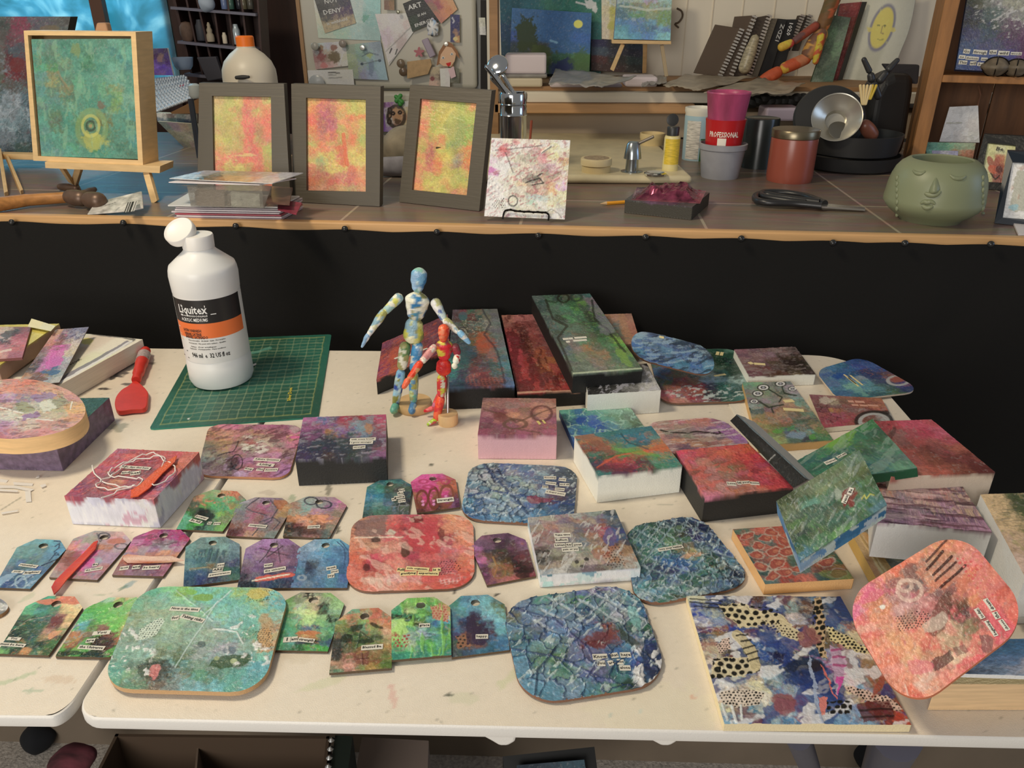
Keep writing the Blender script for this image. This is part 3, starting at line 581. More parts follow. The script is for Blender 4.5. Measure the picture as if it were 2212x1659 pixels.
board('dark teal round-cornered board with grid scratches reading love your battles', [(1345, 1140), (1510, 1110), (1634, 1262), (1374, 1314)],
      '366 365 254 467 235 246 347/255 478 365 365 575 234 336/6a8 488 376 475 332 336 247/455 276 387 586 475 337 358/565 376 388 343 876 357 246/387 476 26a 26a b95 688 46a/488 346 25a 347 488 254 348/47a 237 336 46a 599 376 48a/49a 376 57a 265 375 488 247/cdd 48a 598 365 465 478 235/68b 376 454 abb 578 57a 246', z=.0045,
      words=[(1448, 1185, 54, 8, 9, 'love your battles')],
      layers=[('g', 45, .014, .12, '8ab', .7), ('g', 10, .012, .12, '123', .7, 1560, 1260, 60, 50), ('v', 90, .09, 'abc', .35), ('b', 1490, 1200, 26, 5, 'c97', .7, 10), ('b', 1470, 1215, 40, 8, '26a', .7), ('b', 1525, 1140, 20, 14, '113', .6), ('s', 30, 300, 2, .66, 'cdd', .45)], seed=34, relief=1.6)
board('large blue scratched board near the table front reading Know that here you are not alone', [(1081, 1300), (1372, 1258), (1450, 1476), (1130, 1526)],
      '99a 68a 498 688 56a 647 88b 49a/565 68b 688 7aa 485 68a 778 5ac/775 68a 58a 68a 479 68a 9bb 59a/58a 57a 79b 68a 357 8aa 68a 47a/58a 579 57a 79b 67a 356 aab 37a/367 46a 59c 68b 47a 954 477 265/48a 7aa 688 669 779 844 356 375/59b 577 585 779 77a 468 68b 244/58a 696 465 67a 669 36a 48a 237/48a 79a 376 8aa 77a 48a 36a 235/69b 68a 698 56a 77a 277 35a 347/48a 59b 79b 69b 56a 377 47a 235/69c 59b 79b 48a 598 243 344 225', z=.0045, rad=.034,
      words=[(1296, 1420, 32, 12, 2, 'Know'), (1326, 1417, 18, 11, 8, 'that'), (1351, 1416, 23, 11, 2, 'here'), (1298, 1434, 18, 12, 2, 'you'), (1321, 1433, 14, 11, 12, 'are'), (1340, 1431, 15, 11, -3, 'not'), (1350, 1444, 24, 11, 0, 'alone')],
      layers=[('v', 55, .07, '136', .85), ('g', 40, .016, .11, 'bcd', .6, 1290, 1320, 150, 50), ('b', 1290, 1385, 38, 16, '733', .85, 15), ('b', 1280, 1390, 20, 10, '622', .6), ('l', [(1100, 1310), (1200, 1340), (1270, 1400), (1290, 1440)], 4, '237', .6), ('l', [(1095, 1400), (1200, 1420), (1290, 1460)], 4, '237', .6), ('l', [(1200, 1400), (1160, 1450), (1155, 1510)], 4, '124', .7),
      ('s', 40, 300, 3, .65, 'cdd', .5), ('p', [(1335, 1350), (1350, 1365), (1385, 1390), (1375, 1400), (1340, 1380)], '343', .8), ('s', 60, 150, 2, .55, 'eef', .8, 1400, 1440, 40, 60), ('b', 1370, 1335, 10, 30, '7bb', .7, 20)], seed=35, relief=1.8, hard=.7)
art('torn_collage_board', 'pink and orange abstract board with torn corners reading Living Keep The Answers', 'board', [(452, 916), (656, 918), (622, 1033), (424, 1027)], TZ+0.004, 0.003,
    'c77 d7a c69 a68 b69 957 a79/b85 c87 b77 b86 a67 967 d7a/a65 c96 a76 987 b98 b78 c97/875 a85 976 a55 cba 988 d7a/665 b96 b78 aa9 967 c89 a88/998 876 a68 978 b8a c8b 978/788 887 423 b7b a78 c8a 967/545 756 645 a67 b79 a67 b7b/978 867 756 b9c b78 a57 a7b',
    [(577, 994, 57, 7, -3, 'Admire Question'), (574, 1005, 37, 7, -4, 'Living'), (538, 1014, 18, 7, -6, 'Keep'), (562, 1015, 15, 6, 0, 'The'), (586, 1016, 29, 7, 2, 'Answers')],
    shape='r', rad=0.02, side='a75', drip=0, edge='board_edge', layers=[('l', [(470, 985), (505, 975), (515, 955)], 1.3, '211'), ('o', 512, 998, 12, 16, 1.3, '211', .9), ('b', 500, 1008, 14, 8, '112', .85), ('s', 40, 240, 3, .58, '412', .6), ('s', 10, 260, 2, .6, 'eed', .7, 550, 960, 30, 22), ('b', 640, 945, 16, 3, 'e5a', .8), ('b', 640, 925, 14, 8, 'baa', .5)], seed=36)

# ---- deep canvases
def canvas(label, c4, b, t_, grid, words=(), layers=(), seed=1, side='eee', z0=TZ, name='canvas', cat='canvas', **kw):
    z = zt(b, t_, z0)
    return art(name, label, cat, c4, z, z-z0-0.0006, grid, words, group='small deep canvases', side=side, layers=layers, seed=seed, **kw)
rC2, pC2, nC2 = canvas('red canvas with white dripped sides and a loop of white twine on it', [(254, 969), (430, 977), (332, 1080), (139, 1072)], (344, 1141), (333, 1080),
       'a57 b44 c54 c55 c45 c65/b45 d65 b34 b45 c54 d76/c44 c34 a34 934 a45 c64/b46 b35 855 756 944 b55/a45 966 844 855 a45 a57/945 a66 c86 a56 945 958/836 a55 955 a45 a56 968/a35 945 956 a34 a45 b67',
       [(292, 1011, 66, 8, -4, 'Some days that burn'), (272, 1022, 19, 7, 4, 'and'), (293, 1023, 22, 8, 8, 'heal')], [('b', 250, 1055, 20, 10, 'c75', .6), ('b', 290, 1065, 70, 6, 'd46', .5), ('s', 30, 200, 1, .6, 'd66', .5)], 41, side='dde', spal=['dde', 'dde', 'ccd', 'dde', 'ddd', 'cab', 'dde', 'bbc', 'dde'], drip=.45)
canvas('black-sided square canvas in plum and blue reading with every breath', [(655, 902), (834, 895), (834, 986), (638, 994)], (646, 1050), (639, 994),
       'b6a 37a 757 a35 933 a35 b47/958 958 848 a56 79a 735 b57/747 546 a73 86a 57a 79a 956/535 435 555 546 355 678 857/446 345 234 455 334 345 646/335 234 335 345 344 445 856/436 335 433 334 344 556 858',
       [(784, 950, 56, 6, 2, 'with every breath'), (781, 957, 50, 6, 2, 'I grow stronger'), (776, 967, 27, 6, 4, 'strength')], [('b', 790, 915, 30, 10, '79a', .6, 40), ('b', 795, 925, 10, 12, 'b73', .7, 40), ('s', 15, 220, 2, .6, '99a', .5), ('b', 770, 960, 60, 16, '234', .4)], 42, side='222', drip=.2)
canvas('pink-sided canvas with brown leaf outlines, in front of the stacked dark canvases', [(1043, 859), (1201, 861), (1203, 939), (1032, 938)], (1202, 993), (1203, 939),
       '966 855 a66 976 966 a65/a76 966 977 a66 c87 b87/856 845 a66 865 a65 b76/a67 733 c86 a76 755 856/846 a66 855 c87 a67 957/745 846 957 a66 956 a56/946 856 845 a57 956 a57',
       [(1164, 914, 5, 9, 10, ''), (1175, 912, 4, 9, 10, '')], [('o', 1170, 893, 22, 16, 2.2, '633', .8), ('b', 1170, 893, 16, 11, 'd97', .55), ('o', 1113, 916, 24, 10, 2, '643', .8), ('l', [(1045, 885), (1085, 895), (1115, 912), (1200, 880)], 2.2, '643', .7), ('l', [(1120, 928), (1165, 935)], 2, '643', .7), ('b', 1082, 900, 14, 10, '733', .6)], 43, side='d4a8b2', drip=.14, wm=[mat('olive_paper', 'cb7', .7), INK])
canvas('blue honeycomb canvas, partly under the teal white-sided canvas', [(1208, 886), (1358, 876), (1412, 950), (1252, 985)], (1238, 973), (1236, 957),
       '5a9 37a 387 6a9 7a9 8b9/368 26a 25a 5a9 697 687/37a 289 15a 48a 698 575/25a 25a 26b 278 477 365/369 369 277 378 377 466', [], [('v', 45, .09, '9cb', .75), ('e', 1255, 908, 12, 7, '14a', .7), ('e', 1285, 915, 16, 9, '15b', .7)], 44, side='247', drip=.14)
canvas('teal canvas with orange wildflowers and white sides', [(1241, 942), (1407, 920), (1474, 1006), (1293, 1028)], (1293, 1087), (1293, 1028),
       '277 278 277 178 278 278/b74 975 378 179 179 278/944 a53 477 278 379 588/733 c64 585 288 367 b73/376 576 696 795 b84 c75/255 364 583 a64 c63 c53/446 c43 c34 843 585 497/534 b35 a35 534 587 388/277 635 525 644 386 387',
       [], [('b', 1270, 945, 34, 9, 'a64', .75, -15), ('b', 1305, 968, 30, 8, '854', .7, -25), ('l', [(1340, 938), (1358, 958), (1400, 970)], 2, '145', .7), ('l', [(1290, 1010), (1330, 985), (1420, 970), (1450, 965)], 3, 'd52', .7), ('b', 1430, 968, 26, 7, 'c62', .7), ('b', 1380, 978, 50, 5, '5a2', .6, -8), ('b', 1330, 1012, 40, 7, '723', .6)], 45, side='eed', drip=.14)
canvas('red canvas with black sides reading Love is your home', [(1459, 974), (1617, 958), (1714, 1052), (1523, 1073)], (1519, 1129), (1523, 1073),
       'd36 b46 c54 c45 c34 c63/d57 b45 b54 c74 c54 d63/c57 a76 b66 b54 c44 d35/b66 b65 854 a54 c34 c34/843 b77 875 964 c45 b46/b55 a66 a76 b56 934 c56/c65 b77 955 944 b45 c55/c67 b88 a77 c75 c46 b34/d79 b77 b63 c76 c44 d45',
       [(1580, 1046, 20, 8, -3, 'Love'), (1596, 1044, 9, 8, 0, 'is'), (1611, 1043, 18, 7, 4, 'your'), (1630, 1045, 20, 7, -3, 'home')], [('s', 30, 140, 2, .58, 'e54', .5), ('b', 1520, 1000, 16, 10, 'c87', .5)], 46, side='222', drip=.15)
canvas('dark red flame canvas tilted behind the blue wooden figure', [(826, 741), (967, 679), (972, 756), (813, 820)], (838, 853), (815, 820),
       '846 956 a66 845 745 956/734 844 955 955 845 745/845 b54 955 844 856 735/a45 c53 b44 744 845 735/836 a43 c64 844 735 645/946 b53 b64 945 735 635',
       [(857, 774, 9, 4, 20, ''), (918, 755, 11, 3, 20, ''), (885, 768, 9, 4, 30, '')], [('s', 20, 120, 2, .6, 'c53', .6)], 47, side='222', drip=.15)
canvas('tall grey and teal canvas of a long-haired figure, behind the red wooden figure', [(978, 669), (1074, 667), (1112, 833), (963, 838)], (1114, 880), (1112, 833),
       '656 845 476 876 677 777/644 565 744 466 887 778/677 565 577 677 888 788/556 444 566 676 667 778/445 465 964 a63 776 788/466 456 664 c53 955 778/355 466 468 865 866 688/266 477 533 644 966 577/298 366 744 556 466 489/278 446 745 834 466 477/468 357 546 634 744 57a',
       [], [('v', 75, .12, 'aa9', .7, 1030, 705, 36, 22), ('e', 1000, 683, 10, 10, '378', .6), ('b', 1045, 745, 20, 22, 'b53', .6), ('l', [(1040, 665), (1060, 700), (1045, 722), (1075, 760), (1090, 830)], 3, '334', .6), ('g', 5, .005, .3, 'c65', .5, 1040, 820, 40, 16), ('b', 1005, 765, 26, 18, '256', .6)], 48, side='111', drip=.12)
z3 = zt((1122, 884), (1118, 851))
canvas('tall dark red streaked canvas, under the green torso canvas', [(1083, 681), (1196, 678), (1268, 843), (1118, 852)], (1122, 884), (1118, 852),
       'b76 c77 b66 a66 955/955 733 844 755 744/a44 633 a55 855 733/b45 522 944 734 633/a34 632 844 855 522/b34 733 a53 844 743/a34 922 953 a63 966/b33 933 b63 a44 876/a23 a22 944 722 545/933 a33 932 a33 a43',
       [], [('s', 88, 90, 6, .58, '401', .6), ('l', [(1118, 850), (1268, 842)], 2.5, 'da8', .7)], 49, side='111', drip=.1)
art('canvas', 'small brown and pink canvas at the very back beside the black cloth', 'canvas', [(1302, 679), (1364, 677), (1384, 742), (1316, 745)], TZ+.032, .03, 'b86 c98 c97 b87/976 788 c97 c87/a76 787 b86 b76/865 a76 b86 c97', (), group='small deep canvases', side='654', seed=50)
z6 = zt((1424, 892), (1427, 843))
art('wrapped_canvas', 'white-sided canvas in clear plastic wrap under the green torso canvas', 'canvas', [(1262, 800), (1397, 785), (1428, 843), (1270, 853)], z6, z6-T0, '333 444 555 777/222 222 444 777/111 222 555 999/333 444 777 bbb', (), group='small deep canvases', side='eed', drip=0, seed=51, layers=[('s', 60, 200, 2, .6, 'bbc', .6)])
z4 = zt((1238, 853), (1238, 809), z3+0.001)
art('canvas', 'tall green canvas of a standing torso with black sides, topmost of the dark stack', 'canvas', [(1149, 639), (1274, 634), (1388, 798), (1238, 809)], [z4+.022, z4+.022, z4, z4], z4-z3-0.002,
    '566 465 344 554 465 366/355 475 465 364 583 767/344 576 486 484 354 778/576 465 476 485 343 777/455 343 485 465 232 667/466 576 565 453 242 465/454 576 576 565 254 676/455 577 665 554 353 453/565 877 586 564 374 7a2/567 877 a74 665 485 5a3/576 786 875 975 475 683/555 676 876 776 576 475/676 787 777 676 686 565',
    [(1222, 733, 12, 4, 4, ''), (1233, 732, 9, 4, 4, ''), (1254, 730, 26, 4, 4, ''), (1227, 739, 8, 4, 4, ''), (1253, 736, 29, 4, 4, '')], group='small deep canvases', side='111', drip=.12, seed=52,
    layers=[('o', 1217, 644, 12, 9, 2, '221', .8), ('o', 1245, 642, 12, 8, 2, '233', .7), ('l', [(1178, 648), (1195, 690), (1225, 705), (1205, 730), (1235, 800)], 4, '221', .75), ('l', [(1278, 650), (1285, 690), (1310, 712), (1350, 760)], 4, '121', .75), ('l', [(1180, 650), (1200, 655), (1212, 646)], 3, '232', .7), ('b', 1310, 700, 20, 22, '778', .55, -50), ('b', 1345, 770, 24, 8, '7a1', .6, -50), ('l', [(1238, 807), (1386, 796)], 2, 'bca', .8)])

canvas('grey and rust canvas with blotchy white sides reading Take time Reflect', [(1140, 1118), (1329, 1101), (1384, 1226), (1167, 1242)], (1169, 1270), (1167, 1242),
       'aaa aa9 978 bcc 9aa 787 345/889 a88 768 a87 a98 768 468/987 b87 988 778 767 954 666/a77 967 a98 667 856 a46 357/866 977 868 776 a76 b67 348/978 977 778 789 876 943 357/655 878 999 789 a87 854 445/222 998 aaa 898 a96 a64 975/444 665 aa9 998 ba9 a75 a86/987 a98 aa8 baa b98 a75 a87/9ab bbb 888 767 655 888 abb', [
       (1215, 1157, 36, 9, 3, 'Take time'), (1213, 1168, 29, 8, 3, 'Reflect.'), (1209, 1179, 24, 8, 2, 'Listen'), (1229, 1178, 12, 8, 2, 'to'), (1248, 1178, 19, 8, 4, 'your'), (1232, 1188, 36, 8, 3, 'pain or joy')],
       [('e', 1246, 1214, 5, 4, '333', .9), ('e', 1267, 1208, 6, 4, '222', .9), ('e', 1258, 1223, 6, 3, '444', .9), ('d', [(1300, 1175), (1340, 1180), (1350, 1225), (1310, 1225)], 7, 1.8, '322', None), ('b', 1320, 1160, 16, 18, '25a', .6), ('b', 1300, 1195, 20, 12, 'a43', .5), ('s', 60, 240, 4, .62, 'ccc', .6)], 53, side='dee', spal=['eee', 'eee', 'dee', 'bdd', 'cdd', '8ab', 'eee', 'dde', '478', 'eee'], drip=.14)
# ---- right-hand pile
board('blue round-cornered board lying tilted against the plastic-wrapped canvas', [(1366, 708), (1540, 752), (1545, 818), (1362, 772)], '78a 346 57a 468 346 235/58a 469 57a 346 357 456/57a 468 58a 469 57a 357/36a 57a 468 57a 469 58a/48a 36a 57a 379 36a 48a/357 359 36a 48a 469 58a',
      z=[.075, .05, .03, .052], words=[(1429, 729, 10, 4, -12, '')], wm=[mat('tan_paper', 'dc9', .7), INK], layers=[('s', 25, 220, 4, .55, '9bc', .5), ('s', 40, 240, 4, .62, '112', .7), ('b', 1470, 740, 20, 8, '123', .7)], seed=61, rad=.03)
board('dark teal and rust round-cornered board at the back, under the blue tilted board', [(1400, 758), (1592, 752), (1624, 866), (1428, 872)], '465 576 355 476 254 587/465 587 466 456 243 254/576 344 786 565 132 123/57a 576 876 355 465 154/47a 665 776 9aa 255 154/575 845 865 8ac 7ab 9bb/754 a54 c34 446 276 366/c67 a66 954 334 255 255/d76 c87 956 434 365 377', z=.005,
      words=[(1550, 764, 7, 7, -8, ''), (1559, 765, 7, 7, -8, ''), (1548, 812, 4, 10, -40, ''), (1560, 810, 4, 14, -40, '')], wm=[mat('tan_paper', 'dc9', .7), INK],
      layers=[('s', 10, 240, 2, .58, 'cdd', .7, 1540, 850, 90, 22), ('b', 1490, 860, 14, 5, 'a23', .7), ('b', 1590, 800, 20, 20, '021', .6)], seed=62)
canvas('mauve canvas with white sides and a red smear, back right', [(1586, 755), (1718, 749), (1762, 808), (1618, 812)], (1762, 832), (1762, 808), '967 756 866 977 655/756 977 978 655 433/977 866 755 432 543/866 756 543 433 332/855 744 655 765 443/745 644 532 764 433',
       [(1622, 785, 8, 7, -30, ''), (1641, 787, 24, 4, -4, '')], [('b', 1715, 790, 26, 14, '211', .6), ('s', 5, 160, 2, .6, '988', .5)], 63, side='eed', drip=.15, wm=[mat('tan_paper', 'dc9', .7), INK])
board('blue round-cornered board overhanging the far right table corner', [(1760, 800), (1862, 770), (1995, 845), (1812, 866)], '68a 48b 379 359 248/46a 369 36a 45a 46a/58a 25a 269 347 359/57a 48a 89a 347 755/48a 7ba 59a 457 a65/369 48a 59a 466 448/47a 378 367 464 347', z=.006,
      words=[(1836, 820, 34, 3, -38, ''), (1850, 822, 34, 3, -38, ''), (1843, 826, 30, 3, -38, '')], wm=[mat('tan_paper', 'dc9', .7), INK], layers=[('b', 1810, 812, 12, 6, '15a', .8), ('o', 1940, 822, 22, 10, 2, 'bbb', .8), ('b', 1940, 820, 14, 6, 'a54', .8), ('b', 1850, 840, 26, 8, '7ba', .6, -30)], seed=64, side='cba')
art('wood_painting', 'wooden panel painted with white-rimmed eyes on stems above a brown landscape', 'panel', [(1604, 826), (1708, 824), (1800, 950), (1640, 962)], TZ+.013, .0124,
    '6a8 7a7 888 676 677/798 687 898 777 a9a/888 796 787 565 a9a/787 998 988 887 899/878 989 888 b97 7aa/9aa 776 988 c97 7a9/466 867 a75 a76 a86/985 a75 b97 765 687/b85 a86 b76 565 455/a95 874 864 465 775/976 884 495 577 a86/696 785 568 6aa 784/675 9a6 576 445 485',
    [(1714, 886, 44, 6, -4, ''), (1704, 867, 20, 8, 5, '')], wm=[mat('tan_paper', 'c97', .7), INK], group=None, side='cca670', drip=.1, smat=None, seed=65, edge='panel_edge',
    layers=[(a, x, y, rx, ry, *r) for x, y, s in ((1686, 829, 1), (1649, 837, 1.1), (1637, 850, 1.0), (1629, 867, .8), (1609, 884, 1.0), (1712, 840, .8)) for a, rx, ry, r in (('e', 13*s, 7*s, ('222', .9)), ('e', 10*s, 5*s, ('ddd', 1)), ('e', 6*s, 3*s, ('444', 1)), ('e', 3*s, 1.5*s, ('aab', 1)))]+
    [('l', [(1690, 836), (1694, 850), (1720, 855)], 2, '232'), ('l', [(1660, 842), (1690, 858), (1682, 868)], 2, '232'), ('l', [(1640, 868), (1660, 880), (1692, 874)], 2.4, '232'), ('l', [(1665, 880), (1670, 892)], 2, '232'), ('b', 1720, 940, 22, 8, '8ac', .6), ('b', 1680, 930, 14, 6, '4a1', .7), ('b', 1755, 945, 10, 6, '4a1', .7), ('b', 1670, 955, 50, 6, '9b6', .7, -20)])
art('paper_sheet', 'cream paper sheet peeking out under the eye-painted panel', 'paper', [(1574, 872), (1700, 868), (1790, 1000), (1640, 1000)], TZ+.0012, .0008, 'edc', (), side='edc', drip=0, grain=.02, busy=0, seed=66, mt=MATTE)
canvas('maroon canvas with a striped arc and small words, right of the eye-painted panel', [(1748, 852), (1904, 860), (1931, 909), (1778, 924)], (1789, 940), (1785, 928), '956 966 965 954 a64/966 cb9 865 a54 a65/855 866 955 a64 b75/845 a64 866 944 b65/a55 b57 955 844 433/945 a45 a45 854 aaa/a45 a35 a54 643 aaa',
       [(1838, 868, 12, 5, -3, ''), (1857, 869, 20, 5, -3, ''), (1847, 876, 14, 4, -3, ''), (1866, 877, 17, 4, -3, ''), (1886, 877, 22, 4, -3, '')], [('v', 60, .08, '412', .7, 1785, 890, 36, 26), ('b', 1784, 866, 12, 8, 'cba', .8), ('o', 1888, 910, 36, 20, 4, '222', .9), ('o', 1888, 910, 30, 16, 2.5, 'bbb', .9), ('b', 1795, 885, 8, 5, 'b84', .8)], 67, side='edc', drip=.1, wm=[mat('pink_tan_paper', 'c98', .7), INK])
board('pink and violet round-cornered board under the red black-sided canvas', [(1388, 912), (1556, 900), (1634, 968), (1440, 986)], 'c88 b98 c78 c87 c76 a68/b98 b88 b98 b88 c88 868/c98 aa9 988 a89 868 a7b/c88 867 998 867 747 a6a/c99 d97 965 b98 767 a6b/b88 757 b86 a66 c87 a7b/a66 656 857 b76 878 a57', z=.005,
      layers=[('l', [(1427, 929), (1440, 932), (1480, 935), (1505, 932), (1560, 938), (1552, 931)], 2.5, '211'), ('s', 5, 260, 5, .58, 'dcc', .6), ('v', 60, .07, '636', .5, 1580, 925, 30, 20)], seed=68)
_bl = [(1890, 1020), (1884, 905)]
art('canvas', 'wide pink and maroon canvas beyond the right table edge, white side turned to the front', 'canvas', [(1885, 910), (2012, 906), (2150, 1020), (1925, 1030)], TZ+.078, .042, 'a34 b34 c46 c46 b45/955 966 a45 b35 c57/a65 855 a44 a55 a45/944 a44 733 844 a54/b65 a55 843 733 733/c76 b65 b54 843 622', (), group='small deep canvases', side='dcb', drip=.2, seed=69, layers=[('s', 60, 110, 4, .56, '422', .6, 1915, 940, 26, 20), ('b', 1905, 1005, 60, 10, 'c66', .5)])
art('canvas', 'deep unpainted-side canvas lying below the pink and maroon one', 'canvas', [(1880, 960), (2010, 945), (2135, 1020), (1905, 1045)], TZ+.034, .033, 'ddc', (), group='small deep canvases', side='dcb', drip=0, seed=70, busy=0, grain=.05, mt=MATTE)
z10 = zt((1878, 1202), (1896, 1129), TZ+.02)
art('canvas', 'white-sided canvas with pink and violet torn streaks, right of the tilted green canvas', 'canvas', [(1890, 1023), (2062, 1027), (2143, 1150), (1896, 1129)], z10, z10-TZ-.02, 'b75 c76 c87 c88 b88/c76 b88 c98 b99 a78/a77 c99 b88 b78 767/b98 989 c99 867 b98/b9a 867 ca9 b8a a88/a78 b9a 767 b99 ca8/b99 978 b8a 646 757/a79 b8a 867 a79 b8a', (), group='small deep canvases', side='ddd', drip=.25, seed=71, st=3.0, busy=.8, layers=[('s', -4, 200, 6, .56, '634', .75), ('s', -4, 260, 6, .64, '212', .6), ('s', -4, 160, 6, .62, 'dbb', .5)], hard=.9)
art('canvas', 'tan and olive canvas at the right edge with a broad white side facing left', 'canvas', [(2118, 1068), (2330, 1060), (2420, 1240), (2215, 1248)], TZ+.062, .045, 'db8 453 563 ba9/db8 563 563 cba/ca8 562 453 ba8/dba 893 562 a97', (), group='small deep canvases', side='ddd', drip=0, seed=72, layers=[('s', 5, 700, 12, .6, '665', .5, 2190, 1110, 30, 40)])
art('canvas', 'green canvas with bright lime patch, lying across the pile on the right', 'canvas', [(1722, 995), (1884, 905), (1981, 1010), (1765, 1042)], [TZ+.062, TZ+.095, TZ+.092, TZ+.062], .012, '276 486 5a2 285 284/277 396 6a3 286 365/286 267 276 475 364/265 276 584 365 475/186 365 475 376 497/375 396 476 278 688/365 475 486 488 6a8',
    [(1794, 998, 25, 9, 22, 'Chained'), (1818, 985, 21, 7, 27, 'and still')], group='small deep canvases', k=.72, side='264', drip=.14, seed=73, st=1.6, sa=.4, layers=[('b', 1812, 950, 40, 10, '7b1', .8, 30), ('s', 25, 160, 3, .6, '9ba', .4)])
# the canvas on edge between the red canvas and the green ones
rE = empty('canvas', (1.0, 1.0, TZ), 'narrow dark teal canvas standing on its long edge, black side up', 'canvas', 'small deep canvases')
E1 = [P(1592, 895, TZ+.072), P(1611, 902, TZ+.045), P(1752, 1034, TZ+.045), P(1744, 1034, TZ+.072)]
E2 = [P(1577, 909, TZ+.060), P(1592, 895, TZ+.073), P(1745, 1035, TZ+.073), P(1713, 1053, TZ+.060)]
cE = sum(E1+E2)/8; rE.location = (cE[0], cE[1], TZ+.045)
slab(rE, E1, .003, '355 488 468/245 346 356/7ab 367 245/134 367 134/245 48a 356', side='134', drip=.2, seed=74, layers=[('s', -40, 200, 4, .6, 'cde', .7)])
slab(rE, E2, .028, '222 222 222/221 333 222/222 222 111', side='eee', sk=.8, drip=.02, seed=75, face='black_side', edge='canvas_edge', grain=.06, busy=0, wa=0, k=.5, mt=MATTE, layers=[('l', [(1658, 998), (1673, 982)], 1.5, 'bbb'), ('l', [(1592, 896), (1744, 1035)], 2, '9bc', .6)])
art('canvas', 'mossy green canvas with blue edge and yellow signature, propped on the right-hand pile', 'canvas', [(1677, 1082), (1856, 972), (1916, 1090), (1728, 1212)], [TZ+.092, TZ+.130, TZ+.106, TZ+.070], .022,
    '453 786 786 685 687/564 786 797 786 687/785 475 896 797 786/786 6a9 586 785 674/565 465 798 676 564/584 576 365 9a9 585/675 687 565 585 464/455 465 675 465 586/364 675 476 596 475/575 586 465 575 474/48a 586 6a5 475 589',
    [(1826, 1079, 19, 11, 66, 'peace'), (1837, 1062, 16, 10, 66, 'Be')], group='small deep canvases', side='7ad', k=.78, spal=['48b', 'bcd', '69c', '9bd', '37a', 'cdd'], drip=.15, seed=76, st=1.8, sa=.35, layers=[('b', 1833, 1070, 18, 24, '933', .85, -20), ('b', 1810, 1068, 10, 16, 'aba', .8), ('s', 30, 260, 3, .64, 'abb', .35), ('l', [(1862, 1078), (1868, 1070), (1872, 1078), (1880, 1068), (1888, 1070)], 2, 'cc4', .9)])
# panels under and beside the coral board
art('leaf_painting', 'wooden panel covered with red leaf shapes outlined in white', 'panel', [(1583, 1143), (1760, 1132), (1845, 1250), (1653, 1262)], zt((1653, 1285), (1653, 1262)), zt((1653, 1285), (1653, 1262))-T0, '576 c65 b54 464 575/b43 466 c64 a54 364/c65 577 b43 b53 465/466 b65 b53 466 354/577 b54 455 a64 576/355 c64 576 b43 454/466 b43 465 a53 364/355 b54 577 a54 b73/577 b43 c65 366 9a4', (), side='d8ac78', drip=0, seed=77, edge='panel_edge', smat=MATTE,
    layers=[q for x, y, r in ((1612, 1160, 25), (1655, 1162, 0), (1690, 1168, -40), (1640, 1178, 0), (1672, 1190, 10), (1700, 1192, 0), (1635, 1200, 0), (1640, 1222, -20), (1680, 1216, 15), (1720, 1230, 0), (1668, 1246, 20), (1700, 1236, 0), (1785, 1214, 5), (1810, 1238, 0), (1665, 1150, 0), (1745, 1140, 0), (1770, 1190, 0)) for q in (('b', x, y, 18, 10, 'cba', .7, r), ('b', x, y, 15.5, 8, 'a43', .95, r), ('b', x+3, y, 7, 4, 'c75', .7, r))]+[('b', 1800, 1240, 34, 8, '9a3', .5)])
art('stretcher_bar', 'bare wooden stretcher bar lying between the leaf panel and the white-sided canvas', 'wood bar', [(1838, 1150), (1872, 1150), (1945, 1255), (1905, 1272)], TZ+.015, .0144, 'b96 ca7 c95/b85 cb8 a84', (), side='b95', drip=0, seed=78, busy=0, grain=.1, mt=MATTE, layers=[('l', [(1852, 1150), (1925, 1262)], 3, 'a83', .6)])
art('abstract_painting', 'grey and blue painted panel mostly hidden under the coral board', 'panel', [(1905, 1208), (2180, 1190), (2290, 1330), (1960, 1330)], TZ+.010, .0094, '9aa 8aa 376 79a 356/8a9 788 344 689 247/789 698 335 59a 345', (), side='ddd', drip=.1, seed=79, layers=[('s', -40, 140, 3, .6, 'cc9', .5)])
art('abstract_painting', 'blue and white painted panel under the lower right edge of the coral board', 'panel', [(1985, 1452), (2060, 1380), (2300, 1380), (2300, 1462)], [TZ+.040]*4, .004, '357 47a 79c 59c/8ac 69c 48b 37a/dde ccd 79c 48a', (), side='ddd', drip=.1, seed=80)
art('wood_block', 'pale pine block with horizontal grain at the lower right', 'block', [(2022, 1478), (2110, 1448), (2330, 1452), (2330, 1478)], zt((2052, 1535), (2056, 1478)), zt((2052, 1535), (2056, 1478))-T0, 'dc9', (), side='dba', drip=0, seed=81, busy=0, grain=.05, edge='block_side', mt=MATTE, smat=mat('pine_end', 'd8b890', .5, var=.16, vscale=24, stretch=(1, 1, 14)))
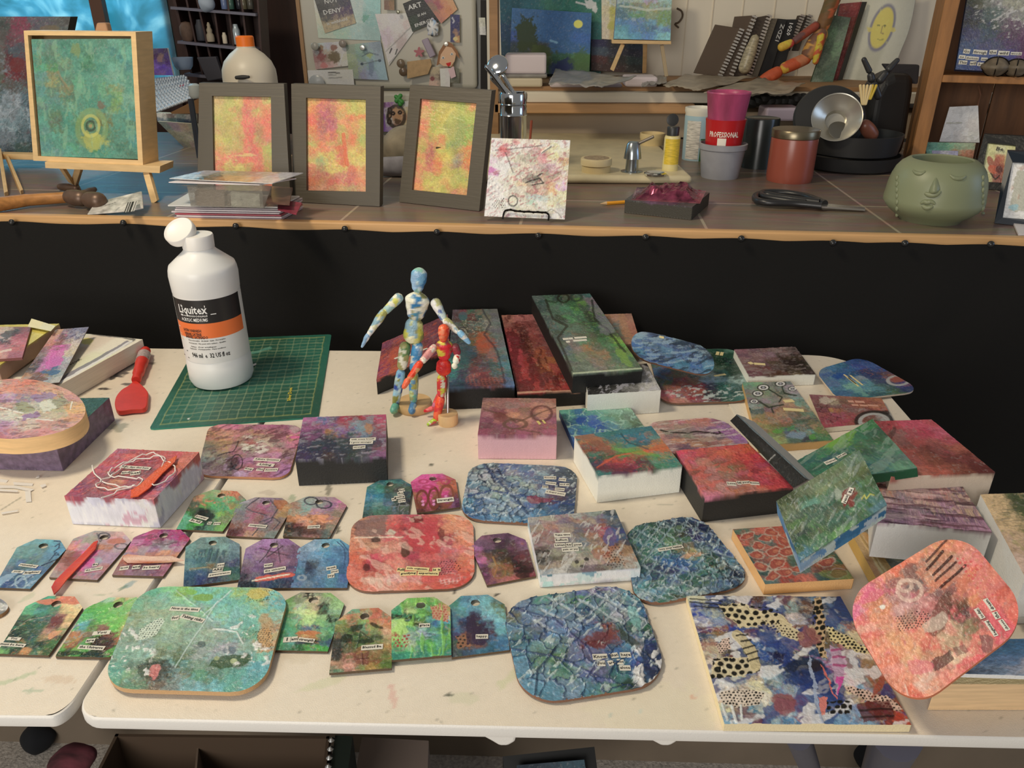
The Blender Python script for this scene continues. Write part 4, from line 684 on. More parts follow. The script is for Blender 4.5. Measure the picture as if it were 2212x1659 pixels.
board('large coral round-cornered board propped on the right-hand pile reading choose the dream', [(1812, 1298), (2072, 1138), (2236, 1336), (1960, 1545)],
      'e76 e68 e86 d64 e86 c85 d85/e69 c75 955 a76 976 b86 e76/e66 d85 a77 766 c86 b87 e88/e98 d86 c99 a66 c75 c87 e77/d65 e97 a76 c88 855 d75 d64/e86 d96 d76 b66 a65 d76 d74/e75 e96 d86 c77 643 d85 d64/e87 ea7 d65 ca8 644 e66 c54/e86 da8 c86 b97 875 d56 e76/e64 eba c87 db9 e76 d56 e65/e54 e97 e87 e66 d45 e56 e54',
      z=[.060, .118, .088, .034], rad=.03, t=.004, seed=82, side='c75', words=[(2137, 1307, 31, 11, 126, 'dream.'), (2152, 1330, 17, 12, 122, 'the'), (2169, 1351, 28, 11, 126, 'choose'), (2116, 1326, 26, 11, 126, 'today,'), (2141, 1358, 40, 10, 124, 'beginning')],
      layers=[('l', [(2002, 1213), (2045, 1168)], 4, '422', .85), ('l', [(2003, 1231), (2037, 1192)], 5, '311', .9), ('l', [(2017, 1243), (2055, 1202)], 5, '311', .9), ('l', [(2022, 1255), (2064, 1214)], 4, '422', .9), ('l', [(2032, 1270), (2085, 1222)], 5, '311', .9), ('b', 1968, 1235, 16, 22, '755', .7, -20), ('o', 1965, 1275, 26, 22, 4, 'dba', .6), ('o', 1955, 1265, 14, 12, 4, 'dba', .6),
              ('d', [(2060, 1195), (2120, 1220), (2160, 1290), (2130, 1300), (2085, 1240)], 13, 3.4, 'd55', None), ('d', [(1932, 1335), (1990, 1315), (2015, 1330), (1995, 1355), (1940, 1365)], 7, 2, '211', None), ('b', 2030, 1330, 18, 50, '532', .6, -20), ('b', 2020, 1345, 30, 14, 'cba', .6, 30), ('b', 1905, 1310, 7, 6, 'eed', .9), ('b', 2140, 1255, 30, 40, 'e88', .4, 50),
              ('p', [(2010, 1430), (2055, 1405), (2065, 1425), (2020, 1452)], '533', .8), ('p', [(2060, 1400), (2085, 1392), (2092, 1408), (2070, 1420)], '644', .6), ('p', [(2115, 1370), (2140, 1375), (2150, 1410), (2125, 1412)], '755', .7), ('b', 1990, 1440, 30, 16, 'e47', .5), ('b', 1880, 1290, 30, 12, 'e58', .6, 30), ('l', [(1955, 1480), (1968, 1530)], 3, 'fba', .7)])
# leopard panel
LP = [(1483, 1287), (1815, 1289), (1969, 1566), (1565, 1564)]
zl = zt((1565, 1580), (1565, 1564))
art('collage_painting', 'large blue collage panel with leopard spots, zebra chevrons and a pink striped leaf', 'panel', LP, zl, zl-T0,
    'cca 9ab 346 744 532 89a cba 346 68a 346/56a 346 111 dcb 557 9bc 8aa 643 235 57a/24a 79b 221 cb9 a54 446 dcc 346 89a 578/dde 89b 348 bca 965 a76 bbc 643 79a 457/735 953 24a 25a cca 348 853 dc9 58a a65/357 863 14a dde 79a 57a 843 653 246 dc9/a76 445 346 26a 57a 88a 246 653 b9a ca8/cb9 542 786 25a 114 134 247 9ac 68a dcb/dcb 211 cb9 567 236 124 37a a8b 57a 974/ddc bcb 78a 79a 346 313 25a c7a 9bc b87/9bc 89a cb9 9bc 248 237 36a d5a 8aa 963/dcb cba eda 57a 9ab 249 356 dc9 8bd 853/dba dcb edc 79a a67 8ac 358 cba 732 743/dda 48a ccb 9bc 966 58a cba 79c 632 a42/7ac 36a 9bc 48b 944 59b 69c 7ac 733 b42',
    (), side='e2d2ac', drip=0, seed=83, edge='panel_edge', hard=.8, wa=.05, cell=1.6, layers=[
    ('s', 50, 60, 2, .56, '138', .7), ('s', 30, 90, 2, .6, 'eef', .7), ('s', 40, 70, 2, .66, '733', .7),
    ('p', [(1552, 1310), (1600, 1302), (1640, 1318), (1690, 1330), (1740, 1375), (1730, 1385), (1650, 1358), (1600, 1355), (1570, 1330)], 'dc9', .9),
    ('d', [(1552, 1312), (1600, 1302), (1690, 1322), (1680, 1350), (1650, 1358), (1600, 1355), (1570, 1330)], 17, 6.5, '110', None),
    ('d', [(1640, 1340), (1690, 1345), (1740, 1375), (1730, 1385), (1660, 1362)], 8, 2.6, '210', None),
    ('p', [(1760, 1295), (1775, 1292), (1782, 1340), (1780, 1400), (1790, 1425), (1772, 1420), (1760, 1380), (1765, 1340)], 'ca7', .95),
    ('d', [(1755, 1295), (1775, 1292), (1782, 1340), (1780, 1400), (1790, 1425), (1772, 1420), (1760, 1380)], 15, 7, '110', None),
    ('p', [(1783, 1350), (1810, 1362), (1850, 1385), (1885, 1408), (1870, 1415), (1830, 1400), (1795, 1385)], 'dc8', .95), ('d', [(1783, 1350), (1810, 1362), (1850, 1385), (1885, 1408), (1870, 1415), (1830, 1400), (1795, 1385)], 9, 3.4, '110', None),
    ('p', [(1543, 1390), (1575, 1380), (1580, 1400), (1555, 1412)], 'dba', .9), ('d', [(1543, 1390), (1575, 1380), (1580, 1400), (1555, 1412)], 6, 2, '110', None),
    ('p', [(1560, 1420), (1630, 1418), (1640, 1450), (1600, 1462), (1535, 1468), (1540, 1440)], 'dc9', .8), ('d', [(1540, 1425), (1630, 1418), (1640, 1450), (1600, 1462), (1535, 1468)], 18, 8.5, '110', None),
    ('l', [(1592, 1372), (1622, 1405), (1632, 1440)], 22, 'cb8', .9), ('l', [(1590, 1375), (1615, 1372)], 3, '111'), ('l', [(1600, 1388), (1622, 1382)], 3, '111'), ('l', [(1606, 1402), (1630, 1395)], 3, '111'), ('l', [(1612, 1416), (1636, 1408)], 3, '111'), ('l', [(1616, 1430), (1640, 1422)], 3, '111'),
    ('p', [(1552, 1500), (1600, 1488), (1650, 1495), (1640, 1520), (1600, 1530), (1560, 1520)], 'dcb', .95), ('d', [(1552, 1500), (1600, 1488), (1650, 1495), (1640, 1520), (1600, 1530), (1560, 1520)], 8, 2.8, '110', None),
    ('p', [(1820, 1480), (1870, 1490), (1920, 1505), (1950, 1535), (1930, 1535), (1870, 1510), (1830, 1495)], 'dba', .95), ('d', [(1820, 1480), (1870, 1490), (1920, 1505), (1950, 1535), (1930, 1535), (1870, 1510), (1830, 1495)], 8, 2.8, '110', None),
    ('d', [(1785, 1518), (1835, 1515), (1845, 1540), (1790, 1545)], 16, 7.5, '110', None), ('b', 1655, 1378, 36, 24, '138', .8, -20), ('b', 1745, 1440, 40, 20, '124', .85), ('b', 1765, 1470, 50, 30, '137', .6), ('b', 1760, 1440, 16, 12, '211', .8), ('b', 1745, 1375, 22, 22, '955', .8),
    ('p', [(1790, 1392), (1815, 1402), (1828, 1440), (1815, 1480), (1808, 1508), (1800, 1450)], 'b9b', .95), ('l', [(1795, 1405), (1815, 1402)], 4, 'a37'), ('l', [(1798, 1420), (1825, 1420)], 4, 'a37'), ('l', [(1800, 1436), (1826, 1440)], 4, 'a37'), ('p', [(1806, 1460), (1824, 1460), (1815, 1480), (1809, 1506)], 'd3a', .95),
    ('p', [(1768, 1428), (1778, 1440), (1808, 1512), (1806, 1516)], 'e65', .9), ('p', [(1745, 1412), (1752, 1425), (1772, 1540), (1765, 1545), (1748, 1450)], '9ac', .9), ('p', [(1768, 1508), (1788, 1508), (1782, 1545), (1772, 1550)], 'e76', .9), ('l', [(1770, 1545), (1782, 1572)], 4, '9ac', .8),
    ('l', [(1580, 1525), (1590, 1560)], 5, 'dee', .8), ('l', [(1600, 1525), (1602, 1555)], 4, 'dee', .8), ('l', [(1560, 1520), (1572, 1556)], 4, 'dee', .7), ('l', [(1490, 1293), (1560, 1300)], 1.5, '110'), ('l', [(1490, 1300), (1560, 1308)], 1.5, '110'), ('l', [(1500, 1310), (1565, 1315)], 1.5, '110'),
    ('b', 1690, 1520, 26, 22, '944', .8), ('p', [(1850, 1520), (1920, 1512), (1935, 1555), (1865, 1560)], '622', .8), ('l', [(1855, 1535), (1928, 1532)], 4, '211', .8), ('l', [(1860, 1550), (1930, 1548)], 4, '211', .8), ('b', 1905, 1470, 8, 40, 'a42', .8, -30), ('b', 1945, 1550, 14, 12, 'b31', .9)])

# ---- left-hand stack
zb = zt((132, 1018), (121, 965))
art('canvas', 'deep canvas with purple crackled sides and green top, under the round pink panel', 'canvas', [(-20, 862), (236, 859), (121, 965), (-190, 958)], zb, zb-T0, '275 375 254/275 364 375/486 375 364', (), group='small deep canvases', side='657', drip=.1, seed=90,
    smat=mat('purple_crackle', '6b5a72', .45, bump=.9, bscale=130, var=.4, vscale=110))
rD, pD, nD = art('round_plaque', 'round pink collage panel with a thick pale wooden rim', 'panel', [(-80, 815), (172, 822), (198, 948), (-150, 948)], zb+.0215, .021,
    'ca9 cb9 d87 e75 c97 c98/d99 d88 e86 c87 da8 d98/c88 c9a b8b 879 aa7 c88/bab 998 c98 bba aa7 da5/987 b97 ccb bb9 cb9 d96/c78 ba9 b8b cba c87 d98/c77 d88 b67 c88 d88 c89', (), shape='c', side='ecb078', drip=0, seed=91, edge='wood_rim', smat=WOODL,
    layers=[('p', [(65, 855), (110, 848), (125, 856), (80, 868)], '97a', .8), ('p', [(30, 872), (60, 868), (75, 885), (45, 895)], '996', .8), ('p', [(100, 862), (135, 858), (155, 868), (120, 885)], '997', .8), ('p', [(80, 870), (110, 862), (125, 880), (95, 892)], 'ddc', .8), ('l', [(0, 880), (50, 892)], 2.5, 'fed', .9), ('l', [(38, 902), (90, 905), (115, 908)], 2, 'fed', .9), ('l', [(155, 868), (152, 884)], 2, 'fed', .9), ('p', [(50, 898), (85, 888), (90, 900), (45, 908)], '96a', .8), ('s', 10, 260, 3, .62, '522', .5)])
zk = zt((172, 838), (150, 826))+.004
art('book', 'white covered book with a violet border and the word Frost', 'book', [(95, 712), (308, 733), (128, 832), (-60, 830)], TZ+.030, .029, 'edb ddc dcb edc/dcb edb edc ddb/ddc edc ddb edc', side='ddd8cc', drip=0, busy=0, grain=.03, wa=.01, seed=92, edge='page_block', mt=MATTE, smat=mat('page_edges', 'd8d4c8', .7, var=.12, vscale=20, stretch=(1, 1, 60)),
    words=[(162, 783, 38, 12, 30, 'Frost')], wm=[None, INK], layers=[('l', [(190, 721), (292, 734), (128, 828)], 1.6, '555', .9), ('l', [(276, 740), (200, 783), (128, 822)], 8, '447', .7), ('l', [(285, 737), (205, 785), (130, 827)], 3, 'fff', .9), ('b', 186, 737, 12, 8, 'dc3', .9)])
art('collage_card', 'thin collage card with magenta and blue paper pieces, leaning across the book', 'card', [(120, 712), (192, 706), (128, 826), (32, 836)], [TZ+.055, TZ+.050, TZ+.036, TZ+.040], .002, 'c97 878 88a 779/c99 744 98a aab/c76 843 ba9 cbb/966 d5b d5b cba/877 d6b cba cb9/533 c6b 469 aab/333 c7b 369 98a/c97 853 973 9aa/9ab 99a 9ab bbb', (), side='655', drip=0, seed=93, wa=.03,
    layers=[('p', [(112, 760), (140, 750), (130, 790), (92, 800)], 'd5b', .8), ('p', [(85, 805), (112, 796), (135, 800), (110, 813)], '369', .9), ('p', [(55, 822), (75, 812), (105, 818), (80, 830)], '742', .8), ('s', 20, 300, 1, .58, '447', .7, 160, 722, 30, 16)])
art('canvas', 'yellow-topped deep canvas with brown sides at the far left', 'canvas', [(-150, 705), (128, 699), (-5, 792), (-260, 792)], zb+.022, .024, 'dc4 cb3 dc3/cb3 dc4 cb2', (), group='small deep canvases', side='a87', drip=.1, seed=94, busy=.2, grain=.1)
art('paper_sheet', 'cream folded sheet poking up behind the yellow canvas', 'paper', [(68, 688), (120, 704), (110, 715), (60, 705)], TZ+.062, .0005, 'eda ddb', (), side='ddb', drip=0, seed=95, busy=0, grain=.03, mt=MATTE)
art('painted_tile', 'thin pink flower tile lying on the yellow-topped canvas', 'tile', [(-90, 706), (67, 706), (48, 772), (-90, 782)], zb+.0265, .004, 'b56 c65 cba 755/c76 322 cbb a45/c67 bab 433 c67/c77 d97 c78 c66/e98 ca7 d98 a56', (), side='744', drip=0, seed=96, layers=[('b', 20, 722, 20, 8, '333', .8, 20), ('l', [(0, 760), (22, 756)], 4, 'ecb', .8)])

# ================================================================ LOOSE THINGS ON THE TABLES
def spline(pts, n=8):
    pts = [np.array(p, float) for p in pts]; out = []
    for i in range(len(pts)-1):
        p0 = pts[max(i-1, 0)]; p1 = pts[i]; p2 = pts[i+1]; p3 = pts[min(i+2, len(pts)-1)]
        for k in range(n):
            t = k/n; out.append(0.5*((2*p1)+(-p0+p2)*t+(2*p0-5*p1+4*p2-p3)*t*t+(-p0+3*p1-3*p2+p3)*t**3))
    return out+[pts[-1]]
def colour(o, pal, f=90, seed=1, k=1.0, m=None, rings=None):
    """give a mesh its own painted colours in torn patches"""
    me = o.data; V = np.zeros(len(me.vertices)*3); me.vertices.foreach_get('co', V); V = V.reshape(-1, 3)+np.array(o.matrix_world.translation)*0
    s = V[:, 0]+V[:, 1]*0.6+seed; t = V[:, 2]+V[:, 1]*0.5
    w1 = fbm(s*60, t*60, seed)-.5
    _, ci = vor(s*f+w1, t*f*0.8+w1, seed); pc = np.array([hx(c, k) for c in pal])
    C = pc[np.clip((ci*len(pal)).astype(int), 0, len(pal)-1)]
    _, c2 = vor(s*f*2.1+w1, t*f*1.7, seed+4); al = (c2 > .72)[:, None]*0.8
    C = C*(1-al)+pc[np.clip((c2*7.7*len(pal)).astype(int) % len(pal), 0, len(pal)-1)]*al
    C *= (0.85+0.3*fbm(s*300, t*300, seed+7, 2))[:, None]
    a = me.color_attributes.new('Col', 'FLOAT_COLOR', 'POINT')
    a.data.foreach_set('color', np.concatenate([np.clip(C, .002, .9), np.ones((len(C), 1))], 1).ravel().astype(np.float32))
    me.materials.clear(); me.materials.append(m or GLOSS)

# ---- cutting mat
MQ = [(432, 733), (716, 722), (687, 901), (322, 927)]
MW = [P(x, y, TZ+.0022) for x, y in MQ]
def mw(u, v):
    w_ = MW[3]*(1-u)*(1-v)+MW[2]*u*(1-v)+MW[1]*u*v+MW[0]*(1-u)*v; return proj(w_)
ml = []
for i in range(17): u = .05+.9*i/16; ml.append(('l', [mw(u, .04), mw(u, .96)], 1.2 if i % 2 else 1.5, 'ab8' if i not in (0, 16) else 'cc5', .13 if i % 2 else .26))
for i in range(23): v = .04+.92*i/22; ml.append(('l', [mw(.05, v), mw(.95, v)], 1.0 if i % 2 else 1.3, 'ab8' if i not in (0, 22) else 'cc5', .13 if i % 2 else .26))
rM, pM, nM = art('cutting_mat', 'green cutting mat with a pale yellow grid, under the white bottle', 'mat', MQ, TZ+.0022, .002, '165 154 165/154 165 165/165 154 154', layers=ml+[('l', [(525, 768), (585, 752)], 4, '5a9', .5), ('b', 408, 905, 3, 2, 'ddd', .9), ('b', 560, 890, 12, 4, '243', .4)],
    seed=101, side='276', drip=0, edge='mat_edge', face='mat_surface', grain=.05, busy=.1, mt=pmat('rubber_mat', .4, .1), cell=1.35, shape='r', rad=.006)
strip_on(rM, pM, nM, 626, 853, 40, 13, 82, 'Silver Dove', mats=[None, mat('yellow_print', 'cb4', .5)], name='mat_logo')

# ---- varnish bottle
f0 = P(456, 847, TZ+.003); dep = (f0-CAM)@Fv; rB = 67*(dep+.02)/FPX; bc = np.array([f0[0], f0[1]+rB, TZ+.003])
bt = empty('varnish_bottle', bc, 'tall white plastic varnish bottle with open flip lid standing on the green mat', 'bottle')
def bz(y, x=430): return Q(x, y, bc[1])[2]-bc[2]
h1 = bz(574); h2 = bz(535); h3 = bz(506)
PL = mat('milky_plastic', (0.80, 0.80, 0.78), .35, bump=.05, bscale=60); CAPM = mat('white_cap', (0.84, 0.82, 0.78), .4)
R = rB
MB().lathe([(R*.80, 0), (R*.93, .002), (R, .010), (R, bz(770)), (R*.985, bz(768)), (R*.985, bz(625)), (R*1.0, bz(620)), (R*1.02, h1-.01), (R*1.0, h1-.002), (R*.96, h1+.004), (R*.50, h2-.004), (R*.44, h2), (R*.44, h2+.003), (R*.2, h2+.004)], bc, n=72).build('bottle_body', PL, bt, smooth=True)
MB().lathe([(R*.43, h2), (R*.46, h2+.001), (R*.47, h3-.002), (R*.45, h3), (R*.1, h3+.001)], bc, n=48).build('cap_ring', CAPM, bt, smooth=True)
lc = Q(389, 501, bc[1]-.004); la = Vector((-0.15, -0.62, 0.78)).normalized()
MB().lathe([(R*.30, 0), (R*.45, 0), (R*.465, .002), (R*.465, .010), (R*.44, .0115), (R*.40, .0105), (R*.36, .0095), (R*.02, .009)], lc-np.array(la)*.006, la, 48).build('flip_lid', CAPM, bt, smooth=True)
yf = bc[1]-R
def fz(y, x=425): return Q(x, y, yf)[2]
camaz = math.atan2(-bc[0], -bc[1]+0.0)     # direction towards the camera in plan
az0 = math.atan2(CAM[1]-bc[1], CAM[0]-bc[0])
def cyl_band(z0_, z1_, a0, a1, r, m, name, parent):
    n = 40; mb = MB(); V = []
    for i in range(n+1):
        a = az0+math.radians(a0+(a1-a0)*i/n)
        for z_ in (z0_, z1_): V.append((bc[0]+r*math.cos(a), bc[1]+r*math.sin(a), z_))
    mb.add(V, [(2*i, 2*i+2, 2*i+3, 2*i+1) for i in range(n)])
    return mb.build(name, m, parent, smooth=True)
def cyl_text(s, px, py, wp, m, parent, hp=None, r=None, tilt=0.0, shear=0.0):
    r = r or R*.985+.0009; d_ = (np.array([px, py])); sc2 = dep/FPX
    cx_ = proj(np.array([bc[0]+r*math.cos(az0), bc[1]+r*math.sin(az0), Q(px, py, yf)[2]]))[0]
    a0 = math.asin(max(-.95, min(.95, (px-cx_)*sc2/r))); zc = Q(px, py, bc[1]-r*math.cos(a0))[2]
    V, F, tw, th = textmesh(s, shear); s_ = wp*sc2/tw; sy = (hp*sc2/th*1.05) if hp else s_
    mb = MB(); mb.add([(bc[0]+r*math.cos(az0+a0+p[0]*s_/r), bc[1]+r*math.sin(az0+a0+p[0]*s_/r), zc+p[1]*sy) for p in V], F)
    return mb.build('lettering', m, parent)
LB = fz(786); L1 = fz(732); L2 = fz(700); L3 = fz(650)
WL = mat('label_white', (0.80, 0.79, 0.76), .35); BKL = mat('label_black', (0.02, 0.02, 0.02), .35); ORL = mat('label_orange', 'e8743c', .4); WHI = mat('label_print_white', (0.85, 0.85, 0.83), .4)
lab = cyl_band(LB, L3+.002, -88, 96, R*.985+.0003, WL, 'label', bt)
cyl_band(L2, L3, -80, 62, R*.985+.0005, BKL, 'black_band', lab); cyl_band(L1, L2, -80, 62, R*.985+.0005, ORL, 'orange_band', lab)
for s, x, y, w_, m, h_ in (('Liquitex', 416, 666, 66, WHI, 17), ('PROFESSIONAL', 419, 679.5, 60, WHI, 3.4), ('ACRYLIC MEDIUMS', 421, 688, 60, WHI, 7), ('SATIN VARNISH', 417, 709, 44, INK, 6), ('VERNIS SATINE', 419, 717, 42, INK, 6), ('BARNIZ SATINADO', 426, 725, 52, INK, 6),
    ('946 ml  e  32 US fl oz', 455, 768, 82, INK, 10), ('Non-removable . Archival . Satin . For acrylics', 446, 736, 80, INK, 2.6), ('Permanent . Ne peut etre enleve . Qualite', 447, 742, 80, INK, 2.6), ('Satine . Pour acryliques', 440, 748, 56, INK, 2.6), ('Satinado . Permanente . Para acrilicos', 448, 754, 78, INK, 2.6)):
    cyl_text(s, x, y, w_, m, lab, h_)
for x, y, w_, m in ((415, 655.5, 58, WHI), (418, 675.5, 62, WHI), (386, 692, 9, WHI), (460, 680, 12, WHI), (377, 707, 14, mat('pale_orange_print', 'f4b890', .5)), (378, 713, 13, MATS['pale_orange_print']), (379, 719, 14, MATS['pale_orange_print']), (386, 742, 30, INK), (390, 757, 30, INK)):
    cyl_text('-', x, y, w_, m, lab, 22 if w_ > 30 else 9)

# ---- red spatula
RED = mat('red_silicone', 'c8352c', .45, var=.12, vscale=60)
sp = empty('spatula', P(290, 830, TZ), 'red silicone spatula with a grey-smeared handle, left of the green mat', 'spatula')
MB().tube([P(x, y, TZ+.010) for x, y in spline([(314, 757), (309, 775), (301, 800), (294, 822)])], [.004]+[.0085]*4+[.0095]*8+[.0085]*6+[.007]*5+[.006], 14).build('handle', RED, sp, smooth=True)
MB().tube([P(x, y, TZ+.0105) for x, y in ((311.5, 766), (309, 774), (306.5, 780))], .0098, 14).build('paint_smear', mat('grey_smear', 'a99', .6, var=.3, vscale=200), sp, smooth=True)
MB().prism([P(x, y, TZ+.009) for x, y in spline([(288, 822), (299, 825), (318, 844), (319, 858), (314, 880), (284, 884), (256, 887), (248, 876), (250, 858), (262, 842), (278, 832), (288, 822)], 4)][:-1], (0, 0, -.007)).build('blade', RED, sp, bevel=.0025)

# ---- painted wooden figures
def figure(label, base_px, Yb, J, pal, palh, parts, rod, disc_r, thick, seed, S):
    b0 = P(base_px[0], base_px[1], TZ); root = empty('artist_mannequin', (b0[0], Yb, TZ), label, 'mannequin')
    def q(p, dy=0): return Q(p[0], p[1], Yb+dy)
    sc3 = (np.linalg.norm(q((J['c'][0], J['c'][1]))-CAM))/FPX*0.97
    MB().lathe([(disc_r*.97, 0), (disc_r, .002), (disc_r, thick-.003), (disc_r*.95, thick), (.001, thick)], (b0[0], b0[1], TZ), n=48).build('base', mat('light_beech', 'd4b284', .5, var=.12, vscale=40, stretch=(1, 6, 1)), root, smooth=True)
    MB().tube([(b0[0]+rod[1], b0[1], TZ+thick*.8), q(rod[0], .012)], .0017, 10).build('support_rod', mat('steel_rod', 'bbb', .3, metal=1), root, smooth=True)
    for i, (nm, a, b_, rs, dy0, dy1, pl) in enumerate(parts):
        mb = MB().limb(q(a, dy0), q(b_, dy1), [r*sc3 for r in rs], 20)
        if nm in ('torso', 'pelvis'):
            V = np.array(mb.v); V[:, 1] = Yb+(V[:, 1]-Yb)*.62; mb.v = [tuple(v) for v in V]
        colour(mb.build(nm, GLOSS, root, smooth=True), pl or pal, S*1.5, seed+i)
    return root
BP = ['cdb', '48b', 'ddc', '8ab', '995', 'cc8', 'eed', '9bb', 'aa4']; BG = ['aa4', 'bb5', 'cc8', '885', '8ab', 'ddb']; BL_ = ['48b', '249', '9bc', 'ddd', '8ab']
figure('larger jointed wooden figure papered in blue, white and olive, arms spread', (896, 882), P(896, 880, TZ)[1]-.012, {'c': (900, 740)}, BP, BG, [
    ('head', (907, 578), (901, 632), [13, 17, 17, 13, 9], 0, 0, ['8ac', '9bd', '48b', 'cdd', '8ba', '7ac']), ('neck', (903, 622), (903, 646), [8, 8], 0, 0, BG),
    ('torso', (904, 630), (896, 694), [21, 27, 24, 19, 16], 0, 0, ['ddc', 'eed', '48a', 'ddc', '37a', '885']), ('pelvis', (896, 684), (892, 744), [15, 20, 23, 21], 0, 0, BG),
    ('upper_arm', (868, 636), (828, 677), [11, 11, 9, 8], 0, -.01, ['8ab', 'ddc', '9bb', 'cc6']), ('forearm', (833, 668), (793, 728), [8, 9.5, 7, 5], -.01, -.02, ['cca', '974', 'ddd', '8ab', 'aa6']), ('hand', (797, 720), (781, 751), [5, 6, 4, 2.5], -.02, -.02, ['8ac', '9bd', 'ddd']),
    ('upper_arm', (936, 645), (962, 694), [12, 11, 9, 8], 0, -.01, ['bb8', 'ddd', '249', 'bcc']), ('forearm', (958, 688), (992, 720), [8, 9, 7, 5], -.01, -.02, ['ddd', 'aa7', '8ab', 'eed']), ('hand', (989, 714), (1016, 743), [6, 7.5, 6, 4], -.02, -.02, ['8bd', 'ddd', 'eed']),
    ('thigh', (877, 738), (867, 800), [12, 13, 12, 10], 0, -.004, ['996', 'bb5', 'ddc', '685']), ('shin', (867, 798), (854, 876), [10, 11, 10, 8], -.004, 0, ['249', '8bd', 'cdd', '9bc', '884']), ('foot', (856, 872), (848, 893), [7, 9, 9, 5], 0, -.02, ['6a9', '8b9']),
    ('thigh', (904, 738), (893, 804), [12, 13, 11, 10], 0, -.004, ['48b', '59c', 'ddc', '8ac']), ('shin', (894, 803), (893, 872), [10, 11, 10, 8], -.004, 0, ['995', 'bc9', '8ab', '6a9', '48b']), ('foot', (894, 870), (888, 894), [7, 8.5, 9, 5], 0, -.02, ['58b', '48a', '9bc'])],
    ((892, 735), 0), 41*1.0/FPX, .012, 111, 75)
RP = ['c33', 'd43', 'e64', 'ddc', 'b33', 'c55', 'cc5']
figure('smaller jointed wooden figure papered in red and orange, one arm reaching out', (968, 914), P(966, 908, TZ)[1]-.004, {'c': (958, 800)}, RP, RP, [
    ('head', (960, 700), (957, 738), [9, 12.5, 12.5, 10, 8], 0, 0, ['d53', 'e86', 'c32', 'd64']), ('neck', (958, 730), (959, 746), [7, 8], 0, 0, ['c33']),
    ('torso', (960, 733), (959, 780), [16, 20, 18, 14, 12], 0, 0, ['c23', 'b22', 'c23', '844', 'cb4']), ('pelvis', (959, 774), (958, 812), [13, 16, 17, 15], 0, 0, ['c32', 'b22', 'c33']),
    ('upper_arm', (942, 745), (909, 784), [7, 8.5, 8, 7.5], 0, -.02, ['ddc', 'd99', 'c88']), ('forearm', (911, 780), (882, 820), [7.5, 8.5, 7, 6], -.02, -.03, ['e54', 'c96', 'd54', 'd42']), ('hand', (884, 816), (870, 840), [5, 7, 6, 4], -.03, -.035, ['e75', 'e64']),
    ('upper_arm', (980, 742), (990, 768), [9, 9, 8], 0, .0, ['833', '934', '744']), ('forearm', (990, 764), (983, 787), [8, 8, 7], 0, -.01, ['eed', 'b22', 'ddc']), ('hand', (983, 784), (981, 797), [6, 7, 5], -.01, -.01, ['ddc']),
    ('thigh', (955, 808), (954, 858), [10, 11.5, 11, 9], 0, 0, ['ccb', 'b33', 'bb4', 'c34']), ('shin', (954, 854), (941, 910), [9, 10, 9, 7], 0, -.006, ['e53', 'c33', 'e64']), ('foot', (944, 906), (922, 918), [5, 6.5, 5, 3], -.006, -.014, ['ddc', 'ac4', 'b55']),
    ('shin', (952, 850), (937, 884), [8, 8.5, 7], .008, .014, ['c44', 'd55', 'c79']), ('foot', (940, 880), (915, 889), [5, 6.5, 5, 3], .014, .012, ['c23', 'd66'])],
    ((968, 812), .0), 23*1.0/FPX, .016, 131, 95)

# ---- twine and torn strips
TW = mat('white_twine', (0.8, 0.77, 0.72), .8)
def lm(pts): return [(x*.34358, 940+y*.34358) for x, y in pts]
tw = lm([(580, 190), (600, 250), (680, 310), (830, 330), (900, 290), (860, 275), (700, 262), (695, 225), (760, 190), (900, 130), (980, 120), (1035, 165), (1100, 200), (1080, 260), (960, 320), (1040, 150), (920, 150), (800, 180), (720, 250), (640, 290), (608, 325), (700, 345), (850, 320), (760, 350), (640, 405)])
tag(MB().tube([PP(x, y, pC2+np.array((0, 0, .0022)), nC2)+np.array((0, 0, .0006*(i % 5))) for i, (x, y) in enumerate(spline(tw, 6))], .0007, 6).build('twine', TW, smooth=True), 'loops of thin white twine lying on the red canvas', 'twine')
def strip3(label, pts, p0, lift, c, th=.0012, name='torn_paper_strip', seed=3, cat='paper strip'):
    q = [PP(x, y, p0+np.array((0, 0, lift)), np.array((0, 0, 1.0))) for x, y in pts]
    o = MB().prism(q, (0, 0, -th)).build(name, MATTE); colour(o, c, 60, seed, 1.0, GLOSS); return tag(o, label, cat)
strip3('orange torn paper strip lying across the red canvas with twine', lm([(820, 388), (825, 345), (880, 310), (960, 235), (1050, 160), (1112, 126), (1100, 165), (1020, 240), (940, 330), (870, 380)]), pC2, .0045, ['d52', 'c53', 'b43', 'd63'])
strip3('long red torn paper strip lying across the pink tag', lm([(322, 955), (345, 915), (430, 830), (520, 745), (590, 670), (615, 662), (600, 715), (500, 820), (420, 905), (370, 970), (338, 1000)]), _p5, .0035, ['c42', 'b33', 'd53', 'a32'], seed=5)
strip3('rough brown bark-like strip glued across the magenta tag', lm([(770, 760), (800, 748), (950, 762), (1080, 760), (1155, 785), (1060, 795), (930, 800), (800, 798), (775, 780)]), _p5, .003, ['b64', 'ca8', '964', 'dba'], seed=6)
SL = ['short clipped strip at the far left edge, highest of the scraps', 'long double strip with lines, upper middle of the paper scraps', 'longest clipped strip, running right from the left photo edge', 'small upright rectangle of cut paper at the end of the long strip', 'tiny paper chip farthest from the viewer among the scraps', 'tiny curled paper chip right of the double strip', 'thin lone paper sliver nearest the viewer at the left edge', 'thin strip lying just under the longest clipped strip']
SCR = mat('scrap_paper', (0.74, 0.72, 0.69), .7)
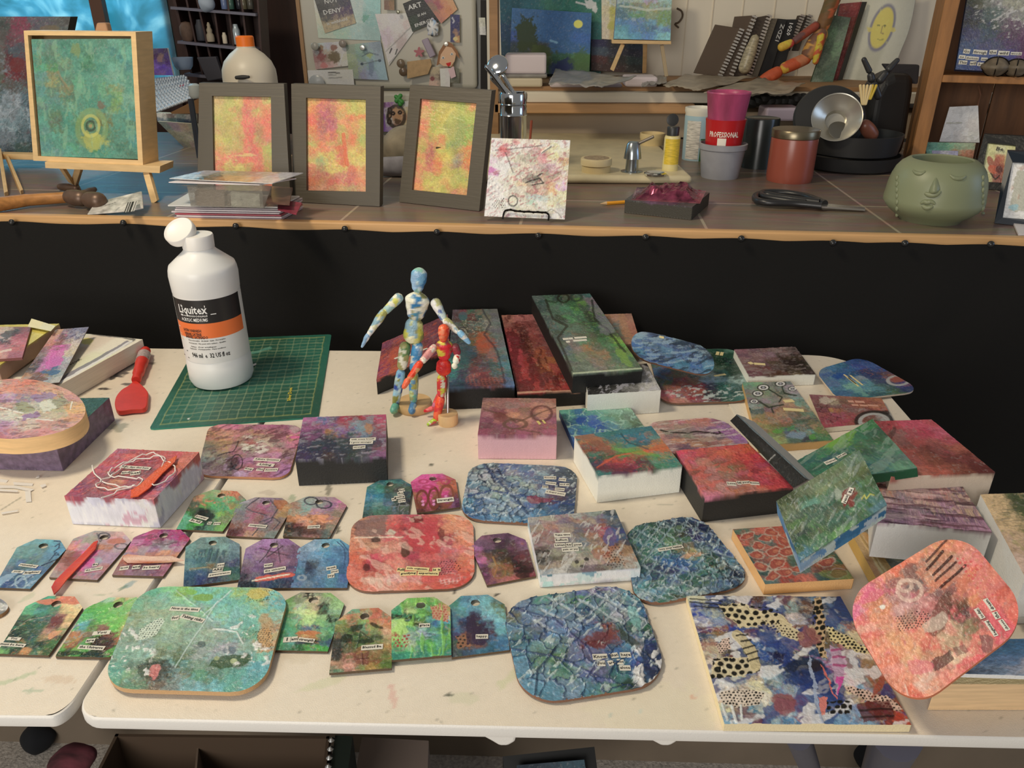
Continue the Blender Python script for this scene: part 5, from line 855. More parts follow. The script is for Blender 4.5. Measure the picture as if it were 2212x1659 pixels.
for i, (pts) in enumerate([[(0, 1034), (18, 1037), (14, 1042), (-4, 1040)], [(28, 1041), (72, 1044), (70, 1049), (30, 1047)], [(-5, 1048), (34, 1049), (74, 1057), (66, 1061), (30, 1054), (-5, 1054)], [(54, 1061), (66, 1060), (68, 1083), (56, 1084)], [(80, 1028), (86, 1026), (84, 1031), (77, 1032)], [(86, 1048), (98, 1045), (100, 1049), (90, 1053)], [(2, 1107), (40, 1101), (38, 1104), (4, 1110)], [(-5, 1056), (40, 1059), (38, 1062), (-5, 1060)]]):
    tag(MB().prism([P(x, y, TZ+.0006+.0003*i) for x, y in pts], (0, 0, -.0004)).build('paper_scrap', SCR), SL[i], 'scrap', 'paper scraps on the left table')
for i, pts in enumerate([[(522, 796), (540, 791), (541, 794), (523, 800)], [(536, 791), (553, 784), (554, 787), (538, 795)]]):
    tag(MB().prism([P(x, y, TZ+.0036+.0004*i) for x, y in pts], (0, 0, -.0004)).build('paper_scrap', SCR), ['white paper sliver on the green mat, touching the bottle', 'white paper sliver on the mat, farther from the bottle'][i], 'scrap', 'white slivers on the green mat')

# ---- under the table
tag(MB().box((0, 1.6, -.01), (9, 6, .02)).build('floor', mat('grey_carpet', 'a49c94', .95, bump=1.0, bscale=220, var=.35, vscale=160)), kind='structure')
bb = P(1100, 1640, 0)[1]
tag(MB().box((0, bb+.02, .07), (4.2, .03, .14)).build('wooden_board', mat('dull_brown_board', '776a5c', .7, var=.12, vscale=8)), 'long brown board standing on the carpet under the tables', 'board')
def low(px, py, z): return P(px, py, z)
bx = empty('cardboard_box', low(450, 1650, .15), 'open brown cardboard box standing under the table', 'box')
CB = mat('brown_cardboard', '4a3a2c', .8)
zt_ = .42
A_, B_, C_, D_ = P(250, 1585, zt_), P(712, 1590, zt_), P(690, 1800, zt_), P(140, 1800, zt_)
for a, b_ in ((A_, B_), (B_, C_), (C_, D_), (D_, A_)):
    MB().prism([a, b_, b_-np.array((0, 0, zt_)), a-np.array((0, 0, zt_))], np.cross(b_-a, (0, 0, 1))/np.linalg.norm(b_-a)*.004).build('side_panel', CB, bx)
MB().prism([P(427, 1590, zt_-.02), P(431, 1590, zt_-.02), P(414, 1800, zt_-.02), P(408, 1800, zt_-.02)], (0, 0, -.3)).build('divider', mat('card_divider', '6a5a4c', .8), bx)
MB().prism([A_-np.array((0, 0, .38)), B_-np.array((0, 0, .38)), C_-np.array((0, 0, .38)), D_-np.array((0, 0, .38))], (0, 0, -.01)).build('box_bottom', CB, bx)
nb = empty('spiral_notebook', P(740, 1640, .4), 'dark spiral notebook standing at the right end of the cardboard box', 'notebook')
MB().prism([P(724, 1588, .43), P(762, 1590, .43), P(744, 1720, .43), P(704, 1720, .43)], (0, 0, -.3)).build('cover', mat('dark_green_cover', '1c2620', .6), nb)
mb = MB()
for i in range(7):
    c0 = P(716-i*2.2, 1598+i*19, .433); mb.lathe([(.001, -.003), (.0042, 0), (.001, .003)], c0, n=10)
mb.build('binding', mat('chrome_wire', 'ddd', .2, metal=1), nb, smooth=True)
tag(MB().prism([P(782, 1592, .36), P(926, 1600, .36), P(920, 1760, .36), P(750, 1760, .36)], (0, 0, -.33)).build('storage_box', mat('taupe_box', '7a6c64', .7)), 'taupe box right of the spiral notebook under the table', 'box')
pf = empty('framed_picture', P(1190, 1650, .2), 'black picture frame standing on the carpet under the table', 'frame')
W = [P(1086, 1634, .26), P(1284, 1613, .26), P(1300, 1740, .20), P(1095, 1760, .20)]
MB().prism(W, (0, 0, -.02)).build('frame_border', mat('black_frame_wood', '0c0c0c', .5), pf)
slab(pf, [P(1116, 1653, .262), P(1262, 1641, .262), P(1276, 1730, .205), P(1120, 1740, .205)], .0, '234 345 356/245 456 345', seed=141, mt=MATTE)
tag(MB().limb(P(45, 1596, .028), P(120, 1590, .028), [.018, .030, .016]).build('black_bag', mat('black_cloth_bag', '0d0f14', .9), smooth=True), 'dark bag lying on the carpet under the left table', 'bag')
tag(MB().limb(P(110, 1665, .1), P(205, 1625, .14), [.02, .03, .012]).build('plaid_cloth', mat('plaid_fabric', '5a2a32', .9, var=.9, vscale=14, stretch=(1, 4, 1)), smooth=True), 'red and white plaid cloth bundled beside the cardboard box', 'cloth')
bgx = P(1870, 1610, .3)
tag(MB().limb(P(1835, 1612, .04), P(1900, 1612, .04), [.03, .045, .03]).build('black_bag', MATS['black_cloth_bag'], smooth=True), 'small black bag behind the right table leg', 'bag')

# ================================================================ THE COUNTER
cA = P(0, 463, CZ); cB = P(2212, 513, CZ); ce = (cB-cA)/np.linalg.norm(cB-cA); cp = np.array((-ce[1], ce[0], 0.0)); cang = math.atan2(ce[1], ce[0])
def cw(a, b, z=CZ): return cA+ce*a+cp*b+np.array((0, 0, z-CZ))
# tiled top
def tile_mat():
    m, nt, b = nodes('slate_tiles'); L = nt.links.new
    tc = nt.nodes.new('ShaderNodeTexCoord'); mp = nt.nodes.new('ShaderNodeMapping')
    q = P(1915, 497, CZ)-cA; a0 = q@ce; r0 = (P(1890, 417, CZ)-cA)@cp
    mp.inputs['Location'].default_value = (-(a0 % .317), -(r0 % .317), 0)
    L(tc.outputs['Object'], mp.inputs[0])
    br = nt.nodes.new('ShaderNodeTexBrick'); br.offset = 0; br.squash = 1
    for k_, v_ in (('Scale', 1), ('Mortar Size', .0028), ('Mortar Smooth', .2), ('Bias', 0), ('Brick Width', .317), ('Row Height', .317)): br.inputs[k_].default_value = v_
    br.inputs['Color1'].default_value = (*hx('6e5e54', 1.0), 1); br.inputs['Color2'].default_value = (*hx('7a6a60', 1.0), 1); br.inputs['Mortar'].default_value = (*hx('a89888', 1.0), 1)
    L(mp.outputs[0], br.inputs['Vector'])
    n = nt.nodes.new('ShaderNodeTexNoise'); n.inputs['Scale'].default_value = 5; n.inputs['Detail'].default_value = 7; n.inputs['Distortion'].default_value = 1.5
    m2 = nt.nodes.new('ShaderNodeMapping'); m2.inputs['Scale'].default_value = (1, 5, 1); L(tc.outputs['Object'], m2.inputs[0]); L(m2.outputs[0], n.inputs['Vector'])
    mx = nt.nodes.new('ShaderNodeMix'); mx.data_type = 'RGBA'; mx.blend_type = 'OVERLAY'; mx.inputs[0].default_value = .45
    L(br.outputs['Color'], mx.inputs[6]); L(n.outputs['Color'], mx.inputs[7]); L(mx.outputs[2], b.inputs['Base Color'])
    b.inputs['Roughness'].default_value = .33
    bp = nt.nodes.new('ShaderNodeBump'); bp.inputs['Strength'].default_value = .3; bp.inputs['Distance'].default_value = .003; L(n.outputs[0], bp.inputs['Height']); L(bp.outputs[0], b.inputs['Normal'])
    return m
root = empty('counter', cA, 'long tiled counter with a light wood front edge behind the tables', 'counter')
root.rotation_euler = (0, 0, cang)
def cbox(name, x0, x1, y0, y1, z0, z1, m, bevel=0):
    me = MB().box(((x0+x1)/2, (y0+y1)/2, (z0+z1)/2-CZ), (x1-x0, y1-y0, z1-z0)); o = me.build(name, m, None, bevel=bevel)
    o.parent = root; return o
cbox('tiled_top', -1.6, 2.9, .004, 1.02, CZ-.03, CZ, tile_mat())
cbox('wood_edging', -1.6, 2.9, -.012, .004, CZ-.030, CZ+.0025, mat('edge_wood', 'c49a6a', .45, var=.18, vscale=20, stretch=(.3, 6, 6)), bevel=.003)
cbox('cabinet_base', -1.6, 2.9, .03, 1.0, .0, CZ-.03, mat('cabinet_dark', '3a3028', .7))
# cloth
tk = [(30, 479), (270, 480), (512, 487), (747, 493), (945, 500), (1163, 508), (1394, 511), (1600, 514), (1797, 523), (1952, 524), (2137, 526)]
def cfront(px, py, off=.018): return PP(px, py, cA-cp*off, cp)
tks = [cfront(x, y) for x, y in tk]; ta = np.array([(t-cA)@ce for t in tks])
nx, nz = 420, 40; xs = np.linspace(-1.0, 2.6, nx); V = []
for j in range(nz+1):
    for x in xs:
        d = np.min(np.abs(ta-x)); top = CZ-.0085-.0028*(sm(0, .09, d)) + .0006*math.sin(x*7)
        z = top*(1-j/nz)+.06*j/nz; wv = .004*math.sin(x*9+j*.1)+.006*math.sin(x*3.1+1)*(j/nz)+.003*math.sin(x*23+j*.3)*min(1, j/6)
        V.append(cA+ce*x-cp*(.0145+abs(wv)*.4*min(1, j/5)+.001*sm(0, .1, d))+np.array((0, 0, z-CZ)))
mb = MB(); mb.add(V, [(j*nx+i, j*nx+i+1, (j+1)*nx+i+1, (j+1)*nx+i) for j in range(nz) for i in range(nx-1)])
CL = mat('black_cloth', (.009, .0085, .008), .85, bump=.25, bscale=900, spec=.25)
tag(mb.build('black_cloth', CL, smooth=True), 'black cloth tacked along the counter front, hanging to the floor', 'cloth')
PIN = mat('black_pin_plastic', (.02, .02, .02), .25)
TL_ = ['below the hammer handle at the far left', 'below the clear barcode packet', 'below the stack of cards, right of the white bottle cap', 'below the middle charcoal frame', 'below the right-hand charcoal frame', 'below the canvas on the wire stand', 'below the foil-topped canvas', 'between the foil-topped canvas and the scissors', 'below the scissor blades', 'below the face planter, on its left', 'at the far right below the dark blue frame']
for ti, t in enumerate(tks):
    tag(MB().lathe([(.0055, 0), (.0058, .002), (.0045, .0045), (.002, .006), (.0003, .0065)], t-cp*.004, -cp, 16).build('push_pin', PIN, smooth=True), 'black tack in the cloth '+TL_[ti], 'tack', 'black tacks along the counter edge')

# ---- room shell
WALLW = mat('white_panelling', 'e6dccc', .75, var=.04, vscale=4)
YB = 2.72
def wall(name, x0, x1, z0, z1, m, y=YB, t=.05):
    return tag(MB().box(((x0+x1)/2, y+t/2, (z0+z1)/2), (x1-x0, t, z1-z0)).build(name, m), kind='structure')
xa = Q(1052, 100, YB)[0]
wall('wall_back', xa, 3.0, 0, 2.6, WALLW)
for px in (1536, 1600, 1668, 1735, 1480):     # panel grooves
    x = Q(px, 60, YB)[0]; tag(MB().box((x, YB-.001, 1.5), (.003, .004, 1.6)).build('trim_%d' % px, mat('groove_beige', 'd8ccb8', .6)), kind='structure')  # beige strips, a little darker than the panelling
DKW = mat('dark_red_panelling', '3a2018', .6, var=.3, vscale=6, stretch=(6, 1, .6))
wall('wall_left', Q(366, 100, 3.05)[0], Q(650, 100, 3.05)[0], 0, 2.6, DKW, y=3.05)
xw0 = -3.2; xw1 = Q(372, 100, 3.02)[0]; zs = Q(200, 178, 3.02)[2]
wall('wall_window', xw0, xw1, 0, zs, DKW, y=3.02)
wall('wall_header', xw0, xw1, 2.3, 2.6, DKW, y=3.02)
# window with plastic sheeting
m, nt, b = nodes('window_plastic'); nt.nodes.remove(b)
tr = nt.nodes.new('ShaderNodeBsdfTranslucent'); gl = nt.nodes.new('ShaderNodeBsdfGlossy'); gl.inputs['Roughness'].default_value = .3; ms = nt.nodes.new('ShaderNodeMixShader'); ms.inputs[0].default_value = .12
n = nt.nodes.new('ShaderNodeTexNoise'); n.inputs['Scale'].default_value = 9; n.inputs['Detail'].default_value = 8; n.inputs['Distortion'].default_value = .8
rp = nt.nodes.new('ShaderNodeValToRGB'); el = rp.color_ramp.elements; el[0].position = .38; el[0].color = (.22, .52, .58, 1); el[1].position = .66; el[1].color = (.70, .93, .96, 1)
e2 = rp.color_ramp.elements.new(.52); e2.color = (.32, .66, .76, 1)
tc = nt.nodes.new('ShaderNodeTexCoord'); nt.links.new(tc.outputs['Object'], n.inputs['Vector'])
nt.links.new(n.outputs[0], rp.inputs[0]); nt.links.new(rp.outputs[0], tr.inputs[0]); nt.links.new(tr.outputs[0], ms.inputs[1]); nt.links.new(gl.outputs[0], ms.inputs[2])
nt.links.new(ms.outputs[0], nt.nodes['Material Output'].inputs[0]); MATS['window_plastic'] = m
wn = tag(MB().box(((xw0+xw1)/2, 3.04, (zs+2.3)/2), (xw1-xw0, .002, 2.3-zs)).build('window_1', m), kind='structure')
x_ = Q(222, 60, 3.0)[0]
tag(MB().box((x_, 3.0, (zs+2.3)/2), (.045, .03, 2.3-zs)).build('trim_mullion', mat('window_post', '6a4a3a', .6)), kind='structure')

# ---- ledge behind the sink
YL = P(1300, 300, CZ)[1]-.02
lz0 = Q(1300, 246, YL-.02)[2]; lz1 = Q(1300, 224, YL-.02)[2]; lz2 = Q(1300, 199, YL)[2]; lz3 = Q(1300, 189, YL+.01)[2]
xl0 = Q(1068, 230, YL)[0]; xl1 = 2.1; LZ = lz3
tag(MB().box(((xl0+xl1)/2, YL+.1, (CZ+lz0)/2+.001), (xl1-xl0, .12, lz0-CZ-.003)).build('trim_half_wall', mat('half_wall', 'b4a28c', .7)), kind='structure')
xr = Q(1498, 235, YL)[0]
tag(MB().box(((xl0+xr)/2, YL+.03, (lz0+lz1)/2), (xr-xl0, .10, lz1-lz0-.001)).build('trim_rail', mat('ledge_wood', 'bf9468', .5, var=.15, vscale=14, stretch=(.4, 5, 5)), bevel=.003), kind='structure')
tag(MB().box(((xl0+xl1)/2, YL+.06, (lz1+lz2)/2), (xl1-xl0, .12, lz2-lz1-.001)).build('trim_white_board', mat('white_board', 'dcd4c4', .6, var=.06, vscale=12, stretch=(.3, 3, 8)), bevel=.002), kind='structure')
tag(MB().box(((xl0+xl1)/2, (YL+YB)/2+.02, (lz2+lz3)/2), (xl1-xl0, YB-YL-.04, lz3-lz2)).build('trim_ledge_top', mat('ledge_brown', '94704c', .6, var=.15, vscale=14, stretch=(.4, 5, 5))), kind='structure')
pl_ = Q(1068, 100, YL)
tag(MB().box((pl_[0]-.001, YL+.03, 1.5), (.022, .10, 1.4)).build('trim_opening_post', MATS['ledge_brown']), kind='structure')

# ---- sink
SK = [P(985, 396, CZ), P(1495, 399, CZ), P(1425, 330, CZ), P(1395, 302, CZ), P(985, 300, CZ)]
sk = mat('aged_enamel', 'cfc2a0', .4, var=.12, vscale=25)
tag(MB().prism([p+np.array((0, 0, .018)) for p in SK], (0, 0, -.0175)).build('sink', sk, bevel=.012, segs=4), 'aged cream sink deck set on the counter behind the abstract canvas', 'sink')
SZ = CZ+.018

# ================================================================ THINGS STANDING ON THE COUNTER
def card(name, label, cat, c4, Y, t, grid, parent=None, kind=None, **kw):
    """upright flat thing; c4 image corners TL TR BR BL, Y = depth (one value or four)"""
    YY = Y if isinstance(Y, (list, tuple)) else [Y]*4
    W = [Q(c[0], c[1], y) for c, y in zip(c4, YY)]; c = sum(W)/4
    root = parent or empty(name, (c[0], c[1], min(w_[2] for w_ in W)), label, cat)
    kw.setdefault('side', 'ccb'); kw.setdefault('drip', 0); kw.setdefault('cell', 1.5)
    p0, n, fo = slab(root, W, t, grid, **kw)
    return root, p0, n
def frame(label, outer, inner, lean, t, fm, art_grid, seed, sink=.006, extra=None, layers=(), k=1.0, Yb=None, **kw):
    TL, TR, BR, BL = outer
    wb = [P(*BL, CZ+.001), P(*BR, CZ+.001)] if Yb is None else [Q(*BL, Yb[0]), Q(*BR, Yb[1])]
    W = [Q(*TL, wb[0][1]+lean), Q(*TR, wb[1][1]+lean), wb[1], wb[0]]
    n = np.cross(W[1]-W[3], W[0]-W[2]); n /= np.linalg.norm(n); n = n if n @ (CAM-W[0]) > 0 else -n
    r = empty('picture_frame', sum(W[2:])/2, label, 'picture frame')
    I = [PP(*p, W[3], n) for p in inner]; mb = MB(); bk = -n*t; bk[2] = 0.0; bk[2] = 0; A = W+I; Bk = [p+bk for p in W]+[p-n*sink for p in I]
    F = [(0, 1, 5, 4), (1, 2, 6, 5), (2, 3, 7, 6), (3, 0, 4, 7)]
    F += [(i, (i+1) % 4, (i+1) % 4+8, i+8) for i in range(4)]+[(4+i, 4+(i+1) % 4, 12+(i+1) % 4, 12+i) for i in range(4)]+[(8, 9, 10, 11)]
    mb.add(A+Bk, F); mb.build('frame_border', fm, r)
    p0, n2, fo = slab(r, [p-n*(sink-.0005) for p in I], 0, art_grid, seed=seed, layers=layers, face='picture', cell=1.4, k=k, **kw)
    if extra:      # strut
        mb = MB(); c = (W[0]+W[1]+W[2]+W[3])/4+bk*.5; g = c.copy(); g[1] += .085; g[2] = CZ+.001; e = ce*.02
        mb.prism([c-e, c+e, g+e, g-e], (0, .003, 0)); mb.build('easel_back', fm, r)
    return r, W, n
FB = mat('charcoal_frame', '504a40', .45, bump=.25, bscale=60, stretch=(.2, 1, 4))

k2 = .92
frame('charcoal frame with green-gold and red abstract art, behind the stack of cards', [(430, 179), (613, 181), (628, 440), (426, 436)], [(458, 207), (585, 209), (588, 413), (462, 411)], .06, .018, FB,
      'ca6 bb5 cb5 e75 d86 bb5/cb6 bb5 ba5 d66 bb5 e85/bb5 ba4 bb5 e76 e86 e65/ca6 ba5 ca5 e66 b85 e75/cb5 bb4 ba5 e65 ba5 d76/d95 ba5 ca5 d76 e65 ab4/e86 e76 e66 e65 e76 ba4/d75 cb5 dc5 ca5 e75 ba4/e86 cb4 dc6 cb4 d85 e75/d77 bb4 cb4 dc5 da5 e86', 151, extra=1, k=k2, busy=.35, wa=.055, grain=.2, hard=.45, layers=[('s', 0, 260, 6, .58, 'dd7', .5, 515, 345, 45, 22)])
frame('charcoal frame with orange and yellow abstract art, middle of the three', [(629, 181), (822, 187), (820, 446), (633, 436)], [(661, 211), (790, 215), (790, 414), (662, 411)], .06, .018, FB,
      'da4 e85 c76 cb5 bb4 cb4/e84 c67 c76 e95 bb4 cb4/e75 b57 b66 ca5 e74 e84/e65 b66 b57 e96 e85 cb4/e74 a66 c67 bb4 e85 cb4/d95 c76 e75 ba4 e74 ab5/bb5 e85 ca5 ba5 e74 bb4/e95 e75 e96 e74 da5 ca4/da6 dc5 cb4 e64 dc5 dc4/cb5 9b7 dc5 e74 dc5 dc6/e86 b96 dc5 dc5 e75 e95/d75 c66 c75 d77 d76 d96/e74 c85 d65 e76 d66 e85/d86 d97 c75 da6 ba6 d96', 152, extra=1, k=k2, busy=.35, wa=.055, grain=.2, hard=.45, layers=[('s', 0, 300, 5, .6, 'cc6', .35, 700, 350, 45, 20), ('l', [(742, 290), (750, 355)], 7, 'e63', .8)])
frame('charcoal frame with yellow-green tree-like abstract art, right of the three, tilted', [(886, 184), (1062, 196), (1035, 456), (862, 436)], [(908, 213), (1029, 223), (1008, 422), (890, 410)], .06, .018, FB,
      'e86 ba5 cb5 bb4 ab4 e95/da6 bb4 cb4 dc5 ab4 bb4/d96 bb4 cb4 cc5 9b4 ab4/e86 ab4 bb4 bb4 9a5 9a5/e85 bb4 cc5 cb5 9a5 9b4/d86 ba5 e85 bb4 8a5 9b4/cb5 c75 e95 8a5 9a6 e84/bb4 b66 cc4 bb4 a94 e74/e95 c66 da4 dc4 998 e83/ca5 c66 e74 ca5 a87 e74/e86 d76 e95 cb4 bb4 cb5/d96 cb5 bb4 dc5 bb5 ab4/e86 cc4 dc5 da5 bb4 cb4/e95 cb4 dc5 bb4 d86 d95', 153, extra=1, k=k2, busy=.35, wa=.055, grain=.2, hard=.45, layers=[('s', 0, 300, 5, .6, 'cc6', .35, 950, 260, 45, 40), ('e', 985, 275, 22, 38, '9a5', .4)])
# abstract canvas on a wire stand
bB = P(1132, 480, CZ)
_cr, cp0, cn0 = card('canvas', 'small cream abstract canvas with pink and brown marks on a black wire stand', 'canvas', [(1062, 298), (1232, 303), (1220, 474), (1046, 467)], [bB[1]+.045, bB[1]+.045, bB[1]+.004, bB[1]+.004], .010,
     'edc cba c88 ccb cba edc ddb ddc/dcc b67 ddd dbb caa c98 cc9 dda/ccb c56 ccb ccb a88 b78 cc8 dba/bab ddd cca 998 aa9 c88 cba d96/ddc dcc bbb cba a99 a99 b9a eca/c7b edc ccb ccb cba 998 987 cbb/eed dcb cba cba 998 a87 c98 dba/ded ecb eca ca8 987 a98 c97 c9c/dee ecb ecb dba a87 c98 d96 ec9/edd ecc dba cba 9aa 9aa dca ec9/edc ecb dca ccb 9ba ccb dc9 dca/edd ccb edb eca cba dcb dca ecc/ddc edd ddc dcb dcb dcb dcc ddd', seed=154, side='dcb', k=1.4, layers=[
     ('s', 25, 300, 2, .62, 'a56', .6), ('v', 130, .08, '544', .5, 1095, 320, 22, 16), ('l', [(1070, 325), (1170, 315)], 1.2, '544', .7), ('b', 1150, 388, 20, 9, '222', .5), ('l', [(1135, 395), (1165, 385), (1175, 395), (1150, 400)], 1.6, '222', .9), ('l', [(1160, 380), (1172, 374)], 1.5, '222', .9), ('d', [(1062, 430), (1092, 428), (1095, 450), (1066, 452)], 5, 1.4, '222', None), ('o', 1108, 434, 10, 11, 1.6, '333', .8), ('l', [(1172, 330), (1195, 312)], 5, 'ccb', .8), ('l', [(1171, 331), (1192, 316)], 1, '333', .8), ('b', 1062, 368, 9, 8, 'b6a', .8), ('g', 45, .008, .3, 'eee', .7, 1070, 400, 18, 30), ('l', [(1092, 330), (1100, 350), (1108, 372)], 1.2, '333', .7), ('b', 1085, 322, 12, 8, 'c55', .6), ('l', [(1175, 460), (1190, 452), (1205, 460), (1212, 470)], 1.2, '666', .7)])
WIR = mat('black_wire', (.02, .018, .016), .3, metal=.8)
ws = empty('wire_stand', bB, 'black twisted wire stand holding the abstract canvas', 'stand')
pts = [PP(x, y, cp0, cn0)+cn0*.006 for x, y in spline([(1086, 474), (1090, 458), (1100, 454), (1120, 457), (1140, 458), (1160, 459), (1178, 460), (1185, 465), (1184, 477)], 5)]
MB().tube(pts, .0016, 8).build('wire_rail', WIR, ws, smooth=True)
MB().tube([p+np.array((0, 0, .0016*math.sin(i*1.3))) for i, p in enumerate(pts)], .0011, 6).build('wire_twist', WIR, ws, smooth=True)

# teal painting in a floater frame on a table easel
PI = mat('easel_pine', 'd8b888', .55, var=.1, vscale=30, stretch=(1, 1, 5)); PID = mat('frame_side_shaded_pine', '9a7658', .6, var=.06, vscale=30)  # second pine has the side's shade mixed into its colour; not assigned
ft = P(333, 438, CZ); Ye = ft[1]+.045
r, W, n = frame('teal painting with a yellow spiral in a pale wood floater frame on a small easel', [(51, 66), (293, 69), (309, 357), (72, 347)], [(60, 76), (283, 78), (298, 346), (82, 337)], 0.03, .052, PI, '376', 155, sink=.01, Yb=(Ye+.035, Ye))
for o in list(r.children):
    if o.name.startswith('picture'): bpy.data.objects.remove(o)
I = [PP(*p, W[3], n)-n*.004 for p in ((64, 84), (283, 83), (297, 344), (86, 337))]
slab(r, I, .006, '487 577 376 487 487 476 598 487/488 576 387 376 476 487 377 498/387 476 686 487 375 487 487 388/497 485 576 487 376 387 598 377/588 775 487 487 487 487 698 487/587 885 576 497 487 597 598 487/488 576 775 487 387 597 785 487/487 588 476 487 387 487 695 698/577 487 598 487 387 487 685 487/487 575 387 487 376 774 487 388/498 565 387 474 574 663 487 476/588 575 387 475 575 475 487 487/487 498 487 575 8a4 575 487 388/488 487 497 487 485 487 376 487/598 588 498 487 387 387 487 476', side='122', seed=156, drip=.2, layers=[
    ('o', 198, 278, 30, 38, 6, '795', .55), ('b', 205, 305, 26, 18, 'aa3', .6), ('o', 196, 272, 18, 22, 3, 'bb4', .6), ('o', 196, 272, 9, 10, 2.5, '233', .7), ('e', 196, 272, 4, 4, '985'), ('s', 85, 90, 3, .62, '7a8', .4), ('l', [(125, 155), (148, 192)], 4, '875', .6), ('b', 218, 228, 10, 12, '743', .6), ('b', 165, 110, 10, 14, '784', .6)], mt=MATTE, k=1.15)
es = empty('easel', ft, 'small pine table easel carrying the framed teal painting', 'easel')
def bar(pts, Ys, wpx, t, name, m=PI, parent=None):
    a = np.array(Q(*pts[0], Ys[0])); b_ = np.array(Q(*pts[1], Ys[1])); d = b_-a; s_ = np.cross(d, (0, 1, 0)); s_ /= np.linalg.norm(s_); hw = wpx/2/FPX*np.linalg.norm(a-CAM)
    return MB().prism([a-s_*hw, a+s_*hw, b_+s_*hw, b_-s_*hw], (0, t, 0)).build(name, m, parent, bevel=.001)
MB().prism([Q(97, 350, Ye+.02), Q(346, 359, Ye-.012), Q(345, 374, Ye-.012), Q(98, 363, Ye+.02)], (0, .06, 0)).build('ledge', PI, es)
bar([(314, 370), (333, 438)], [Ye, ft[1]], 13, .012, 'leg', PI, es); bar([(128, 360), (153, 397)], [Ye+.03, P(153, 399, CZ)[1]], 12, .012, 'leg', PI, es); bar([(168, 362), (158, 397)], [Ye+.03, P(158, 399, CZ)[1]], 12, .012, 'leg', PI, es)
MB().prism([Q(208, 49, Ye+.10), Q(228, 49, Ye+.10), Q(234, 72, Ye+.09), Q(203, 72, Ye+.09)], (0, .02, 0)).build('top_peg', mat('easel_peg', 'a07a5c', .6), es, bevel=.003)
# dark painting behind, on another easel
yb = Ye+.32
card('painting', 'large dark painting with red spots and pale rings, behind the teal one', 'painting', [(-70, 36), (152, 36), (95, 330), (-70, 330)], yb, .03, '444 455 835 556 555/455 555 745 566 566/555 666 456 555 556/465 555 623 734 455/454 565 723 622 566/564 455 555 566 557/468 578 89a 467 455/578 9ab 89a 79a 456/468 7ab 79a 689 446/456 567 678 467 345/345 456 456 355 344', seed=157, side='221', layers=[('v', 30, .08, 'abc', .5, 40, 250, 50, 45), ('e', 37, 140, 16, 17, '722', .7), ('b', 110, 62, 20, 7, '764', .6)], mt=MATTE)
e2 = empty('easel', P(5, 420, CZ), 'second pine easel at the far left holding the dark painting', 'easel')
bar([(-4, 330), (10, 425)], [yb-.03, P(10, 425, CZ)[1]], 13, .012, 'leg', PI, e2); bar([(12, 340), (45, 420)], [yb-.03, P(45, 420, CZ)[1]], 12, .01, 'leg', PI, e2); bar([(-60, 337), (72, 340)], [yb-.04]*2, 9, .03, 'ledge', PI, e2)

# hammer
hm = empty('hammer', P(120, 430, CZ), 'old hammer with a wooden handle lying at the counter edge', 'hammer')
MB().tube([P(x, y, CZ+.014) for x, y in ((-60, 452), (0, 441), (60, 432), (150, 426))], [.014, .013, .011, .010], 16).build('handle', mat('worn_hickory', 'a8743f', .5, var=.25, vscale=30, stretch=(1, 5, 5)), hm, smooth=True)
IRO = mat('worn_iron', '6a564a', .42, metal=.5, var=.2, vscale=60)
MB().limb(P(141, 424, CZ+.018), P(186, 430, CZ+.018), [.012, .015, .014]).limb(P(182, 430, CZ+.018), P(224, 436, CZ+.018), [.013, .016, .016]).limb(P(178, 424, CZ+.018), P(205, 408, CZ+.014), [.010, .008, .005]).build('head', IRO, hm, smooth=True)
MB().limb(P(125, 403, CZ+.008), P(168, 407, CZ+.008), [.006, .008, .005]).build('hammer_claw', IRO, hm, smooth=True)
# small bag with barcode
bg = empty('plastic_packet', P(255, 455, CZ), 'small clear packet with a barcode in front of the easel', 'packet')
PLA = mat('crinkled_film', (.62, .60, .56), .18, bump=1.0, bscale=45, var=.5, vscale=60)
MB().prism([P(188, 462, CZ+.003), P(205, 437, CZ+.014), P(262, 425, CZ+.02), P(306, 412, CZ+.03), P(310, 448, CZ+.012), P(270, 455, CZ+.008)], (0, 0, -.003)).build('film', PLA, bg, bevel=.002)
slab(bg, [P(276, 437, CZ+.0215), P(298, 434, CZ+.0215), P(290, 456, CZ+.0215), P(268, 459, CZ+.0215)], 0, '111 ddd 111 ccc 111 222 ddd 111 ccc', seed=160, wa=0, hard=1, busy=0, grain=0, mt=MATTE, face='barcode')
strip_on(bg, P(240, 440, CZ+.02), np.array((0, 0, 1.)), 238, 442, 34, 9, 18, 'Natural', mats=[None, INK], name='packet_print')

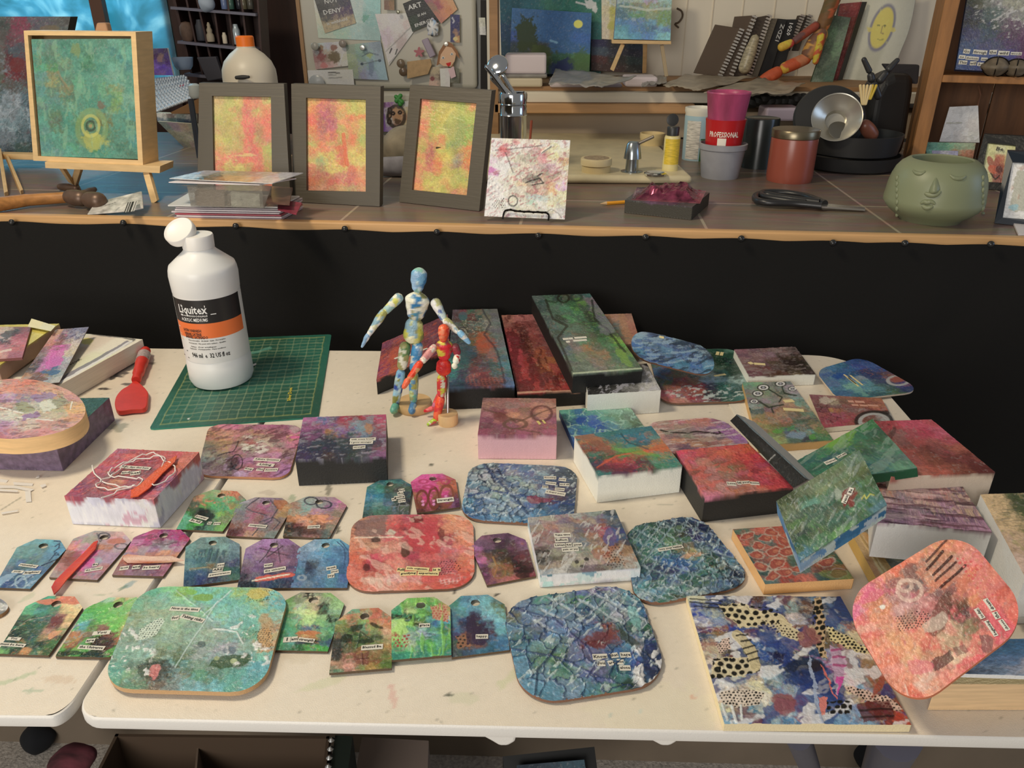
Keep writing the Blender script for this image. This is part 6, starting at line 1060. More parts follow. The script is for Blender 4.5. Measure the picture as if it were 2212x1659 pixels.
# stack of cards
WC = mat('white_card', (.76, .72, .72), .5)
def flat(name, label, pts, z, t, m, group=None, cat='card', bevel=0):
    return tag(MB().prism([P(x, y, z) for x, y in pts], (0, 0, -t)).build(name, m, bevel=bevel), label, cat, group)
cg = ['b9c', 'dcd', 'c55', '999', 'd7a', 'ccd']
z = CZ+.003; cardpts = [P(x, y, CZ) for x, y in ((380, 473), (608, 477), (655, 452), (425, 444))]
CM = [mat('card_%d' % i, c, .4) for i, c in enumerate(('cbb8c4', 'ddd6dc', 'b05868', 'c8c0c8', 'd8d0d8', 'a8a0a8', 'ccc'))]
for i in range(7):
    o_ = [(-4, 0), (3, 1), (0, 0), (-8, 0), (2, -1), (5, 0), (-14, -1)][i]
    tag(MB().prism([p+np.array((o_[0]*.0007*(1 if q in (0, 3) else .4), 0, z-CZ)) for q, p in enumerate(cardpts)], (0, 0, -.0022)).build('greeting_card', CM[i]), ['lowest card of the lower stack, tattered edge', 'white-edged card, second from the bottom of the stack', 'red-edged card in the middle of the stack', 'pale card, fourth from the bottom of the stack', 'white card, fifth from the bottom of the stack', 'grey card just below the top of the lower stack', 'longest pale card, on top of the lower stack'][i], 'card', 'cards stacked under the plastic packet'); z += .0036
pk = empty('plastic_packet', P(500, 448, z), 'clear plastic packet of small goods between the two card stacks', 'packet')
zp = z+.036; b0 = P(412, 446, z); q4 = [(412, 446), (570, 450), (585, 438), (425, 430)]
FILM, ntf, bf = nodes('clear_film'); bf.inputs['Base Color'].default_value = (.75, .72, .66, 1); bf.inputs['Roughness'].default_value = .12; bf.inputs['Alpha'].default_value = .55
nn = ntf.nodes.new('ShaderNodeTexNoise'); nn.inputs['Scale'].default_value = 40; nn.inputs['Detail'].default_value = 4; nn.inputs['Distortion'].default_value = 2; bpp = ntf.nodes.new('ShaderNodeBump'); bpp.inputs['Strength'].default_value = 1; bpp.inputs['Distance'].default_value = .01
ntf.links.new(nn.outputs[0], bpp.inputs['Height']); ntf.links.new(bpp.outputs[0], bf.inputs['Normal']); MATS['clear_film'] = FILM
mbp = MB(); bot = [P(x, y, z) for x, y in q4]; Yf = bot[0][1]
top = [Q(405, 401, Yf+.004), Q(565, 399, Yf+.004), P(588, 402, zp-.004), P(430, 400, zp)]
mbp.add(bot+top, [(0, 1, 2, 3), (4, 5, 6, 7), (0, 1, 5, 4), (1, 2, 6, 5), (2, 3, 7, 6), (3, 0, 4, 7)]); mbp.build('film', FILM, pk, bevel=.004)
MB().prism([b0+np.array((.006, .006, .001)), Q(485, 448, Yf+.006)-np.array((0, 0, 0)), Q(485, 415, Yf+.006), Q(420, 412, Yf+.006)], (0, .015, 0)).build('contents', mat('taupe_contents', '9a8878', .6), pk)
MB().prism([Q(500, 446, Yf+.006), Q(562, 448, Yf+.006), Q(560, 420, Yf+.006), Q(498, 415, Yf+.006)], (0, .015, 0)).build('contents', mat('pale_contents', 'ccb', .6, var=.4, vscale=90), pk)
zc = P(412, 401, z)[2]; zt5 = top[0][2]+.001
tops = [[(364, 393), (560, 399), (640, 385), (440, 378)], [(367, 385), (588, 397), (655, 373), (470, 368)]]
flat('greeting_card', 'pale card under the glossy orange one on top of the packet', tops[0], zt5+.0015, .0015, CM[1], 'cards lying on the plastic packet')
_gr = empty('greeting_card', P(500, 385, zt5+.004), 'glossy white-bordered card with an orange reflection painted in, topmost on the packet', 'card', 'cards lying on the plastic packet')
slab(_gr, [P(440, 368, zt5+.0085), P(655, 373, zt5+.010), P(588, 396, zt5+.0045), P(366, 385, zt5+.0055)], .0012, 'aab 887 976 a98 aab/ccc 665 b85 c96 bbb', seed=163, side='ccc', drip=0, mt=pmat('glossy_card', .06, .02))  # orange reflection is painted into the face colours
flat('greeting_card', 'curled magenta and brown card at the right end of the stack', [(600, 452), (640, 462), (652, 438), (600, 430)], CZ+.030, .002, mat('magenta_card', '8a3448', .35, var=.5, vscale=40), 'cards stacked under the plastic packet')
flat('greeting_card', 'dark photo card behind the clear packet', [(575, 436), (625, 440), (632, 405), (585, 402)], CZ+.042, .003, mat('dark_photo', '5a4038', .3, var=.5, vscale=40), 'cards stacked under the plastic packet')

# chrome cup with utensils
CH = mat('chrome', 'c8ccd2', .12, metal=1.0)
cb = P(1108, 392, CZ); cb[1] += .02; dpc = (cb-CAM)@Fv; rc_ = 28*dpc/FPX
cu = empty('metal_cup', cb, 'tall chrome canister holding metal spoons, behind the abstract canvas', 'cup')
hc = Q(1108, 199, cb[1])[2]-CZ; h_ = Q(1108, 226, cb[1])[2]-CZ; h_2 = Q(1108, 250, cb[1])[2]-CZ
MB().lathe([(rc_*.9, 0), (rc_, .004), (rc_*1.0, h_2), (rc_*1.04, h_2+.002), (rc_*1.0, h_2+.004), (rc_*1.0, h_), (rc_*.94, h_+.001), (rc_*1.02, h_+.003), (rc_*1.04, hc-.004), (rc_*.98, hc), (rc_*.9, hc-.002), (rc_*.88, .01)], cb, n=48, cap=False).build('canister', CH, cu, smooth=True)
for nm, a, b_, rs, Y_ in (('serving_spoon', (1118, 215), (1085, 160), [5, 4, 4], .0), ('metal_scoop', (1105, 215), (1062, 160), [9, 7, 10], -.01), ('metal_tongs', (1110, 222), (1048, 140), [4, 4, 5], -.02)):
    o = MB().limb(Q(*a, cb[1]+Y_), Q(*b_, cb[1]+Y_), [q*dpc/FPX for q in rs]).build(nm, CH, smooth=True); tag(o, {'serving_spoon': 'round-bowled metal spoon standing in the chrome canister', 'metal_scoop': 'thick-handled metal scoop in the chrome canister', 'metal_tongs': 'pointed metal tongs, leftmost in the chrome canister'}[nm], 'utensil')
    if nm == 'serving_spoon':
        c = Q(1075, 141, cb[1]); MB().lathe([(22*math.sin(t)*dpc/FPX+.0002, 8*math.cos(t)*dpc/FPX) for t in np.linspace(.01, math.pi-.01, 14)], c, (-.2, -.8, .5), 28).build('bowl', CH, o, smooth=True)

# ---- on the sink
TAN = mat('birch_box', 'cdb98c', .5, var=.05, vscale=30)
def pot(name, label, cat, cx, by, r_px, prof, m, z0=CZ, group=None, extra=(), n=48):
    """prof: list of (radius factor, image y)"""
    b = P(cx, by, z0); dp = (b-CAM)@Fv; r_ = r_px*dp/FPX; b[1] += r_*.9
    pr = [(max(.0003, f*r_), max(0, Q(cx, y, b[1]-(0 if y < by-3 else 0))[2]-z0) if y < by-3 else 0.0) for f, y in prof]
    rt = empty(name, (b[0], b[1], z0), label, cat, group)
    MB().lathe(pr, (b[0], b[1], z0), n=n).build('body', m, rt, smooth=True)
    return rt, b, r_, dp
rt, b, r_, dp = pot('round_box', 'round birch box with printed lid on the sink, left of the chrome pump', 'box', 1289, 376, 33, [(.95, 376), (.95, 357)], TAN, SZ)
hz_ = Q(1289, 356, b[1])[2]-SZ; ht = Q(1289, 341, b[1])[2]-SZ
MB().lathe([(r_, hz_), (r_*1.03, hz_+.001), (r_*1.03, ht-.002), (r_, ht), (.001, ht)], (b[0], b[1], SZ), n=48).build('lid', mat('birch_lid', 'd6c49a', .5), rt, smooth=True)
MB().lathe([(r_*.85, ht+.0001), (r_*.84, ht+.0006), (.001, ht+.0006)], (b[0], b[1], SZ), n=32).build('lid_print', mat('lid_print', 'a08c72', .6, var=.4, vscale=160), rt)
rt, b, r_, dp = pot('round_box', 'open round birch box behind the chrome pump', 'box', 1411, 316, 27, [(.9, 316), (.95, 300), (1.0, 298), (1.0, 287), (.9, 287), (.88, 295)], TAN, SZ)
rt, b, r_, dp = pot('soap_pump', 'chrome soap pump standing on the sink', 'pump', 1366, 374, 19, [(1.25, 374), (1.25, 369), (.75, 368), (.7, 345), (.72, 343), (1.0, 342), (.95, 334), (.75, 311), (.55, 306), (.02, 305)], mat('brushed_chrome', '9aa0a4', .22, metal=.9), SZ)
MB().tube([Q(1375, 312, b[1]), Q(1412, 295, b[1]-.01)], .0032, 10).build('spout', mat('spout_grey', '776f66', .4, metal=.6), rt, smooth=True)
rt, b, r_, dp = pot('paint_bottle', 'yellow-labelled squeeze bottle with a black flip cap on the sink', 'bottle', 1449, 370, 17, [(.9, 370), (1.0, 367), (1.0, 297), (.9, 293), (.6, 292)], mat('pale_yellow_bottle', 'd8c98e', .4), SZ)
hb = [Q(1449, y, b[1])[2] for y in (292, 273, 262, 240)]
MB().lathe([(r_*.75, hb[0]-SZ), (r_*.78, hb[1]-SZ-.002), (r_*.7, hb[1]-SZ)], (b[0], b[1], SZ), n=28).build('cap', mat('black_plastic_cap', (.03, .03, .03), .4), rt, smooth=True)
MB().lathe([(r_*.2, 0), (r_*.72, .001), (r_*.74, .006), (r_*.5, .007), (.0005, .007)], Q(1452, 259, b[1]-.004), (.05, -1, .15), 28).build('flip_lid', MATS['black_plastic_cap'], rt, smooth=True)
yy = b[1]-r_
mbl = MB(); 
for i in range(13): 
    a = -math.pi/2+math.radians(-62+124*i/12)
    for y_ in (301, 356): mbl.v.append((b[0]+(r_+.0004)*math.cos(a), b[1]+(r_+.0004)*math.sin(a), Q(1449, y_, yy)[2]))
mbl.f = [(2*i, 2*i+2, 2*i+3, 2*i+1) for i in range(12)]; mbl.m = [0]*12
mbl.build('label', mat('yellow_label', 'd6b83c', .5, var=.25, vscale=250, stretch=(.3, .3, 1.5)), rt)
tag(MB().lathe([(.010, 0), (.022, .001), (.024, .005), (.019, .007), (.010, .004), (.0005, .0045)], P(1415, 379, SZ), n=32).build('sink_strainer', CH, smooth=True), 'small chrome strainer ring on the sink rim', 'strainer')
tag(MB().tube([P(1143, 330, CZ+.02), Q(1148, 262, P(1143, 330, CZ)[1]+.02)], [.0025, .0035], 8).build('paint_brush', mat('brush_red_tip', '9a4a34', .5), smooth=True), 'thin paint brush standing right of the chrome canister', 'brush')

# ---- tubs and cups right of the sink
rt, b, r_, dp = pot('food_tub', 'white tub with a green and blue nutrition label, left of the stacked cups', 'tub', 1508, 348, 30, [(.95, 348), (1.0, 345), (1.05, 243), (1.1, 240), (1.1, 232), (1.0, 231), (.95, 240)], mat('white_tub', 'd8d4c8', .4), CZ)
yy = b[1]-r_; 
def wrap(rt, b, r_, a0, a1, y0, y1, cx, name, m, lift=.0005, k1=1.0, k0=1.0):
    mbl = MB(); n_ = 16
    for i in range(n_+1):
        a = -math.pi/2+math.radians(a0+(a1-a0)*i/n_)
        for y_, kk in ((y1, k1), (y0, k0)): mbl.v.append((b[0]+(r_*kk+lift)*math.cos(a), b[1]+(r_*kk+lift)*math.sin(a), Q(cx, y_, b[1]-r_)[2]))
    mbl.f = [(2*i, 2*i+2, 2*i+3, 2*i+1) for i in range(n_)]; mbl.m = [0]*n_
    return mbl.build(name, m, rt, smooth=True)
wrap(rt, b, r_, -90, 90, 252, 350, 1508, 'label', mat('blue_label', '9db8c4', .45), k0=1.05, k1=1.0, lift=.0008)
l2_ = wrap(rt, b, r_, -60, -5, 262, 345, 1508, 'nutrition_panel', mat('fact_panel', 'ccc8c0', .5, var=.5, vscale=300, stretch=(.2, .2, 1.6)), k0=1.05, k1=1.0, lift=.0014)
wrap(rt, b, r_, 0, 85, 300, 350, 1508, 'green_band', mat('green_band', '2f5a34', .5), k0=1.03, k1=1.0, lift=.0014)
GR = mat('frosted_tub', '8f8f96', .35, var=.12, vscale=30)
rt, b1, r1, dp = pot('plastic_tub', 'frosted grey plastic tub, lowest of the stacked cups', 'tub', 1563, 390, 48, [(.80, 390), (.84, 386), (1.0, 322), (1.07, 320), (1.08, 309), (1.0, 308), (.97, 318), (.75, 330)], GR, CZ)
zr = Q(1563, 335, b1[1])[2]
def stack(name, label, cat, cx, prof, r_px, m, b, z0):
    dp = (b-CAM)@Fv; r_ = r_px*dp/FPX; rt = empty(name, (b[0], b[1], z0), label, cat)
    MB().lathe([(max(.0003, f*r_), Q(cx, y, b[1])[2]-z0) for f, y in prof], (b[0], b[1], z0), n=48).build('body', m, rt, smooth=True); return rt, r_
rt, rr_ = stack('plastic_cup', 'red printed cup inside the frosted tub, below the pink cup', 'cup', 1560, [(.86, 345), (.90, 316), (1.0, 262), (1.02, 256), (.9, 256)], 41, mat('red_cup', 'b01f24', .3), b1, zr)
for s, y_, w_ in (('PROFESSIONAL', 292, 66),):
    V, F, tw_, th_ = textmesh(s); sc3 = w_*dp/FPX/tw_; mb = MB(); r3 = rr_*.95+.0012; zc = Q(1560, y_, b1[1]-rr_)[2]
    mb.add([(b1[0]+r3*math.cos(-math.pi/2+p[0]*sc3/r3-.25), b1[1]+r3*math.sin(-math.pi/2+p[0]*sc3/r3-.25), zc+p[1]*sc3*1.6) for p in V], F); mb.build('lettering', mat('cup_print', 'e8dcd0', .5), rt)
wrap(rt, b1, rr_, -32, -5, 300, 318, 1560, 'white_emblem', MATS['cup_print'], k0=.93, k1=.90, lift=.001)
rt, rr_ = stack('plastic_cup', 'pink paint-stained cup, topmost of the stacked cups', 'cup', 1565, [(.84, 262), (.86, 256), (1.0, 203), (1.03, 200), (1.0, 197), (.94, 200), (.8, 240)], 44, mat('pink_stained_cup', 'a8466c', .35, var=.45, vscale=28, stretch=(1, 1, .3)), b1, Q(1565, 262, b1[1])[2])
rt, b, r_, dp = pot('black_tumbler', 'large black tumbler between the stacked cups and the red jar', 'jar', 1642, 366, 37, [(.92, 366), (1.0, 362), (1.0, 258), (.97, 254), (.9, 256)], mat('black_glaze', (.025, .03, .028), .25), CZ)
rt, b, r_, dp = pot('candle_jar', 'terracotta red jar with a metal lid, right of the black tumbler', 'jar', 1716, 398, 49, [(.86, 398), (.96, 392), (1.0, 380), (1.0, 300), (.98, 296)], mat('terracotta_glass', '8e4a3c', .28), CZ)
MB().lathe([(r_*.98, Q(1716, 297, b[1])[2]-CZ), (r_*1.02, Q(1716, 295, b[1])[2]-CZ), (r_*1.03, Q(1716, 280, b[1])[2]-CZ), (r_*1.0, Q(1716, 278, b[1])[2]-CZ), (.001, Q(1716, 279, b[1])[2]-CZ)], (b[0], b[1], CZ), n=48).build('lid', mat('brass_lid', '7a705c', .3, metal=.8), rt, smooth=True)

# ---- pans, bag, clamp
BLK = mat('cast_iron', (.02, .02, .02), .5)
pb = P(1860, 372, CZ); pb[1] += .06
def pan(name, label, cx, cy_b, r_px, ys, m, base_y=None, cat='pan', **kw):
    b = P(cx, cy_b, CZ); dp = (b-CAM)@Fv; r_ = r_px*dp/FPX; b[1] += r_*.95; z0 = Q(cx, ys[0], b[1]-r_*.9)[2]; z1 = Q(cx, ys[1], b[1]-r_)[2]
    rt = empty(name, (b[0], b[1], z0), label, cat)
    MB().lathe([(r_*.86, 0), (r_*.93, .004), (r_, z1-z0), (r_*.97, z1-z0), (r_*.88, .012), (.001, .008)], (b[0], b[1], z0), n=64).build('body', m, rt, smooth=True); return rt, b, r_, z1, z0
rt, b2, r2, z1_, z0_ = pan('iron_skillet', 'black lower pan at the bottom of the pan stack', 1868, 380, 108, (378, 348), BLK)
rt, b3, r3, z3_, z0_ = pan('iron_skillet', 'black skillet holding the strainer and clothespins', 1868, 380, 100, (346, 300), BLK)
s_ = mat('steel_bowl', 'b8b4aa', .28, metal=.7)
st_c = Q(1806, 258, b3[1]-.06); d_ = (st_c-CAM)@Fv
rt = empty('metal_funnel', st_c, 'shiny steel funnel-shaped strainer leaning in the black skillet', 'strainer')
MB().lathe([(q*d_/FPX, w_*d_/FPX) for q, w_ in ((50, 14), (52, 15), (50, 12), (30, 0), (22, -6), (20, -20), (4, -22), (.3, -22))], st_c, (-.25, -.9, .45), 48, cap=False).build('bowl', s_, rt, smooth=True)
MB().lathe([(22*d_/FPX, .0), (24*d_/FPX, .004), (20*d_/FPX, .006), (.001, .004)], Q(1812, 285, b3[1]-.07), (0, -.7, .7), 32).build('lid', mat('steel_dark', '77746c', .35, metal=.8), rt, smooth=True)
pd = Q(1790, 258, b3[1]+.02); d_ = (pd-CAM)@Fv
tag(MB().lathe([(72*d_/FPX, 0), (74*d_/FPX, .006), (70*d_/FPX, .012), (.001, .016)], pd, (-.2, -.85, .5), 56).build('pan_cover', mat('matte_black', (.018, .018, .018), .6), smooth=True), 'round black lid leaning behind the steel strainer', 'lid')
bagc = Q(1925, 255, b3[1]+.1); d_ = (bagc-CAM)@Fv
mb = MB(); yb_ = b3[1]+.10
mb.prism([Q(x, y, yb_) for x, y in ((1872, 330), (1878, 262), (1888, 205), (1906, 172), (1935, 158), (1978, 160), (1976, 200), (1960, 300), (1950, 340))], (0, .10, 0))
tag(mb.build('black_bag', mat('black_leather', (.016, .016, .017), .45), bevel=.02, segs=5), 'soft black bag slumped behind the pans', 'bag')
tag(MB().prism([Q(1908, 138, b3[1]+.14), Q(1988, 140, b3[1]+.14), Q(1984, 182, b3[1]+.12), Q(1960, 180, b3[1]+.12), Q(1925, 160, b3[1]+.12)], (0, .02, 0)).build('cloth_flap', mat('dark_grey_cloth', '2c2c32', .8), bevel=.004), 'dark grey cloth flap with a faint red mark on the black bag', 'cloth')
yc = b3[1]-.04
cl = empty('spring_clamp', Q(1890, 180, yc), 'black plastic spring clamp with open handles above the skillet', 'clamp')
CK = mat('clamp_plastic', (.03, .03, .03), .4)
for a, b_, rs in (((1864, 124), (1880, 158), [5, 6]), ((1880, 156), (1884, 178), [7, 8]), ((1942, 126), (1915, 155), [5, 7]), ((1917, 152), (1895, 180), [8, 9]), ((1884, 176), (1900, 215), [9, 8])):
    MB().limb(Q(*a, yc), Q(*b_, yc), [r*1.75/FPX for r in rs]).build('arm', CK, cl, smooth=True)
for i, (a, b_) in enumerate((((1862, 182), (1864, 228)), ((1878, 182), (1868, 228)), ((1890, 182), (1878, 216)))):
    w0 = Q(*a, yc-.02); w1_ = Q(*b_, yc-.02); o = empty('clothespin', w1_, ['wooden clothespin, left of the three in the skillet', 'wooden clothespin, middle of the three in the skillet', 'yellow clothespin, right of the three in the skillet'][i], 'clothespin', 'clothespins in the skillet')
    for sd in (-.002, .002): MB().limb(w0+np.array((sd*2, 0, 0)), w1_+np.array((sd*.6, 0, 0)), [.003, .0028], 8).build('prong', mat('clothespin_wood', 'd8c08c' if i < 2 else 'c4a838', .6) if i < 2 else mat('clothespin_yellow', 'c4a838', .6), o)
tag(MB().prism([Q(1836, 275, yc-.03), Q(1846, 274, yc-.03), Q(1868, 246, yc-.03), Q(1860, 238, yc-.03)], (0, .01, 0)).build('purple_clip', mat('purple_plastic', '6a4a9a', .4), bevel=.002), 'purple plastic clip below the clothespins', 'clip')
tag(MB().limb(Q(1862, 262, yc-.02), Q(1890, 300, yc-.01), [.012, .016, .014]).build('brown_bottle', mat('amber_plastic', '7a4a3a', .35), smooth=True), 'brown translucent bottle lying in the skillet', 'bottle')

# ---- canvas with foil, pencil, scissors
zf = zt((1350, 460), (1350, 432), CZ)
fr, fp, fn = art('canvas', 'small dark canvas topped with crumpled purple foil, on the counter', 'canvas', [(1384, 406), (1533, 416), (1496, 447), (1350, 432)], zf, zf-CZ-.0005, '222 423 333 322/323 734 545 222/333 646 424 333', side='333029', drip=.1, seed=170, k=1.3, layers=[])
mb = MB(); rnd = random.Random(4)
n1, n2 = 34, 22; V = []
for j in range(n2):
    for i in range(n1):
        u, v = i/(n1-1), j/(n2-1); c = PP(1366+150*u+(1-v)*-4+v*10, 432-28*v+8*u, fp, fn); e = min(u, 1-u, v, 1-v)*4
        V.append(c+np.array((0, 0, min(1, e)*(.004+.024*fbm(np.array([u*9]), np.array([v*6]), 5)[0]*min(1, e)))))
mb.add(V, [(j*n1+i, j*n1+i+1, (j+1)*n1+i+1, (j+1)*n1+i) for j in range(n2-1) for i in range(n1-1)])
mb.build('foil_crumple', mat('purple_foil', '8a4058', .22, metal=.65, var=.8, vscale=55), fr)
pc = empty('pencil', P(1325, 438, CZ), 'short yellow pencil lying left of the foil-topped canvas', 'pencil')
p_a = P(1352, 436, CZ+.0035); p_b = P(1310, 439, CZ+.0035); p_c = P(1297, 440, CZ+.0035)
MB().tube([p_a, p_b], .0035, 6).build('shaft', mat('pencil_yellow', 'e09a2c', .4), pc)
MB().tube([p_b, p_c], [.0034, .0006], 8).build('tip', mat('pencil_wood', 'c8a880', .6), pc)
sc_ = empty('scissors', P(1750, 430, CZ), 'black-handled scissors lying on the counter in front of the red jar', 'scissors')
SB = mat('scissor_black', (.02, .02, .022), .35)
for pts in ([(1782, 440), (1740, 424), (1690, 416), (1650, 416), (1648, 424), (1690, 432), (1740, 438)], [(1775, 445), (1720, 440), (1660, 438), (1634, 432), (1634, 422), (1655, 420), (1700, 428), (1770, 437)]):
    MB().tube([P(x, y, CZ+.010) for x, y in spline(pts, 6)], .0065, 10).build('handle', SB, sc_, smooth=True)
MB().prism([P(1766, 437, CZ+.009), P(1868, 448, CZ+.006), P(1869, 452, CZ+.006), P(1768, 445, CZ+.009)], (0, 0, -.003)).build('blade', mat('scissor_steel', 'ccc', .25, metal=.9), sc_)

# ---- face planter
PG = mat('sage_ceramic', '7e8468', .42)
bpl = P(2034, 489, CZ); dpp = (bpl-CAM)@Fv; rp_ = 98*(dpp+.05)/FPX; bpl[1] += 62*dpp/FPX
pr = [(.60, 488), (.66, 480), (.80, 470), (.92, 458), (1.0, 445), (1.0, 436), (.985, 425), (.97, 405), (.93, 385), (.87, 368), (.78, 355), (.66, 346), (.60, 345), (.58, 348), (.60, 380)]
zq = lambda y: max(0, (488-y)/(488-345)*(Q(2050, 349, bpl[1]-.03)[2]-CZ))
pt = empty('face_planter', (bpl[0], bpl[1], CZ), 'sage green ceramic planter shaped as a sleeping face', 'planter')
MB().lathe([(f*rp_, zq(y)) for f, y in pr], (bpl[0], bpl[1], CZ), n=72, cap=False).build('pot_body', PG, pt, smooth=True)
def onpot(px, py, lift=0.0):          # point on the pot's outer surface seen at this pixel
    d = ray(px, py)
    for t in np.linspace(1.0, 2.2, 2400):
        p = CAM+d*t; zz = p[2]-CZ
        if zz < 0: break
        zs_ = [zq(y) for f, y in pr[:12]]; rs_ = [f*rp_ for f, y in pr[:12]]
        r = np.interp(zz, zs_, rs_)
        if math.hypot(p[0]-bpl[0], p[1]-bpl[1]) <= r:
            o = p-bpl; o[2] = 0; return p+o/np.linalg.norm(o)*lift
    return CAM+d*1.4
def relief(name, pts, rad, lift=0.0):
    P_ = [onpot(x, y, lift) for x, y in spline(pts, 5)]; n_ = len(P_)
    rr = [rad*(.35+.65*math.sin(math.pi*(i+.5)/n_)) for i in range(n_)]
    MB().tube(P_, rr, 10).build(name, PG, pt, smooth=True)
relief('eyelid', [(1972, 368), (1980, 374), (1990, 375), (1999, 370)], .0035); relief('eyelid', [(2052, 378), (2062, 385), (2076, 386), (2086, 380)], .0035)

nA = [onpot(x, y, l) for x, y, l in ((2024, 366, .0), (2006, 408, .0), (2003, 420, -.001), (2031, 418, -.001), (2034, 404, .0), (2017, 416, .019), (2023, 376, .004))]
MB().add(nA, [(0, 1, 5, 6), (0, 6, 5, 4), (1, 2, 5), (2, 3, 5), (3, 4, 5)]).build('nose', PG, pt, smooth=True, subsurf=2)
relief('nose', [(1998, 417), (2008, 421), (2022, 420), (2032, 412)], .005)
relief('lips', [(1988, 440), (1996, 436), (2004, 437), (2012, 436), (2020, 441)], .0045); relief('lips', [(1992, 444), (2003, 449), (2016, 445)], .0045)
for sg, x0 in ((-1, 1934), (1, 2127)):
    for i in range(7): c = onpot(x0-sg*4, 385+i*13, 0); MB().lathe([(.0028*math.sin(t)+.0003, .005*math.cos(t)) for t in np.linspace(math.pi-.01, .01, 8)], c, n=10).build('ear_ridge', PG, pt, smooth=True)

# ---- bookcase on the right
BW = mat('rustic_wood', '9a6a3c', .6, var=.3, vscale=14, stretch=(4, 4, .7), bump=.2, bscale=80); BWD = mat('rustic_wood_dark', '6b4526', .65, var=.35, vscale=10, stretch=(5, 5, .6), bump=.2, bscale=60)
q0 = P(1962, 362, CZ); q1 = q0+np.array((.62, -.62*.35, 0)); fe = (q1-q0)/np.linalg.norm(q1-q0); fn = np.array((-fe[1], fe[0], 0)); fn = fn if fn[1] > 0 else -fn
def F_(px, py, off=0.0): return PP(px, py, q0+fn*off, fn)
sh = empty('bookcase', q0, 'rustic wooden shelf unit standing at the right end of the counter', 'shelf')
wS = np.linalg.norm(F_(1992, 330)-F_(1962, 330)); H0 = 2.0
def bx_(name, a, u0, u1, d0, d1, z0, z1, m): 
    b0 = q0+fe*u0+fn*d0; MB().prism([b0+np.array((0, 0, z0-CZ)), b0+fe*(u1-u0)+np.array((0, 0, z0-CZ)), b0+fe*(u1-u0)+fn*(d1-d0)+np.array((0, 0, z0-CZ)), b0+fn*(d1-d0)+np.array((0, 0, z0-CZ))], (0, 0, z1-z0)).build(name, m, sh, bevel=.0015)
bx_('side_board', 0, 0, wS, 0, .20, CZ+.001, 1.75, BW)
zsh = F_(2035, 162)[2]; zsb = F_(2035, 178)[2]
bx_('shelf_board', 0, wS, .75, .0, .19, zsb, zsh, BW)
for i in range(5): bx_('back_plank', 0, wS+i*.137, wS+(i+1)*.137-.003, .19, .205, CZ+.001, 1.75, BWD)
def shelf_card(name, label, cat, c4, off, t, grid, **kw):
    W = [F_(x, y, o) for (x, y), o in zip(c4, off if isinstance(off, list) else [off]*4)]; c = sum(W)/4
    r = empty(name, (c[0], c[1], min(w_[2] for w_ in W)), label, cat); kw.setdefault('side', 'bba'); kw.setdefault('drip', 0)
    p0, n, fo = slab(r, W, t, grid, cell=1.4, **kw); return r, p0, n
r, p0, n = shelf_card('canvas', 'purple and grey crackled canvas with rows of word strips on the upper shelf', 'canvas', [(2094, -30), (2300, -25), (2290, 162), (2064, 150)], [.06, .06, .02, .02], .02, '454 565 777 676 565/554 888 998 777 565/445 566 888 998 676/444 455 656 767 665/446 456 545 646 545/457 557 546 535 656/358 458 448 636 545/347 348 446 435 434', side='346', seed=171, k=1.3, layers=[('s', 30, 260, 2, .6, 'bbb', .6, 2170, 30, 60, 45)])
for wd in ((2088, 111, 14, 10, -5, 'Go'), (2117, 113, 30, 10, -5, 'through'), (2145, 113, 16, 10, 0, 'the'), (2168, 115, 24, 10, -2, 'wild'), (2195, 116, 24, 7, -2, 'woods'), (2078, 123, 14, 8, -4, 'no'), (2100, 126, 28, 8, -5, 'shortcuts'), (2126, 128, 14, 7, -3, 'ever'), (2080, 135, 18, 9, -3, 'This'), (2102, 137, 14, 9, 0, 'will'), (2118, 139, 14, 8, -4, 'be')): strip_on(r, p0, n, *wd)
zst = zsh
for i, (x, y, rp2) in enumerate(((2153, 137, 26), (2196, 143, 24))):
    c = F_(x, y, .005); d2 = (c-CAM)@Fv; R2 = rp2*d2/FPX; c[2] = zsh+R2*.72
    o = empty('stone', (c[0], c[1], zsh), ['left wire-wrapped brown stone on the upper shelf', 'right wire-wrapped stone, beside the first at the photo edge'][i], 'stone', 'wire-wrapped stones on the shelf')
    mb = MB().lathe([(R2*1.05*math.sin(t)*(1+.08*math.sin(t*5+i))+.0003, R2*.72*math.cos(t)) for t in np.linspace(math.pi-.01, .01, 18)], c, n=22); mb.build('rock', mat('brown_stone', '6e6252', .6, var=.4, vscale=60, bump=.5, bscale=90), o, smooth=True)
    for an in (0, 1.1, 2.2): MB().tube([c+np.array((R2*1.08*math.cos(t)*math.cos(an), R2*1.08*math.cos(t)*math.sin(an), R2*.76*math.sin(t))) for t in np.linspace(0, 2*math.pi, 30)], .0011, 5).build('wire', WIR, o, smooth=True)
r, p0, n = shelf_card('paper_tag', 'white paper gift tag hanging from a cord in the lower shelf', 'tag', [(2051, 231), (2113, 228), (2116, 308), (2029, 306)], .10, .002, 'dcc ddd ccc/dcd ddd cbb/dcc cbb ccb', seed=172, k=1.5, busy=0, grain=.05, layers=[('l', [(2045, 266), (2078, 266)], 1.4, '998', .8), ('v', 120, .08, 'aaa', .5, 2075, 296, 36, 9)])
MB().tube([F_(2112, 228, .10), F_(2118, 205, .15), F_(2114, 185, .18)], .0018, 6).build('cord', mat('pink_cord', 'a87a60', .8), r)
shelf_card('card', 'teal and red painted card behind the planter', 'card', [(1999, 307), (2108, 309), (2100, 352), (2003, 350)], .06, .002, '598 6a8 8a8 9a8/7ba 698 a86 b75/798 577 943 964', seed=173, k=1.3)
shelf_card('card', 'lavender card with a dark red flower, right behind the planter rim', 'card', [(2013, 325), (2070, 326), (2068, 352), (2015, 350)], .045, .0015, '99b aab 99b/88a 934 99b', seed=174, k=1.3)
